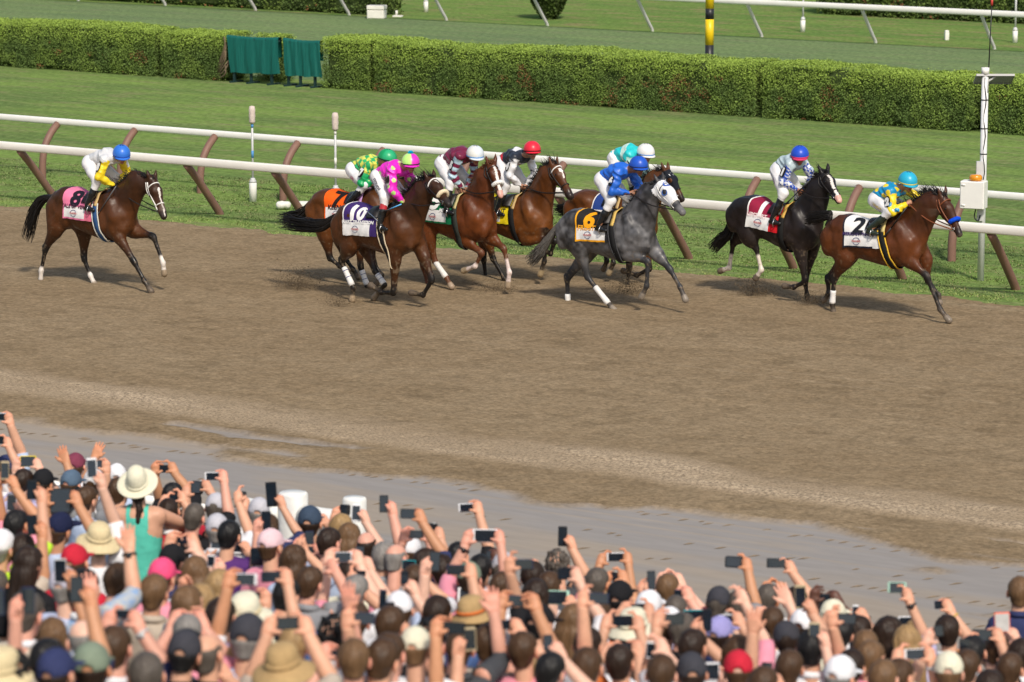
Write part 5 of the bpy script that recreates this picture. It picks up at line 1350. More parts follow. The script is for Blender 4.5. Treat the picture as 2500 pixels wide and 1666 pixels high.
    def lay(v, off):
        pp = []
        for x_, y_, _ in v:
            p0 = o + ex * x_ + ey * y_; pp.append(p0 + out * (R0 + off) - bx)
        return pp
    aa = np.linspace(0, 2 * math.pi, 25)[:-1]
    ov = np.concatenate([[(0, 0, 0)], [(0.035 * math.cos(t), 0.045 * math.sin(t), 0) for t in aa], [(0.062 * math.cos(t), 0.088 * math.sin(t), 0) for t in aa]])
    fo = [(0, 1 + k, 1 + (k + 1) % 24) for k in range(24)] + [(1 + k, 25 + k, 25 + (k + 1) % 24, 1 + (k + 1) % 24) for k in range(24)]
    ab = mk('number_badge', lay(ov, 0.016), fo, cloth_mat('badge ' + d['key'], d.get('badge', (0.012, 0.012, 0.014))), root)
    v, f = text_mesh(d['no'], d.get('asz', 0.155), 0.014); mk('badge_number', lay(v, 0.024), f, cloth_mat('badge number ' + d['key'], d.get('badgenum', (0.80, 0.79, 0.76))), ab, smooth=False)
    # reins (part of the bridle) to both hands
    for s, H_ in ((0, hn), (1, hf)):
        b = h['bit'][s]; mid = lerp(b, H_, 0.5) + [0, (-0.03, 0.03)[s], -0.05]
        g = MB(); g.tube(curve([b, mid, H_ + [0.03, 0, 0]], 14), 0.010, 6); g.build('rein', d.get('rein', h['MT']), h['root'])
    if d.get('whip'):
        a_, b_, cw = d['whip']; A = loc(a_, -0.2); Bp = loc(b_, -0.30); wl = thing('whip', d['whiplabel'], 'whip', h['base'] + Rm @ A, 'whips held by the jockeys'); wl.rotation_euler = (0, 0, rot)
        g = MB(); g.tube([(0, 0, 0), (Bp - A) * 0.7], [0.011, 0.008], 6); g.build('shaft', mat('whip ' + d['key'], cw, 0.4, 0.4, var=0), wl)
        g = MB(); g.tube([(Bp - A) * 0.7, Bp - A], [0.010, 0.016], 6); g.build('flap', M_whip, wl)

# colour of the silks --------------------------------------------------------------------------------
def base_silk(body, sleeve):
    return lambda V, arm, ua, k: np.where(arm[:, None], np.array(sleeve), np.array(body))
def dots_silk(body, bdot, sleeve, sdot, sp=0.125, rad=0.036, seed=1):
    def f(V, arm, ua, k):
        c = np.where(arm[:, None], np.array(sleeve), np.array(body)); r = np.random.default_rng(seed)
        n = len(V); ch = []; P = V[r.permutation(n)]
        for p in P[:4000]:
            if all(np.linalg.norm(p - q) > sp for q in ch): ch.append(p)
        for p in ch:
            m = np.linalg.norm(V - p, axis=1) < rad; ia = arm & m; c[ia] = sdot; c[m & ~arm] = bdot
        return c
    return f
def stripe_sleeve(body, s1, s2, w=0.22):
    def f(V, arm, ua, k):
        c = np.tile(np.array(body), (len(V), 1)); a = ((ua / w) % 2) < 1
        c[arm & a] = s1; c[arm & ~a] = s2; return c
    return f
def check_sleeve(body, s1, s2):
    def f(V, arm, ua, k):
        c = np.tile(np.array(body), (len(V), 1)) * (0.85 + 0.3 * vnoise(V[:, 0] * 9, V[:, 2] * 9, 4)[:, None]); a = (((ua / 0.20).astype(int) + (V[:, 1] / 0.05).astype(int) + ((V[:, 2] + V[:, 0]) / 0.06).astype(int)) % 2) == 0
        c[arm & a] = s1; c[arm & ~a] = s2; return c
    return f
def diamond_silk(c1, c2, sleeve):
    def f(V, arm, ua, k):
        r = V - k['pel']; u = (r @ k['tdir']) / 0.10; w = V[:, 1] / 0.08; a = ((np.floor(u + w) + np.floor(u - w)) % 2) == 0
        c = np.where(a[:, None], np.array(c1), np.array(c2)); c[arm & (ua > 0.35)] = sleeve; return c
    return f
def panel_silk(body, sleeve, extra):   # extra: list of (tlo, thi, ymax, colour) patches on the back
    def f(V, arm, ua, k):
        c = np.where(arm[:, None], np.array(sleeve), np.array(body)); r = V - k['pel']; t = (r @ k['tdir']) / np.linalg.norm(k['sho'] - k['pel'])
        for lo_, hi_, y0, y1, col in extra: m = ~arm & (t > lo_) & (t < hi_) & (V[:, 1] > y0) & (V[:, 1] < y1); c[m] = col
        return c
    return f

WHT = (0.76, 0.75, 0.74); BLK = (0.012, 0.012, 0.014)
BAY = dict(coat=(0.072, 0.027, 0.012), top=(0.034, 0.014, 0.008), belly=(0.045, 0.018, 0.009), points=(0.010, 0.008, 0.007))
HORSES = [
 dict(key='eight', tile='C1', gp=(240, 701), W=(905, 555), Cr=(570, 532), Bt=(374, 750), Ch=(1180, 760), Gi=(930, 990), poll=(1262, 462), pl=0.0, muz=(1372, 805), ml=-0.10, crest=(1110, 425), seed=1,
      nF=((960, 905), (1112, 1160), (1195, 1318), (1248, 1398)), fF=((1110, 900), (1282, 945), (1362, 1165), (1372, 1248)), nH=((490, 850), (372, 1058), (338, 1230), (332, 1338)), fH=((690, 860), (705, 1132), (758, 1272), (797, 1352)),
      tail=((440, 590), (350, 640), (275, 770), (225, 970)), sock_fF=1.75, sock_nH=1.80, sock_fH=1.82, hoof_fF=(0.30, 0.22, 0.14), hoof_nH=(0.30, 0.24, 0.18), hoof_fH=(0.32, 0.26, 0.2), sweat=1,
      blaze=((0.30, 0.45, 0.02, 0.0), (0.42, 0.98, 0.010, 0.0)), browtack=M_wtack, cheektack=M_wtack, nosetack=M_wtack, turn=2,
      cloth=dict(field=(0.72, 0.19, 0.33), edge=(0.72, 0.19, 0.33), front=0.72, frontc=(0.70, 0.16, 0.25), num=(0.012, 0.01, 0.02), no='8', name='TALE OF VERVE', namec=(0.10, 0.03, 0.06), girth=(0.03, 0.08, 0.20), trim=(0.7, 0.68, 0.6), nas=0.40, nasz=0.058),
      label='dark bay racehorse trailing last at the left, white bridle and pink saddle cloth', **BAY),
 dict(key='ten', tile='C2', gp=(940, 748), W=(1040, 592), Cr=(800, 592), Bt=(632, 760), Ch=(1400, 900), Gi=(1020, 1045), poll=(1395, 395), pl=0.0, muz=(1580, 640), ml=-0.20, crest=(1290, 450), seed=2, turn=7,
      nF=((1110, 1080), (1090, 1350), (985, 1345), (905, 1290)), fF=((1330, 1090), (1420, 1240), (1345, 1365), (1255, 1348)), nH=((745, 950), (655, 1090), (752, 1305), (745, 1395)), fH=((850, 960), (945, 1165), (1025, 1280), (940, 1385)),
      tail=((640, 770), (500, 785), (340, 780), (150, 745)), tailw=1.2, wraps=(('nH', 0.22, 0.92), ('fH', 0.25, 0.95)), wraplines=(0.35, 0.6), hoof_nH=(0.38, 0.28, 0.18), blaze=((0.22, 0.30, 0.02, -0.01), (0.30, 0.36, 0.008, 0.0)),
      sheepskin=(0.72, 0.60, 0.42), browtack=M_wtack, manefly=0.7, manelen=1.2,
      cloth=dict(field=(0.045, 0.022, 0.13), edge=(0.72, 0.70, 0.68), front=0.78, num=WHT, no='10', name='SMART TRANSITION', nas=0.42, nasz=0.052, nsz=0.31, ns=0.40, x=(-0.46, 0.22), namec=WHT, trim=(0.72, 0.6, 0.42)),
      label='bay racehorse with purple saddle cloth, cream noseband and long streaming black tail', **BAY),
 dict(key='seven', tile='C2', gp=(850, 700), W=(900, 478), Cr=(590, 480), Bt=(405, 660), Ch=(1150, 720), Gi=(880, 900), poll=(1215, 400), muz=(1400, 600), crest=(1090, 400), seed=3,
      nF=((800, 960), (815, 1130), (870, 1290), (905, 1320)), fF=((880, 940), (935, 1110), (1000, 1200), (960, 1260)), nH=((530, 880), (560, 1060), (640, 1125), (700, 1160)), fH=((600, 880), (690, 1050), (760, 1150), (800, 1210)),
      tail=((420, 650), (340, 680), (240, 715), (170, 740)), coat=(0.115, 0.042, 0.016), top=(0.06, 0.024, 0.012), belly=(0.085, 0.032, 0.013), wraps=(('nF', 0.2, 0.95),), wraplines=(0.4, 0.65),
      cloth=dict(field=(0.80, 0.105, 0.006), edge=(0.80, 0.105, 0.006), num=(0.015, 0.01, 0.01), no='7', name='KEEN ICE', nas=0.44, nasz=0.072, namec=(0.03, 0.01, 0.01), pad=(0.45, 0.25, 0.5)),
      label='brown racehorse with orange saddle cloth, mostly hidden behind the purple clothed horse'),
 dict(key='five', tile='C3', gp=(1130, 712), W=(520, 555), Cr=(200, 540), Bt=(10, 700), Ch=(790, 820), Gi=(430, 1030), poll=(740, 292), muz=(838, 600), ml=-0.16, crest=(620, 395), seed=4, turn=8,
      nF=((470, 975), (655, 1115), (592, 1235), (495, 1272)), fF=((720, 960), (865, 1070), (915, 1290), (902, 1405)), nH=((170, 930), (222, 1185), (330, 1340), (372, 1412)), fH=((90, 950), (130, 1240), (170, 1390), (205, 1470)),
      tail=((0, 620), (-80, 650), (-150, 680)), coat=(0.115, 0.035, 0.013), top=(0.078, 0.024, 0.010), belly=(0.09, 0.03, 0.012), points=(0.11, 0.036, 0.015), hair=M_hairc, sock_nF=1.72, sock_fF=1.45, hoof_nF=(0.42, 0.32, 0.2), hoof_fF=(0.40, 0.30, 0.2), hoof_nH=(0.40, 0.3, 0.22), sockc=(0.70, 0.58, 0.54),
      wraps=(('nH', 0.1, 0.98),), blaze=((0.14, 0.62, 0.022, 0.0), (0.6, 1.0, 0.026, -0.01)), pinknose=1, sheepskin=(0.80, 0.79, 0.76), manefly=0.3, manelen=0.8,
      cloth=dict(field=(0.006, 0.13, 0.05), edge=(0.006, 0.13, 0.05), frontc=(0.006, 0.15, 0.06), num=WHT, no='5', name='MES', nas=0.68, namec=WHT, girth=(0.03, 0.035, 0.03), pad=(0.5, 0.42, 0.2)),
      label='chestnut racehorse with white blaze and white noseband, green saddle cloth'),
 dict(key='four', tile='C3', gp=(1300, 695), W=(1030, 560), Cr=(740, 540), Bt=(560, 720), Ch=(1318, 830), Gi=(900, 1012), poll=(1312, 295), muz=(1490, 640), ml=-0.12, crest=(1195, 372), seed=5, turn=7,
      nF=((1060, 980), (1245, 1000), (1222, 1190), (1190, 1298)), fF=((1200, 960), (1330, 1000), (1290, 1120), (1240, 1090)), nH=((700, 900), (755, 1165), (855, 1345), (950, 1440)), fH=((660, 900), (680, 1170), (700, 1340), (725, 1425)),
      tail=((560, 640), (480, 680), (400, 720)), coat=(0.135, 0.050, 0.017), top=(0.075, 0.028, 0.012), belly=(0.10, 0.038, 0.014), hoof_nF=(0.42, 0.31, 0.17), hoof_fH=(0.5, 0.42, 0.34), sock_fH=2.3, blaze=((0.22, 0.34, 0.035, 0.0), (0.34, 0.5, 0.012, 0.0)), browtack=M_wtack,
      cloth=dict(field=(0.78, 0.60, 0.01), edge=(0.78, 0.60, 0.01), front=0.70, num=(0.012, 0.012, 0.012), no='4', name='RAIT', nas=0.66, nasz=0.075, namec=(0.02, 0.02, 0.02), gx=0.18),
      label='bay racehorse with white star, white browband and yellow saddle cloth', manefly=0.6),
 dict(key='three', tile='C4', gp=(1480, 690), W=(900, 505), Cr=(610, 490), Bt=(470, 640), Ch=(1215, 780), Gi=(890, 950), poll=(1245, 330), muz=(1385, 560), ml=0.0, crest=(1120, 360), seed=6, turn=4,
      nF=((930, 950), (938, 1140), (920, 1280), (900, 1360)), fF=((1080, 960), (1112, 1150), (1010, 1200), (905, 1165)), nH=((640, 830), (780, 960), (805, 1100), (772, 1175)), fH=((600, 830), (720, 960), (760, 1080), (735, 1140)),
      tail=((500, 610), (420, 640), (330, 660)), coat=(0.115, 0.042, 0.016), top=(0.075, 0.029, 0.013), belly=(0.11, 0.04, 0.016), hoof_nH=(0.36, 0.28, 0.17), hood=(0.010, 0.013, 0.02), hoodedge=(0.012, 0.012, 0.014), hoodtext=(('GPW', 0.20, 1, -0.35, 0.095, WHT),), forelock=False, manelen=1.2,
      cloth=dict(field=(0.02, 0.05, 0.22), edge=(0.72, 0.71, 0.7), num=WHT, x=(-0.20, 0.25), no='3', ns=0.62, nsz=0.3, name=' ', nas=0.42, nasz=0.06, namec=WHT),
      label='bay racehorse in black blinker hood, hidden behind the grey horse'),
 dict(key='six', tile='C4', gp=(1480, 753), W=(880, 640), Cr=(545, 642), Bt=(333, 830), Ch=(1215, 900), Gi=(862, 1122), poll=(1195, 428), muz=(1398, 690), ml=-0.14, crest=(1050, 478), seed=7, turn=3,
      nF=((930, 1020), (1092, 1085), (1082, 1290), (1043, 1375)), fF=((1160, 1010), (1285, 1150), (1370, 1300), (1410, 1395)), nH=((530, 940), (588, 1215), (745, 1415), (806, 1485)), fH=((610, 980), (430, 1230), (436, 1440), (436, 1508)),
      tail=((340, 850), (255, 925), (190, 1010), (105, 1100)), tailw=0.9, tailhair=M_tailg, hair=M_hairg, coat=(0.085, 0.083, 0.087), top=(0.060, 0.058, 0.062), belly=(0.105, 0.102, 0.105), points=(0.030, 0.030, 0.033), pstart=(0.3, 0.9), dapple=1, muzzle=(0.16, 0.155, 0.155), lip=(0.3, 0.28, 0.27), hoof=(0.24, 0.21, 0.18), hoof_fH=(0.6, 0.5, 0.4),
      wraps=(('fH', 0.60, 1.25), ('nH', 0.42, 1.12)), hood=(0.74, 0.74, 0.76), hoodedge=(0.05, 0.13, 0.42), hoodtext=(('G', 0.19, 1, -0.10, 0.15, (0.03, 0.10, 0.42)),), forelock=False, nosetack=M_wtack, cheektack=M_wtack, manefly=0.35, manelen=0.7,
      cloth=dict(field=(0.018, 0.017, 0.017), edge=(0.80, 0.36, 0.01), front=0.86, frontc=(0.02, 0.02, 0.022), num=(0.82, 0.34, 0.008), no='6', name='FROSTED', namec=(0.82, 0.36, 0.02), nasz=0.075, nas=0.42, pad=(0.62, 0.42, 0.12), trim=(0.06, 0.06, 0.065), gx=0.19, nsz=0.40),
      label='dappled grey racehorse in white blinker hood with black saddle cloth'),
 dict(key='one', tile='C5', gp=(1880, 733), W=(850, 598), Cr=(540, 545), Bt=(348, 740), Ch=(1112, 860), Gi=(800, 1010), poll=(1108, 325), muz=(1250, 580), ml=-0.22, crest=(1005, 420), seed=8, turn=3,
      nF=((900, 1010), (945, 1275), (842, 1325), (772, 1316)), fF=((1010, 1010), (950, 1270), (968, 1395), (980, 1478)), nH=((460, 910), (515, 985), (562, 1175), (518, 1238)), fH=((400, 890), (325, 945), (290, 1155), (222, 1178)),
      tail=((350, 760), (285, 830), (215, 910), (130, 1000)), coat=(0.020, 0.014, 0.013), top=(0.013, 0.010, 0.010), belly=(0.022, 0.015, 0.013), points=(0.014, 0.010, 0.010), sock_nH=1.32, sock_fH=1.42, sockc=(0.70, 0.62, 0.54), blaze=((0.14, 0.42, 0.024, 0.0), (0.40, 0.92, 0.022, -0.012)), pinknose=1,
      cloth=dict(field=(0.26, 0.012, 0.045), edge=(0.75, 0.74, 0.72), front=0.70, frontc=(0.62, 0.012, 0.02), num=WHT, no='1', name='UPSTART', nas=0.30, nasz=0.06, namec=(0.75, 0.6, 0.6), girth=(0.012, 0.012, 0.012), pad=(0.55, 0.34, 0.08), glean=0.06),
      label='nearly black racehorse with white blaze and white hind socks, maroon and white saddle cloth'),
 dict(key='two', tile='C6', gp=(2170, 776), W=(760, 512), Cr=(450, 512), Bt=(226, 690), Ch=(1110, 780), Gi=(832, 978), poll=(1212, 345), muz=(1378, 708), ml=-0.10, crest=(1060, 345), seed=9, turn=2,
      nF=((900, 895), (1072, 1048), (1192, 1342), (1260, 1428)), fF=((1060, 900), (1092, 1085), (1185, 1215), (1192, 1270)), nH=((390, 870), (268, 1082), (252, 1290), (262, 1362)), fH=((400, 900), (225, 1085), (228, 1200), (195, 1250)),
      tail=((340, 535), (240, 520), (130, 540), (25, 545)), tailw=0.9, wraps=(('nH', 0.45, 1.0),), sheepskin=(0.006, 0.07, 0.62), tack=M_leatherb, manefly=0.75, manelen=1.25, hoof_nF=(0.2, 0.17, 0.14), hoof_fF=(0.22, 0.18, 0.15), sweat=1,
      cloth=dict(field=(0.76, 0.75, 0.74), edge=(0.015, 0.017, 0.03), front=0.80, frontc=(0.74, 0.73, 0.72), num=(0.012, 0.014, 0.02), no='2', name='AMERICAN PHAROAH', namec=(0.05, 0.03, 0.12), nasz=0.048, nas=0.44, girth=(0.012, 0.013, 0.014), trim=(0.80, 0.50, 0.05), gx=0.16, glean=0.16, pad=(0.60, 0.48, 0.2)),
      label='bright bay racehorse leading at far right, blue noseband and white saddle cloth', coat=(0.095, 0.031, 0.013), top=(0.048, 0.017, 0.009), belly=(0.060, 0.021, 0.010), points=(0.013, 0.010, 0.009)),
]
YEL = (0.80, 0.60, 0.02)
JOCKEYS = dict(
 eight=dict(key='eight', no='8', seed=1, px=dict(pel=(765, 330), sho=(880, 300), helm=(1012, 258), elb=(830, 470), hand=(945, 520), knee=(800, 525), foot=(728, 700), felb=(1050, 430), fhand=(985, 510)), helm=((0.03, 0.16, 0.62), None), band=(0.02, 0.08, 0.4), peak=(0.03, 0.15, 0.6),
      silks=panel_silk((0.62, 0.62, 0.63), YEL, [(0.55, 0.75, -0.05, 0.05, (0.04, 0.10, 0.45))]), look=-0.62, down=0.22, glove=(0.02, 0.02, 0.022), whip=((965, 530), (770, 830), (0.08, 0.08, 0.085)), whiplabel='thin dark whip pointing down in the hand of the white and yellow jockey',
      label='jockey in white silks with yellow sleeves and blue helmet'),
 ten=dict(key='ten', no='10', seed=2, px=dict(pel=(985, 375), sho=(1085, 325), helm=(1235, 262), elb=(1065, 500), hand=(1185, 592), knee=(1060, 585), foot=(985, 790), felb=(1245, 430), fhand=(1225, 560)), helm=((0.72, 0.03, 0.48), (0.50, 0.85, 0.22)), band=(0.02, 0.02, 0.02), peak=(0.72, 0.03, 0.48), pompom=(0.0, 0.38, 0.62), asz=0.125, badge=(0.78, 0.76, 0.72), badgenum=(0.03, 0.02, 0.02),
      silks=dots_silk((0.78, 0.022, 0.52), (0.45, 0.82, 0.2), (0.78, 0.022, 0.52), (0.45, 0.82, 0.2), 0.135, 0.036), look=-0.58, down=0.05, boottop=(0.45, 0.03, 0.04), legtext=(('KENTUCKY', 'LEGENDS'), (0.03, 0.02, 0.05)), whip=((1160, 610), (1015, 670), (0.10, 0.40, 0.75)), whiplabel='light blue whip held by the magenta polka dot jockey',
      label='jockey in magenta silks with lime polka dots, helmet topped by a blue pompom'),
 seven=dict(key='seven', no='7', seed=3, px=dict(pel=(775, 320), sho=(890, 285), helm=(1045, 225), elb=(830, 430), hand=(960, 445), knee=(860, 470), foot=(712, 622)), helm=((0.01, 0.30, 0.10), (0.02, 0.38, 0.16)), peak=(0.01, 0.30, 0.10),
      silks=diamond_silk((0.02, 0.38, 0.12), (0.62, 0.62, 0.10), (0.01, 0.33, 0.10)), look=0.10, down=0.15, legtext=(('PDJF',), (0.45, 0.02, 0.06)),
      label='jockey in green and yellow diamond silks and green helmet'),
 five=dict(key='five', no='5', seed=4, px=dict(pel=(320, 285), sho=(450, 235), helm=(598, 215), elb=(345, 420), hand=(465, 525), knee=(455, 520), foot=(340, 720), felb=(600, 420), fhand=(520, 520)), helm=((0.62, 0.68, 0.72), (0.70, 0.70, 0.66)), band=(0.10, 0.30, 0.65), peak=(0.62, 0.68, 0.72),
      silks=stripe_sleeve((0.16, 0.014, 0.045), (0.42, 0.58, 0.68), (0.17, 0.015, 0.05), 0.24), look=-0.45, down=0.15,
      label='jockey in maroon silks with pale blue striped sleeves and pale blue helmet'),
 four=dict(key='four', no='4', seed=5, px=dict(pel=(860, 290), sho=(960, 245), helm=(1117, 172), elb=(900, 400), hand=(1020, 498), knee=(905, 520), foot=(800, 735), felb=(1140, 330), fhand=(1060, 500)), helm=((0.70, 0.02, 0.045), None), band=(0.05, 0.01, 0.01), peak=(0.70, 0.02, 0.045), hl=-0.02,
      silks=panel_silk((0.022, 0.026, 0.038), (0.70, 0.70, 0.72), [(0.75, 1.0, -0.12, 0.12, (0.7, 0.7, 0.72)), (0.1, 0.3, -0.2, -0.08, (0.6, 0.02, 0.03))]), look=-0.62, down=-0.05,
      label='jockey in black silks with white sleeves and red helmet'),
 three=dict(key='three', no='2', seed=6, px=dict(pel=(835, 225), sho=(940, 200), helm=(1080, 180), elb=(950, 350), hand=(1040, 490), knee=(880, 470), foot=(790, 660), felb=(1120, 330)), helm=((0.74, 0.73, 0.72), None), band=(0.10, 0.25, 0.6), peak=(0.74, 0.73, 0.72),
      silks=panel_silk((0.02, 0.52, 0.55), (0.45, 0.72, 0.66), [(0.55, 0.85, -0.2, 0.2, (0.55, 0.74, 0.66))]), look=-0.35, down=0.10,
      label='jockey in turquoise silks and white helmet behind the blue clad jockey'),
 six=dict(key='six', no='6', seed=7, px=dict(pel=(735, 400), sho=(850, 345), helm=(1020, 285), elb=(800, 505), hand=(940, 518), knee=(810, 610), foot=(690, 800), felb=(1010, 440), fhand=(1000, 505)), helm=((0.015, 0.085, 0.50), None), band=(0.02, 0.03, 0.1), peak=(0.015, 0.085, 0.50),
      silks=base_silk((0.018, 0.125, 0.58), (0.018, 0.125, 0.58)), look=-0.50, down=0.05, skin=(0.30, 0.14, 0.08),
      label='jockey in plain royal blue silks and blue helmet on the grey horse'),
 one=dict(key='one', no='1', seed=8, px=dict(pel=(725, 300), sho=(820, 250), helm=(900, 172), elb=(745, 415), hand=(880, 478), knee=(750, 540), foot=(665, 740), felb=(1015, 330), fhand=(930, 490)), helm=((0.015, 0.07, 0.52), None), band=(0.60, 0.05, 0.13), peak=(0.55, 0.04, 0.12), hl=-0.06,
      silks=check_sleeve((0.42, 0.52, 0.56), (0.03, 0.08, 0.42), (0.72, 0.74, 0.76)), look=-1.25, down=0.20, skin=(0.33, 0.15, 0.09), legtext=(('PDJF',), (0.10, 0.02, 0.10)), whip=((985, 395), (780, 600), (0.015, 0.015, 0.016)), whiplabel='black whip held by the pale blue satin jockey',
      label='jockey in pale silver blue satin with blue checked sleeves'),
 two=dict(key='two', no='2', seed=9, px=dict(pel=(655, 380), sho=(770, 320), helm=(915, 222), elb=(755, 465), hand=(905, 422), knee=(700, 510), foot=(585, 650), felb=(960, 340), fhand=(950, 420)), helm=((0.02, 0.38, 0.58), None), band=(0.70, 0.55, 0.05), peak=(0.02, 0.36, 0.56), helmtext=('Z', (0.75, 0.66, 0.10)),
      silks=dots_silk((0.008, 0.26, 0.50), YEL, YEL, (0.008, 0.24, 0.48), 0.15, 0.042, 3), look=-0.45, down=0.18, boot=(0.02, 0.03, 0.02), rein=M_leatherb, whip=((905, 450), (708, 708), (0.010, 0.012, 0.012)), whiplabel='dark green and black whip held by the turquoise and yellow jockey', legtext=(('JOCKEYS',), (0.62, 0.42, 0.04)), legsz=0.05,
      label='jockey in turquoise silks with yellow dots and turquoise helmet lettered Z'),
)
for _d in HORSES:
    jockey(horse(_d), JOCKEYS[_d['key']])
# ------------------------------------------------------------------ the crowd: parts made once
def arr_template(F, smooth=1):
    return F.mesh(smooth)
def noisy(V, Q, a, fx, fy, fz, seed):
    N = vnormals(V, Q); n = vnoise(V[:, 0] * fx, V[:, 1] * fy, seed, V[:, 2] * fz) - 0.5; n2 = vnoise(V[:, 0] * fx * 2.3, V[:, 1] * fy * 2.3, seed + 1, V[:, 2] * fz * 2.3) - 0.5
    return V + N * (a * (n + 0.5 * n2))[:, None]
def mk_me(name, V, Q, m):
    o = mk(name, V, Q, m); me = o.data; bpy.data.objects.remove(o); return me

# head: x right, y ahead, z up, origin between the ears (written x->0,y->1,z->2; Field squeezes along y)
HF = Field((-0.13, -0.17, -0.26), (0.13, 0.17, 0.17), 0.0085)
HF.ell((0, -0.012, 0.030), (0.079, 0.098, 0.093), 0.02).cone((0, 0.035, -0.035), (0, 0.052, -0.095), 0.062, 0.036, 0.03)
HF.cone((0, -0.02, -0.05), (0, -0.045, -0.22), 0.056, 0.060, 0.02).cone((0, 0.086, 0.005), (0, 0.112, -0.028), 0.010, 0.014, 0.012)
HF.cone((-0.018, 0.092, -0.062), (0.018, 0.092, -0.062), 0.010, 0.010, 0.01)
for s in (-1, 1): HF.ell((s * 0.086, -0.008, -0.010), (0.013, 0.029, 0.038), 0.006, np.array([[math.cos(s * 0.35), -math.sin(s * 0.35), 0], [math.sin(s * 0.35), math.cos(s * 0.35), 0], [0, 0, 1]])).cone((s * 0.05, 0.070, 0.022), (s * 0.02, 0.085, 0.024), 0.012, 0.012, 0.015)
HEAD_V, HEAD_Q = HF.mesh(1)
HEAD_M = np.ones((len(HEAD_V), 3))
for s in (-1, 1): HEAD_M[np.linalg.norm(HEAD_V - [s * 0.033, 0.088, 0.005], axis=1) < 0.014] = 0.25
HEAD_M[(np.abs(HEAD_V[:, 2] + 0.062) < 0.008) & (HEAD_V[:, 1] > 0.08) & (np.abs(HEAD_V[:, 0]) < 0.025)] = (0.85, 0.5, 0.5)
for s in (-1, 1): HEAD_M[(np.abs(HEAD_V[:, 0] - s * 0.082) < 0.016) & (np.abs(HEAD_V[:, 2] + 0.012) < 0.034) & (np.abs(HEAD_V[:, 1] + 0.008) < 0.03)] = (1.08, 0.86, 0.82)

M_tmp = mat('template', (0.5, 0.5, 0.5))
def hair_template(kind):
    F = Field((-0.19, -0.24, -0.46), (0.19, 0.22, 0.26), 0.0095)
    X, Y, Z = F.ax[0][:, None, None], F.ax[1][None, :, None], F.ax[2][None, None, :]
    r = {'buzz': (0.083, 0.103, 0.096), 'bald': (0.0815, 0.102, 0.095)}.get(kind, (0.090, 0.110, 0.100))
    F.ell((0, -0.014, 0.032), r, 0.01)
    if kind in ('short', 'buzz', 'bald', 'curly', 'under'):
        F.cone((0, -0.046, 0.0), (0, -0.056, -0.080), r[0] * 0.86, 0.054, 0.02)
    if kind in ('long', 'pony', 'bob'):
        F.cone((-0.028, -0.035, 0.01), (-0.030, -0.055, -0.10), 0.078, 0.072, 0.02); F.cone((0.028, -0.035, 0.01), (0.030, -0.055, -0.10), 0.078, 0.072, 0.02)
    if kind == 'long':
        F.cone((-0.035, -0.055, -0.08), (-0.045, -0.095, -0.36), 0.072, 0.050, 0.03); F.cone((0.035, -0.055, -0.08), (0.045, -0.095, -0.36), 0.072, 0.050, 0.03); F.cone((0, -0.065, -0.08), (0, -0.115, -0.38), 0.066, 0.044, 0.03)
    if kind == 'braid': F.cone((0, -0.046, 0.0), (0, -0.060, -0.09), 0.075, 0.06, 0.02).chain([(0, -0.075, -0.08), (0.012, -0.105, -0.2), (-0.01, -0.112, -0.30), (-0.02, -0.105, -0.40)], [0.034, 0.028, 0.022, 0.010], 0.012)
    if kind == 'pony':
        F.chain([(0, -0.10, 0.05), (0, -0.15, 0.03), (0, -0.16, -0.10), (0, -0.135, -0.24)], [0.03, 0.034, 0.036, 0.014], 0.015)
    cut = np.full(F.n, -1.0)
    face = np.minimum(Y - 0.030, 0.052 - Z) + 0 * X                # opening for the face
    low = (-0.082 - Z) + 0 * X + 0 * Y
    if kind in ('short', 'buzz', 'curly'): cut = np.maximum(face, low)
    elif kind in ('under', 'braid'): cut = np.maximum(np.maximum(face, low if kind == 'under' else -1.0 + 0 * X + 0 * Y + 0 * Z), Z - 0.02 + 0 * X + 0 * Y)
    elif kind == 'bald': cut = np.maximum(np.maximum(face, low), np.minimum(Z - 0.055, 0.075 - np.abs(X)) * 0.7 + 0.0 * Y)
    else: cut = face
    ears = np.full(F.n, -1.0)
    if kind in ('short', 'buzz', 'bald', 'under'):
        for s in (-1, 1): ears = np.maximum(ears, 0.040 - np.sqrt(((X - s * 0.09) / 1.25) ** 2 + (Y - 0.004) ** 2 + ((Z + 0.022) / 1.35) ** 2))
    F.f = np.maximum(F.f, np.maximum(cut, ears).astype(np.float32))
    V, Q = F.mesh(1)
    a = {'short': 0.009, 'buzz': 0.003, 'bald': 0.004, 'curly': 0.045, 'under': 0.005}.get(kind, 0.011)
    V = noisy(V, Q, a, 48, 40, 9 if kind not in ('curly',) else 36, 5); V = noisy(V, Q, a * 0.8, 105, 95, 14, 8)
    return mk_me('hair', V, Q, M_tmp)
HAIR = {k: hair_template(k) for k in ('short', 'buzz', 'bald', 'curly', 'under', 'long', 'pony', 'bob', 'braid')}

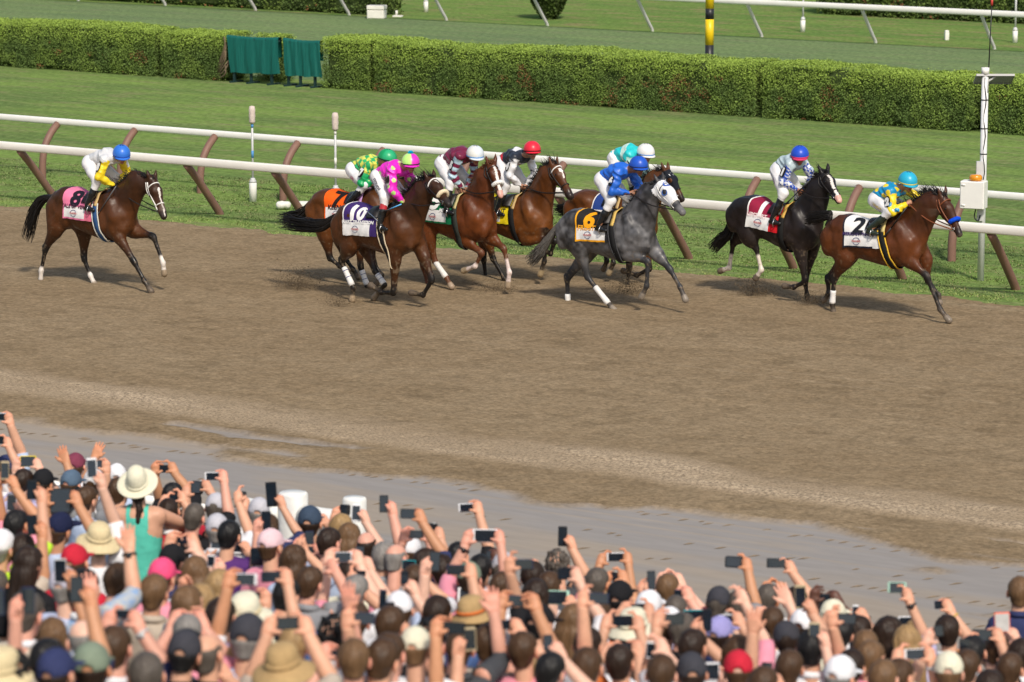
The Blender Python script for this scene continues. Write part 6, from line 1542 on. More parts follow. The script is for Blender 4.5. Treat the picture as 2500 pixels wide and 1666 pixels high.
def cap_template():
    F = Field((-0.14, -0.16, -0.04), (0.14, 0.25, 0.18), 0.0095); X, Y, Z = F.ax[0][:, None, None], F.ax[1][None, :, None], F.ax[2][None, None, :]
    F.ell((0, -0.012, 0.040), (0.096, 0.116, 0.108), 0.01)
    F.f = np.maximum(F.f, (0.016 - Z - 0.10 * (Y + 0.0) * 0 + 0 * X).astype(np.float32))
    F.f = np.maximum(F.f, (0.035 - np.sqrt((X) ** 2 + (Y + 0.125) ** 2 + ((Z - 0.02) / 0.9) ** 2)).astype(np.float32))   # strap opening
    F.ell((0, 0.130, 0.028), (0.082, 0.095, 0.010), 0.008, np.array([[1, 0, 0], [0, math.cos(-0.12), -math.sin(-0.12)], [0, math.sin(-0.12), math.cos(-0.12)]]))
    F.cone((0, -0.012, 0.148), (0, -0.012, 0.150), 0.008, 0.007, 0.003)
    V, Q = F.mesh(1); return mk_me('cap', noisy(V, Q, 0.006, 14, 14, 14, 3), Q, M_tmp)
CAP = cap_template()
def hat_template(kind):
    if kind == 'western': prof = [(0.100, 0.030), (0.104, 0.06), (0.100, 0.10), (0.088, 0.14), (0.066, 0.168), (0.035, 0.182), (0.01, 0.186)]; br = 0.190
    elif kind == 'sun': prof = [(0.102, 0.030), (0.104, 0.07), (0.098, 0.10), (0.08, 0.128), (0.04, 0.140), (0.01, 0.142)]; br = 0.185
    else: prof = [(0.099, 0.025), (0.101, 0.06), (0.094, 0.10), (0.075, 0.125), (0.04, 0.138), (0.01, 0.14)]; br = 0.150
    n = 36; V = []; F = []
    rings = [(br * 0.985, -0.006), (br, 0.0), (br * 0.985, 0.006), (br * 0.80, 0.012), (0.115, 0.018)] + prof
    for i, (r, z) in enumerate(rings):
        for j in range(n):
            a = 2 * math.pi * j / n; rr = r
            ox, oy = (0.88, 1.14) if i > 3 else (0.95, 1.05)
            if kind == 'western': curl = 0.022 * max(0, (r - 0.11) / 0.1); crease = 0
            else: curl = -0.035 * max(0, (r - 0.11) / 0.1) + 0.012 * math.sin(3 * a) * max(0, (r - 0.11) / 0.1); crease = 0
            V.append((rr * ox * math.cos(a), rr * oy * math.sin(a) - 0.012, z + curl + crease + 0.02))
    m = len(rings)
    F = [(i * n + j, i * n + (j + 1) % n, (i + 1) * n + (j + 1) % n, (i + 1) * n + j) for i in range(m - 1) for j in range(n)] + [tuple((m - 1) * n + j for j in range(n))]
    under = len(V); 
    for j in range(n): a = 2 * math.pi * j / n; V.append((0.088 * math.cos(a), 0.112 * math.sin(a) - 0.012, 0.022))
    F += [(j, under + j, under + (j + 1) % n, (j + 1) % n) for j in range(n)]
    band = mk_me('hat_band', *tube([(0.101 * 0.90 * math.cos(a), 0.103 * 1.14 * math.sin(a) - 0.012, 0.062) for a in np.linspace(0, 2 * math.pi, 31)[:-1]], 0.011, 6, closed=True), M_tmp)
    return mk_me('hat', V, F, M_tmp), band
HATS = {k: hat_template(k) for k in ('western', 'sun', 'trilby')}

def torso_template():
    F = Field((-0.30, -0.20, -0.98), (0.30, 0.20, -0.15), 0.016)   # relative to the head centre
    cx = lambda z, w, d: F.ell((0, -0.01, z), (w, d, 0.16), 0.05)
    for z, w, d in ((-0.34, 0.190, 0.108), (-0.44, 0.192, 0.122), (-0.56, 0.180, 0.118), (-0.68, 0.172, 0.115), (-0.80, 0.180, 0.122), (-0.90, 0.180, 0.122)): cx(z, w, d)
    F.cone((-0.165, -0.02, -0.285), (0.165, -0.02, -0.285), 0.068, 0.068, 0.05).cone((0, -0.045, -0.20), (0, -0.03, -0.28), 0.066, 0.10, 0.04)
    F.f = np.maximum(F.f, (F.ax[2] + 0.205)[None, None, :].astype(np.float32)); F.f = np.maximum(F.f, (-0.95 - F.ax[2])[None, None, :].astype(np.float32))
    V, Q = F.mesh(1); return noisy(V, Q, 0.016, 9, 9, 7, 2), Q
TORSO_V, TORSO_Q = torso_template()
def legs_template():
    F = Field((-0.24, -0.17, -1.66), (0.24, 0.22, -0.84), 0.02)
    F.ell((0, -0.01, -0.94), (0.178, 0.125, 0.12), 0.04)
    for s in (-1, 1): F.chain([(s * 0.09, -0.01, -0.95), (s * 0.10, 0.0, -1.28), (s * 0.11, -0.01, -1.60)], [0.092, 0.070, 0.052], 0.04).chain([(s * 0.11, -0.02, -1.61), (s * 0.115, 0.12, -1.62)], [0.042, 0.036], 0.02)
    V, Q = F.mesh(1); return mk_me('trousers', V, Q, M_tmp)
LEGS = legs_template()

def hand_template(kind):
    F = Field((-0.07, -0.07, -0.05), (0.14, 0.11, 0.24), 0.0050)
    F.cone((0, 0, -0.02), (0, 0, 0.03), 0.027, 0.030, 0.01, 0.75); 
    if kind == 'open':
        F.cone((0, 0, 0.02), (0, 0.004, 0.085), 0.034, 0.042, 0.02, 0.42); F.cone((-0.02, 0, 0.075), (0.022, 0, 0.078), 0.022, 0.022, 0.015, 0.6)
        for i, (x, l, sp) in enumerate(((0.030, 0.070, 0.16), (0.010, 0.082, 0.04), (-0.012, 0.076, -0.06), (-0.031, 0.060, -0.18))):
            a = np.array([x, 0, 0.092]); b = a + np.array([math.sin(sp), 0.10, math.cos(sp)]) * l * 0.5; c = b + np.array([math.sin(sp), 0.28, math.cos(sp)]) * l * 0.5
            F.chain([a, b, c], [0.0105, 0.0095, 0.0080], 0.006)
        F.chain([(0.020, -0.004, 0.028), (0.052, -0.012, 0.062), (0.072, -0.010, 0.098)], [0.016, 0.0125, 0.0095], 0.01)
    elif kind == 'side':      # holding the short end of a phone lying sideways; x points along the phone
        F.cone((0, 0.0, 0.02), (0.002, 0.012, 0.082), 0.034, 0.040, 0.02, 0.62)
        for i, (z, ext) in enumerate(((0.122, 0.060), (0.098, 0.068), (0.074, 0.061), (0.051, 0.048))):
            F.chain([(-0.004, 0.020, z - 0.006), (0.016, 0.046, z + 0.004), (ext, 0.040, z)], [0.0112, 0.0104, 0.0084], 0.003)
        F.chain([(0.012, -0.012, 0.028), (0.034, -0.026, 0.046), (0.062, -0.022, 0.058)], [0.0165, 0.0135, 0.0100], 0.01)
    elif kind == 'pinch':     # first finger raised over the top edge
        F.cone((0, 0.0, 0.02), (0.0, 0.010, 0.075), 0.033, 0.038, 0.02, 0.62)
        F.chain([(0.004, 0.014, 0.098), (0.022, 0.024, 0.138), (0.052, 0.016, 0.140)], [0.0125, 0.0110, 0.0090], 0.005)
        for i, (z, ext) in enumerate(((0.092, 0.046), (0.068, 0.041), (0.045, 0.034))):
            F.chain([(-0.002, 0.020, z - 0.006), (0.022, 0.044, z + 0.002), (ext, 0.034, z - 0.006)], [0.0120, 0.0110, 0.0090], 0.005)
        F.chain([(0.012, -0.012, 0.026), (0.036, -0.024, 0.040), (0.062, -0.020, 0.044)], [0.0165, 0.0135, 0.0100], 0.01)
    else:                     # upright phone: thumb in front of it, fingers wrapped behind the long side
        F.cone((0, 0.002, 0.02), (0.0, 0.016, 0.080), 0.034, 0.040, 0.02, 0.66)
        for i, (z, ext) in enumerate(((0.128, 0.058), (0.104, 0.067), (0.080, 0.062), (0.057, 0.050))):
            F.chain([(-0.006, 0.018, z - 0.016), (0.014, 0.046, z - 0.002), (ext, 0.036, z + 0.002)], [0.0112, 0.0104, 0.0084], 0.003)
        F.chain([(0.006, -0.014, 0.034), (0.020, -0.030, 0.070), (0.036, -0.026, 0.098)], [0.0165, 0.0135, 0.0100], 0.01)
    return F.mesh(1)
HAND = {k: hand_template(k) for k in ('open', 'side', 'pinch', 'upright')}
print('hand verts', {k: len(v[0]) for k, v in HAND.items()}, len(HEAD_V), len(TORSO_V))

SKIN = dict(p=(0.70, 0.42, 0.31), m=(0.62, 0.335, 0.22), t=(0.54, 0.265, 0.145), r=(0.66, 0.335, 0.245), d=(0.105, 0.048, 0.032), b=(0.24, 0.11, 0.065))
HAIRC = dict(brown=(0.060, 0.031, 0.015), dark=(0.024, 0.013, 0.008), black=(0.010, 0.009, 0.009), grey=(0.20, 0.185, 0.17), white=(0.55, 0.51, 0.47), blond=(0.30, 0.19, 0.085), light=(0.135, 0.075, 0.036), salt=(0.085, 0.070, 0.058))
HNAME = dict(brown='brown', dark='dark brown', black='black', grey='grey', white='white', blond='blond', light='light brown', salt='greying')
SHIRT = {'white': (0.74, 0.73, 0.75), 'navy': (0.030, 0.038, 0.105), 'black': (0.012, 0.012, 0.014), 'grey': (0.24, 0.245, 0.26), 'dark grey': (0.060, 0.063, 0.070), 'pale blue': (0.42, 0.50, 0.66), 'blue': (0.09, 0.16, 0.36), 'lavender': (0.50, 0.47, 0.68), 'beige': (0.50, 0.42, 0.34), 'red': (0.50, 0.02, 0.04), 'pink': (0.75, 0.28, 0.36), 'teal': (0.10, 0.52, 0.40), 'neon yellow': (0.55, 0.85, 0.05), 'cream': (0.72, 0.68, 0.52), 'green': (0.06, 0.20, 0.08), 'maroon': (0.16, 0.02, 0.035), 'orange': (0.60, 0.16, 0.04), 'purple': (0.09, 0.03, 0.16)}
CAPC = dict(SHIRT, **{'faded maroon': (0.19, 0.040, 0.070), 'denim blue': (0.085, 0.13, 0.19), 'sage green': (0.19, 0.235, 0.17), 'slate blue': (0.040, 0.062, 0.10), 'straw': (0.66, 0.54, 0.32), 'light grey': (0.47, 0.46, 0.50), 'charcoal': (0.045, 0.045, 0.055), 'hot pink': (0.80, 0.08, 0.20), 'pink and white': (0.75, 0.52, 0.55), 'white and navy': (0.50, 0.47, 0.55), 'purple grey': (0.30, 0.28, 0.55), 'starred navy': (0.012, 0.016, 0.05), 'khaki': (0.42, 0.28, 0.13)})
def hair_mat(k): return mat('hair ' + k, HAIRC[k], 0.50, 0.28, var=0.38, scale=34, stretch=(1, 1, 0.10), bump=0.55, bscale=42, detail=6)
def shirt_mat(k):
    if k == 'floral blue': return mat('shirt floral blue', (0.50, 0.50, 0.46), 0.8, 0.2, var=0.1, scale=13, c2=(0.22, 0.34, 0.55))
    if k == 'striped blue': return mat('shirt striped', (0.42, 0.46, 0.62), 0.8, 0.2, var=0.18, scale=60, stretch=(0.1, 0.1, 1))
    if k == 'red patterned white': return mat('shirt red pattern', (0.72, 0.70, 0.70), 0.8, 0.2, var=0.05, scale=16, c2=(0.60, 0.40, 0.40))
    if k == 'striped navy': return mat('shirt striped navy', (0.55, 0.56, 0.62), 0.8, 0.2, var=0.55, scale=45, stretch=(0.1, 0.1, 1))
    if k.endswith('striped'): return mat('shirt ' + k, (0.62, 0.62, 0.64), 0.85, 0.2, var=0.1, scale=1, c2=None) if False else stripe_mat(k)
    return mat('shirt ' + k, SHIRT[k], 0.85, 0.2, var=0.08, scale=8, bump=0.4, bscale=16)
def stripe_mat(k):
    n = 'shirt ' + k
    if n in MATS: return MATS[n]
    m = mat(n, SHIRT[k.split(' striped')[0]], 0.85, 0.2, var=0.06); nt = m.node_tree; N = nt.nodes; b = N['Principled BSDF']
    src = b.inputs['Base Color'].links[0].from_socket; w = N.new('ShaderNodeTexWave'); w.wave_type = 'BANDS'; w.bands_direction = 'Z' if len(k) % 2 else 'X'; w.inputs['Scale'].default_value = 9; w.inputs['Distortion'].default_value = 1.2
    tc = N.new('ShaderNodeTexCoord'); nt.links.new(tc.outputs['Object'], w.inputs[0]); mx = N.new('ShaderNodeMix'); mx.data_type = 'RGBA'; rp = N.new('ShaderNodeValToRGB'); rp.color_ramp.elements[0].position = 0.45; rp.color_ramp.elements[1].position = 0.55
    nt.links.new(w.outputs['Fac'], rp.inputs[0]); nt.links.new(rp.outputs[0], mx.inputs[0]); nt.links.new(src, mx.inputs[6]); mx.inputs[7].default_value = (0.66, 0.66, 0.68, 1); nt.links.new(mx.outputs[2], b.inputs['Base Color']); return m
def cap_mat(k): return mat('cap ' + k, CAPC[k], 0.85, 0.2, var=0.14, scale=16, bump=0.3, bscale=60) if k not in ('straw', 'cream') else mat('cap ' + k, CAPC[k], 0.85, 0.15, var=0.12, scale=45, bump=0.4, bscale=90)
M_jeans = [mat('trousers %d' % i, c, 0.85, 0.2, var=0.12, scale=10) for i, c in enumerate(((0.03, 0.04, 0.07), (0.30, 0.25, 0.18), (0.02, 0.02, 0.022), (0.10, 0.11, 0.13)))]
M_scr = mat('phone screen', (0.010, 0.016, 0.024), 0.12, 0.6, var=0.2, scale=6)
M_lit = mat('phone screen showing the track', (0.50, 0.49, 0.47), 0.3, 0.4, var=0.2, scale=12)
PHC = {'black': (0.010, 0.010, 0.012), 'white': (0.76, 0.76, 0.78), 'yellow': (0.80, 0.60, 0.02), 'green': (0.10, 0.72, 0.04), 'teal': (0.01, 0.30, 0.34), 'orange': (0.85, 0.13, 0.05), 'mint': (0.38, 0.62, 0.50), 'pale blue': (0.52, 0.60, 0.68), 'silver': (0.50, 0.50, 0.50), 'navy': (0.012, 0.02, 0.06), 'gold': (0.45, 0.36, 0.22), 'red': (0.45, 0.03, 0.06), 'pink': (0.7, 0.25, 0.3)}
def ph_mat(c): return mat('phone ' + c, PHC[c], 0.35, 0.5, var=0.05)

FWD = nrm(np.array([V_[0], V_[1], 0])); UPZ = np.array([0, 0, 1.0])
def head_place(x, y, dz=0.0, Y=None):
    d = ray(x, y)
    if Y is not None: return CAM + d * (Y / d[1])
    t = (1.63 + 0.185 * 25.4 + dz - CAMH) / (d[2] + 0.185 * d[1]); P = CAM + d * t
    if P[1] > 25.75: P = CAM + d * (25.75 / d[1])
    return P
PEOPLE = []; PHONES = []
def Pn(tile, hx, hy, hair, col, shirt, skin='m', hands=(), phones=(), yaw=0.0, cap=None, hat=None, sleeve='short', dz=0.0, watch=None, Y=None, scale=1.0, px=None, tank=False, visor=None):
    x, y = tp(tile, hx, hy) if tile else (hx, hy)
    PEOPLE.append(dict(tile=tile, x=x, y=y, hair=hair, col=col, shirt=shirt, skin=skin, hands=hands, phones=phones, yaw=yaw, cap=cap, hat=hat, sleeve=sleeve, dz=dz, watch=watch, H=head_place(x, y, dz, Y), tank=tank, scale=scale))

def build_person(p):
    H = p['H']; rs = np.random.default_rng(int(p['x'] * 7 + p['y'] * 13))
    ya = math.radians((p['yaw'] if p['yaw'] else rs.normal(20, 12)) + rs.uniform(-5, 5)); f = FWD * math.cos(ya) + R_ * math.sin(ya); r = np.cross(f, UPZ)
    head_up = 0.0
    base = np.array([H[0], H[1], H[2] - 1.655]); root = thing('person', p['label'], 'spectator', base, p.get('group', 'spectators at the rail')); hl = H - base
    tilt = math.radians(rs.uniform(-8, 8)); nod = math.radians(rs.uniform(-4, 10))
    Mh = np.stack([r, f, UPZ], 1)
    Rt = np.array([[math.cos(tilt), 0, -math.sin(tilt)], [0, 1, 0], [math.sin(tilt), 0, math.cos(tilt)]]) @ np.array([[1, 0, 0], [0, math.cos(nod), math.sin(nod)], [0, -math.sin(nod), math.cos(nod)]])
    hs = (0.35 + 0.65 * p['scale']) * rs.uniform(0.94, 1.02)
    Mhead = Mh @ Rt * hs
    sk = np.array(SKIN[p['skin']]) * rs.uniform(0.92, 1.06)
    VV = [HEAD_V @ Mhead.T + hl]; FF = [tuple(q) for q in HEAD_Q.tolist()]; CC = [HEAD_M * sk]; n = len(HEAD_V)
    if p['hair'] == 'bald': pass
    TU = UPZ * 0.03; SV = [TORSO_V @ Mh.T + hl + TU]; SF = [tuple(q) for q in TORSO_Q.tolist()]; sn = len(TORSO_V)
    def addb(v, fc, c=None):
        nonlocal n
        FF.extend(tuple(int(i) + n for i in q) for q in fc); VV.append(v); CC.append(np.tile(sk, (len(v), 1)) if c is None else c); n += len(v)
    def adds(v, fc):
        nonlocal sn
        SF.extend(tuple(int(i) + sn for i in q) for q in fc); SV.append(v); sn += len(v)
    hp3 = []
    used = set()
    arms = list(p['hands'])
    for hd in arms: used.add(hd[2])
    for sd in ('L', 'R'):
        if sd not in used: arms.append(None if False else (None, None, sd, 'down'))
    for (x, y, sd, kind) in arms:
        s = 1 if sd == 'R' else -1
        sh = H + r * (0.185 * s) - UPZ * 0.24 - f * 0.015
        if kind == 'down':
            e = sh + r * 0.06 * s - UPZ * 0.27 - f * 0.03; w = e + f * 0.16 - UPZ * 0.14 - r * 0.04 * s; hx_ = -r * s
            if rs.random() < 0.5: w = e + f * 0.2 + UPZ * 0.02 - r * 0.1 * s
        else:
            px_, py_ = tp(p['tile'], x, y) if p['tile'] else (x, y)
            if p['phones'] and kind in ('side', 'pinch', 'upright'):
                sc0 = FPX / ((H - CAM) @ V_)
                rc = [(*tp(p['tile'], q_[0], q_[1]), *tp(p['tile'], q_[2], q_[3])) for q_ in p['phones']]
                rc = min(rc, key=lambda q_: ((q_[0] + q_[2]) / 2 - px_) ** 2 + ((q_[1] + q_[3]) / 2 - py_) ** 2)
                right = px_ > (rc[0] + rc[2]) / 2
                if kind == 'upright': px_ = (rc[2] + 0.030 * sc0) if right else (rc[0] - 0.030 * sc0); py_ = min(max(py_, (rc[1] + 2 * rc[3]) / 3), rc[3] + 0.02 * sc0)
                else: px_ = (rc[2] + 0.040 * sc0) if right else (rc[0] - 0.040 * sc0); py_ = min(max(py_, rc[1] + 0.02 * sc0), rc[3] + 0.01 * sc0)
            d = ray(px_, py_); best = None
            for off in (0.34, 0.26, 0.18, 0.10, 0.02, -0.08, -0.18):
                t = ((H + f * off - CAM) @ FWD) / (d @ FWD); P = CAM + d * t
                raise_ = np.clip((P[2] - sh[2]) / 0.5, 0, 1); s2 = sh + UPZ * 0.07 * raise_ - r * 0.015 * s * raise_
                L = np.linalg.norm(P - UPZ * 0.04 - s2)
                if best is None or L < best[0] - 1e-6: best = (L, P, s2)
                if L < 0.60: best = (L, P, s2); break
            L, P, sh2 = best
            hc = P; w = P - nrm(P - sh2) * 0.075
            Lw = np.linalg.norm(w - sh2)
            if Lw > 0.70: sh2 = w + nrm(sh2 - w) * 0.70           # shoulder reaches up
            sh = sh2; D = w - sh; L = np.linalg.norm(D); l1 = l2 = max(0.292, L * 0.508); l1 *= 1.03
            xx = (l1 * l1 - l2 * l2 + L * L) / (2 * L); hh = math.sqrt(max(l1 * l1 - xx * xx, 1e-5)); Dn = D / L
            pole = r * s * 0.30 + f * 0.55 - UPZ * 0.35; pole = nrm(pole - Dn * (pole @ Dn)); e = sh + Dn * xx + pole * hh
            if kind in ('side', 'pinch', 'upright'): w = P - nrm(nrm(w - e) * 0.6 + U_ * 0.5) * 0.068
            else: w = P - nrm(w - e) * 0.075
        k = rs.uniform(1.02, 1.18) * (0.90 if p['hair'] in ('long', 'pony', 'bob') else 1.0)
        fdv = nrm(w - e)
        pts = curve([sh - r * s * 0.03, lerp(sh, e, 0.5), e, lerp(e, w, 0.4), w, w + fdv * 0.02], 15) - base
        rad = np.interp(np.linspace(0, 1, 15), [0, 0.2, 0.4, 0.52, 0.8, 1.0], np.array([0.056, 0.050, 0.042, 0.047, 0.033, 0.029]) * k)
        addb(*tube(pts, rad, 10))
        ns = 7 if p['sleeve'] == 'short' else (14 if p['sleeve'] == 'long' else 3)
        if not p['tank']:
            pr = rad[:ns] + np.linspace(0.018, 0.015, ns); sv, sf = tube(pts[:ns], pr, 12, cap=True); sv = sv + 0.006 * (rs.random(sv.shape) - 0.5); adds(sv, sf)
        # hand
        kk = kind if kind in HAND else 'open'
        if kind == 'down': kk = 'upright'
        if kk == 'side' and rs.random() < 0.4: kk = 'pinch'
        hv, hq = HAND[kk]
        ph = p['phones']
        ez = fdv
        if ph and kind != 'open' and kind != 'down':
            # towards the nearest phone
            cs = [tp(p['tile'], (q_[0] + q_[2]) / 2, (q_[1] + q_[3]) / 2) for q_ in ph]; c_ = min(cs, key=lambda q_: (q_[0] - px_) ** 2 + (q_[1] - py_) ** 2)
            ex = R_ * (1 if c_[0] > px_ else -1)
            if kind in ('side', 'pinch', 'upright'): ez = nrm(ez * 0.6 + U_ * 0.5 + ex * 0.05)
        else: ex = -r * s if kind != 'open' else r * (-s)
        ex = nrm(ex - ez * (ex @ ez)); ey = nrm(f - ez * (f @ ez) - ex * (f @ ex)); Bm = np.stack([ex, ey, ez], 1)
        q = hq if np.linalg.det(Bm) > 0 else hq[:, ::-1]
        tint = np.ones((len(hv), 3)) * (1.03, 0.95, 0.93); tint[hv[:, 2] > 0.095] = (1.05, 0.88, 0.85); tint[np.abs(hv[:, 2] - 0.086) < 0.006] *= 0.92
        addb((hv * (0.55 + 0.45 * k)) @ Bm.T + w - base, q.tolist(), tint * sk)
        if kind != 'down': hp3.append(((px_, py_), w + ez * 0.07))
        if p['watch'] and p['watch'][0] == sd:
            g = MB(); u1 = nrm(np.cross(fdv, [0.3, 0.2, 0.9])); u2 = np.cross(fdv, u1); c0 = w - fdv * 0.02 - base
            g.tube([c0 + 0.036 * k * (math.cos(a) * u1 + math.sin(a) * u2) for a in np.linspace(0, 6.28, 15)[:-1]], 0.009, 6, closed=True)
            wc = {'black': (0.012, 0.012, 0.013), 'white': (0.75, 0.74, 0.73), 'gold': (0.55, 0.36, 0.10), 'silver': (0.5, 0.5, 0.5), 'orange': (0.75, 0.33, 0.10)}[p['watch'][1]]
            wb = g.build('wristband', mat('wristband ' + p['watch'][1], wc, 0.4, 0.5, var=0), root)
            if p['watch'][1] in ('white', 'black', 'silver'):
                g = MB(); c1 = c0 - FWD * 0.038 * k; g.tube([c1 + FWD * 0.006, c1 - FWD * 0.006], 0.019, 14); g.build('watch_face', mat('watch face ' + p['watch'][1], wc, 0.2, 0.5, var=0), wb)
    bd = mk('body', np.concatenate(VV), FF, M_skin, root, cols=np.concatenate(CC))
    if p['tank']:   # cut-away shirt: bare shoulder blades
        keep = ~((TORSO_V[:, 2] > -0.50) & (np.abs(TORSO_V[:, 0]) > 0.098 + 0.10 * sstep(-0.40, -0.48, TORSO_V[:, 2])) | (TORSO_V[:, 2] > -0.27) & (np.abs(TORSO_V[:, 0]) < 0.045))
        fk = keep[TORSO_Q].all(1); ov = TORSO_V + vnormals(TORSO_V, TORSO_Q) * 0.008
        mk('shirt', ov @ Mh.T + hl + TU, TORSO_Q[fk], shirt_mat(p['shirt']), root)
        mk('shoulders', TORSO_V @ Mh.T + hl + TU, TORSO_Q, M_skin, bd, cols=np.tile(sk, (len(TORSO_V), 1)))
    else: mk('shirt', np.concatenate(SV), SF, shirt_mat(p['shirt']), root)
    if not p['tank'] and rs.random() < 0.55:
        g = MB(); cz = hl + TU - UPZ * 0.205 - f * 0.042; g.tube([cz + r * 0.070 * math.cos(a) + f * (0.066 * math.sin(a)) + UPZ * (0.012 - 0.014 * math.sin(a)) for a in np.linspace(0, 6.28, 19)[:-1]], 0.017, 6, closed=True, flat=(UPZ, 1.5))
        g.build('collar', shirt_mat(p['shirt'] if rs.random() < 0.6 else 'white'), root)
    def inst(name, me, m, M3=Mhead, par=root):
        o = bpy.data.objects.new(name, me); COL.objects.link(o); o.parent = par
        A = np.eye(4); A[:3, :3] = M3; A[:3, 3] = hl; o.matrix_local = Matrix(A.tolist())
        o.material_slots[0].link = 'OBJECT'; o.material_slots[0].material = m; return o
    inst('trousers', LEGS, M_jeans[rs.integers(0, 4)], Mh)
    if p['hair']: inst('hair', HAIR[p['hair']], hair_mat(p['col']))
    if p['cap']: inst('cap', CAP, cap_mat(p['cap']))
    if p['hat']:
        bt = math.radians({'western': 34, 'sun': 12}.get(p['hat'][0], 4)); o = inst('hat', HATS[p['hat'][0]][0], cap_mat(p['hat'][1]), Mhead @ np.array([[1, 0, 0], [0, math.cos(bt), -math.sin(bt)], [0, math.sin(bt), math.cos(bt)]]))
        b = bpy.data.objects.new('hat_band', HATS[p['hat'][0]][1]); COL.objects.link(b); b.parent = o; b.material_slots[0].link = 'OBJECT'; b.material_slots[0].material = cap_mat(p['hat'][2] if len(p['hat']) > 2 else p['hat'][1])
    # phones and cameras: held, so things of their own
    for q_ in p['phones']:
        x0, y0, x1, y1, c = q_[:5]; a, b = tp(p['tile'], x0, y0), tp(p['tile'], x1, y1); cx, cy = (a[0] + b[0]) / 2, (a[1] + b[1]) / 2
        if hp3: hp_ = min(hp3, key=lambda h: (h[0][0] - cx) ** 2 + (h[0][1] - cy) ** 2)[1]
        else: hp_ = H + f * 0.3
        ext = 0.028 * FPX / ((hp_ - CAM) @ V_)
        if abs(b[0] - a[0]) > abs(b[1] - a[1]) and hp3:
            hx_ = min(hp3, key=lambda h: (h[0][0] - cx) ** 2 + (h[0][1] - cy) ** 2)[0][0]
            if hx_ > cx: b = (b[0] + ext, b[1])
            else: a = (a[0] - ext, a[1])
            cx = (a[0] + b[0]) / 2
        d = ray(cx, cy); t = ((hp_ + f * 0.022 - CAM) @ FWD) / (d @ FWD); C = CAM + d * t; sc = t / FPX
        w_, h_ = (b[0] - a[0]) * sc, (b[1] - a[1]) * sc
        kind = q_[5] if len(q_) > 5 else 'phone'; tl = math.radians(q_[6] if len(q_) > 6 else rs.uniform(-4, 4))
        th = thing({'phone': 'phone', 'camera': 'camera', 'tablet': 'tablet', 'lit': 'phone'}[kind], q_['label'] if isinstance(q_, dict) else p['plabels'][p['phones'].index(q_)], 'phone' if kind == 'lit' else kind, C, {'camera': 'cameras held up in the crowd', 'tablet': 'tablets held up in the crowd'}.get(kind, 'phones held up in the crowd'))
        ex, ey = R_ * math.cos(tl) + U_ * math.sin(tl), U_ * math.cos(tl) - R_ * math.sin(tl); ey = nrm(ey * 0.99 + FWD * rs.uniform(-0.12, 0.12)); ez = np.cross(ex, ey)
        Mx = np.eye(4); Mx[:3, :3] = np.stack([ex, ey, ez], 1)
        dep = 0.011 if kind != 'camera' else 0.028
        g = MB(); g.box((-w_ / 2, -h_ / 2, -dep), (w_ / 2, h_ / 2, 0.0), M=Mx, bev=min(0.012, 0.12 * min(w_, h_))); cb = g.build('case', ph_mat(c), th, smooth=False)
        bw, bh = (0.80, 0.88) if w_ > h_ else (0.88, 0.80)
        if c not in ('white', 'mint', 'gold', 'pink'): bw, bh = 0.90, 0.88
        if kind == 'camera': bw, bh = 0.66, 0.80
        ox = -0.12 * w_ if kind == 'camera' else 0
        g = MB(); g.box((ox - w_ * bw / 2, -h_ * bh / 2, 0.0004), (ox + w_ * bw / 2, h_ * bh / 2, 0.0022), M=Mx); g.build('screen', M_lit if kind == 'lit' else M_scr, th, smooth=False)
        if kind == 'camera':
            g = MB(); g.tube([Mx[:3, :3] @ [0.1 * w_, 0, -dep], Mx[:3, :3] @ [0.1 * w_, 0, -dep - 0.04]], h_ * 0.36, 16); g.build('lens', M_black, th)
            g = MB(); g.box((w_ * 0.2, h_ / 2 + 0.0005, -dep * 0.7), (w_ * 0.36, h_ / 2 + 0.006, -dep * 0.25), M=Mx); g.build('shutter_button', M_grey, th, smooth=False)
        else:
            g = MB(); zo = 0.0005
            if w_ > h_: g.tube([Mx[:3, :3] @ [w_ * 0.455, 0, 0.0], Mx[:3, :3] @ [w_ * 0.455, 0, 0.0016]], 0.0042, 12)
            else: g.tube([Mx[:3, :3] @ [0, -h_ * 0.455, 0.0], Mx[:3, :3] @ [0, -h_ * 0.455, 0.0016]], 0.0042, 12)
            g.build('home_button', ph_mat('silver' if c == 'white' else 'black'), th, smooth=False)
# ------------------------------------------------------------------ who stands where (read off the photograph, tile by tile)
P = Pn
# left edge
P('T1', 60, 720, 'short', 'dark', 'pale blue', 'm', [(112, 190, 'R', 'side')], [(-40, 125, 55, 205, 'pale blue')], cap='navy')
P('T1', -60, 760, 'short', 'brown', 'white', 'm', [(70, 430, 'R', 'side')], [(-60, 375, 35, 455, 'black', 'camera')])
P('T1', 255, 860, 'short', 'dark', 'lavender', 'p', [(205, 690, 'L', 'side'), (415, 665, 'R', 'side')], [(212, 580, 352, 698, 'yellow')])
P('T1', 190, 1330, 'short', 'black', 'pink', 't', [(110, 860, 'R', 'upright'), (15, 880, 'L', 'upright')], [(8, 637, 98, 838, 'gold')], scale=1.1)
P('T1', 462, 880, 'under', 'dark', 'black', 't', [(672, 590, 'R', 'open')], cap='black')
P('T1', 812, 700, 'under', 'brown', 'grey', 'r', [], cap='faded maroon', yaw=8)
P('T1', 1000, 880, 'short', 'brown', 'white', 't', [(1030, 545, 'L', 'open')], [], cap='white')
P('T1', 1270, 960, 'short', 'brown', 'grey', 'm', [(1150, 700, 'L', 'side')], [(1035, 630, 1085, 728, 'black')])
P('T1', 1245, 815, 'under', 'grey', 'pale blue', 'p', [], cap='white')
P('T1', 1470, 895, 'braid', 'dark', 'teal', 'm', [(1590, 1340, 'R', 'upright')], [], hat=('western', 'cream'), tank=True, dz=0.22, yaw=5)
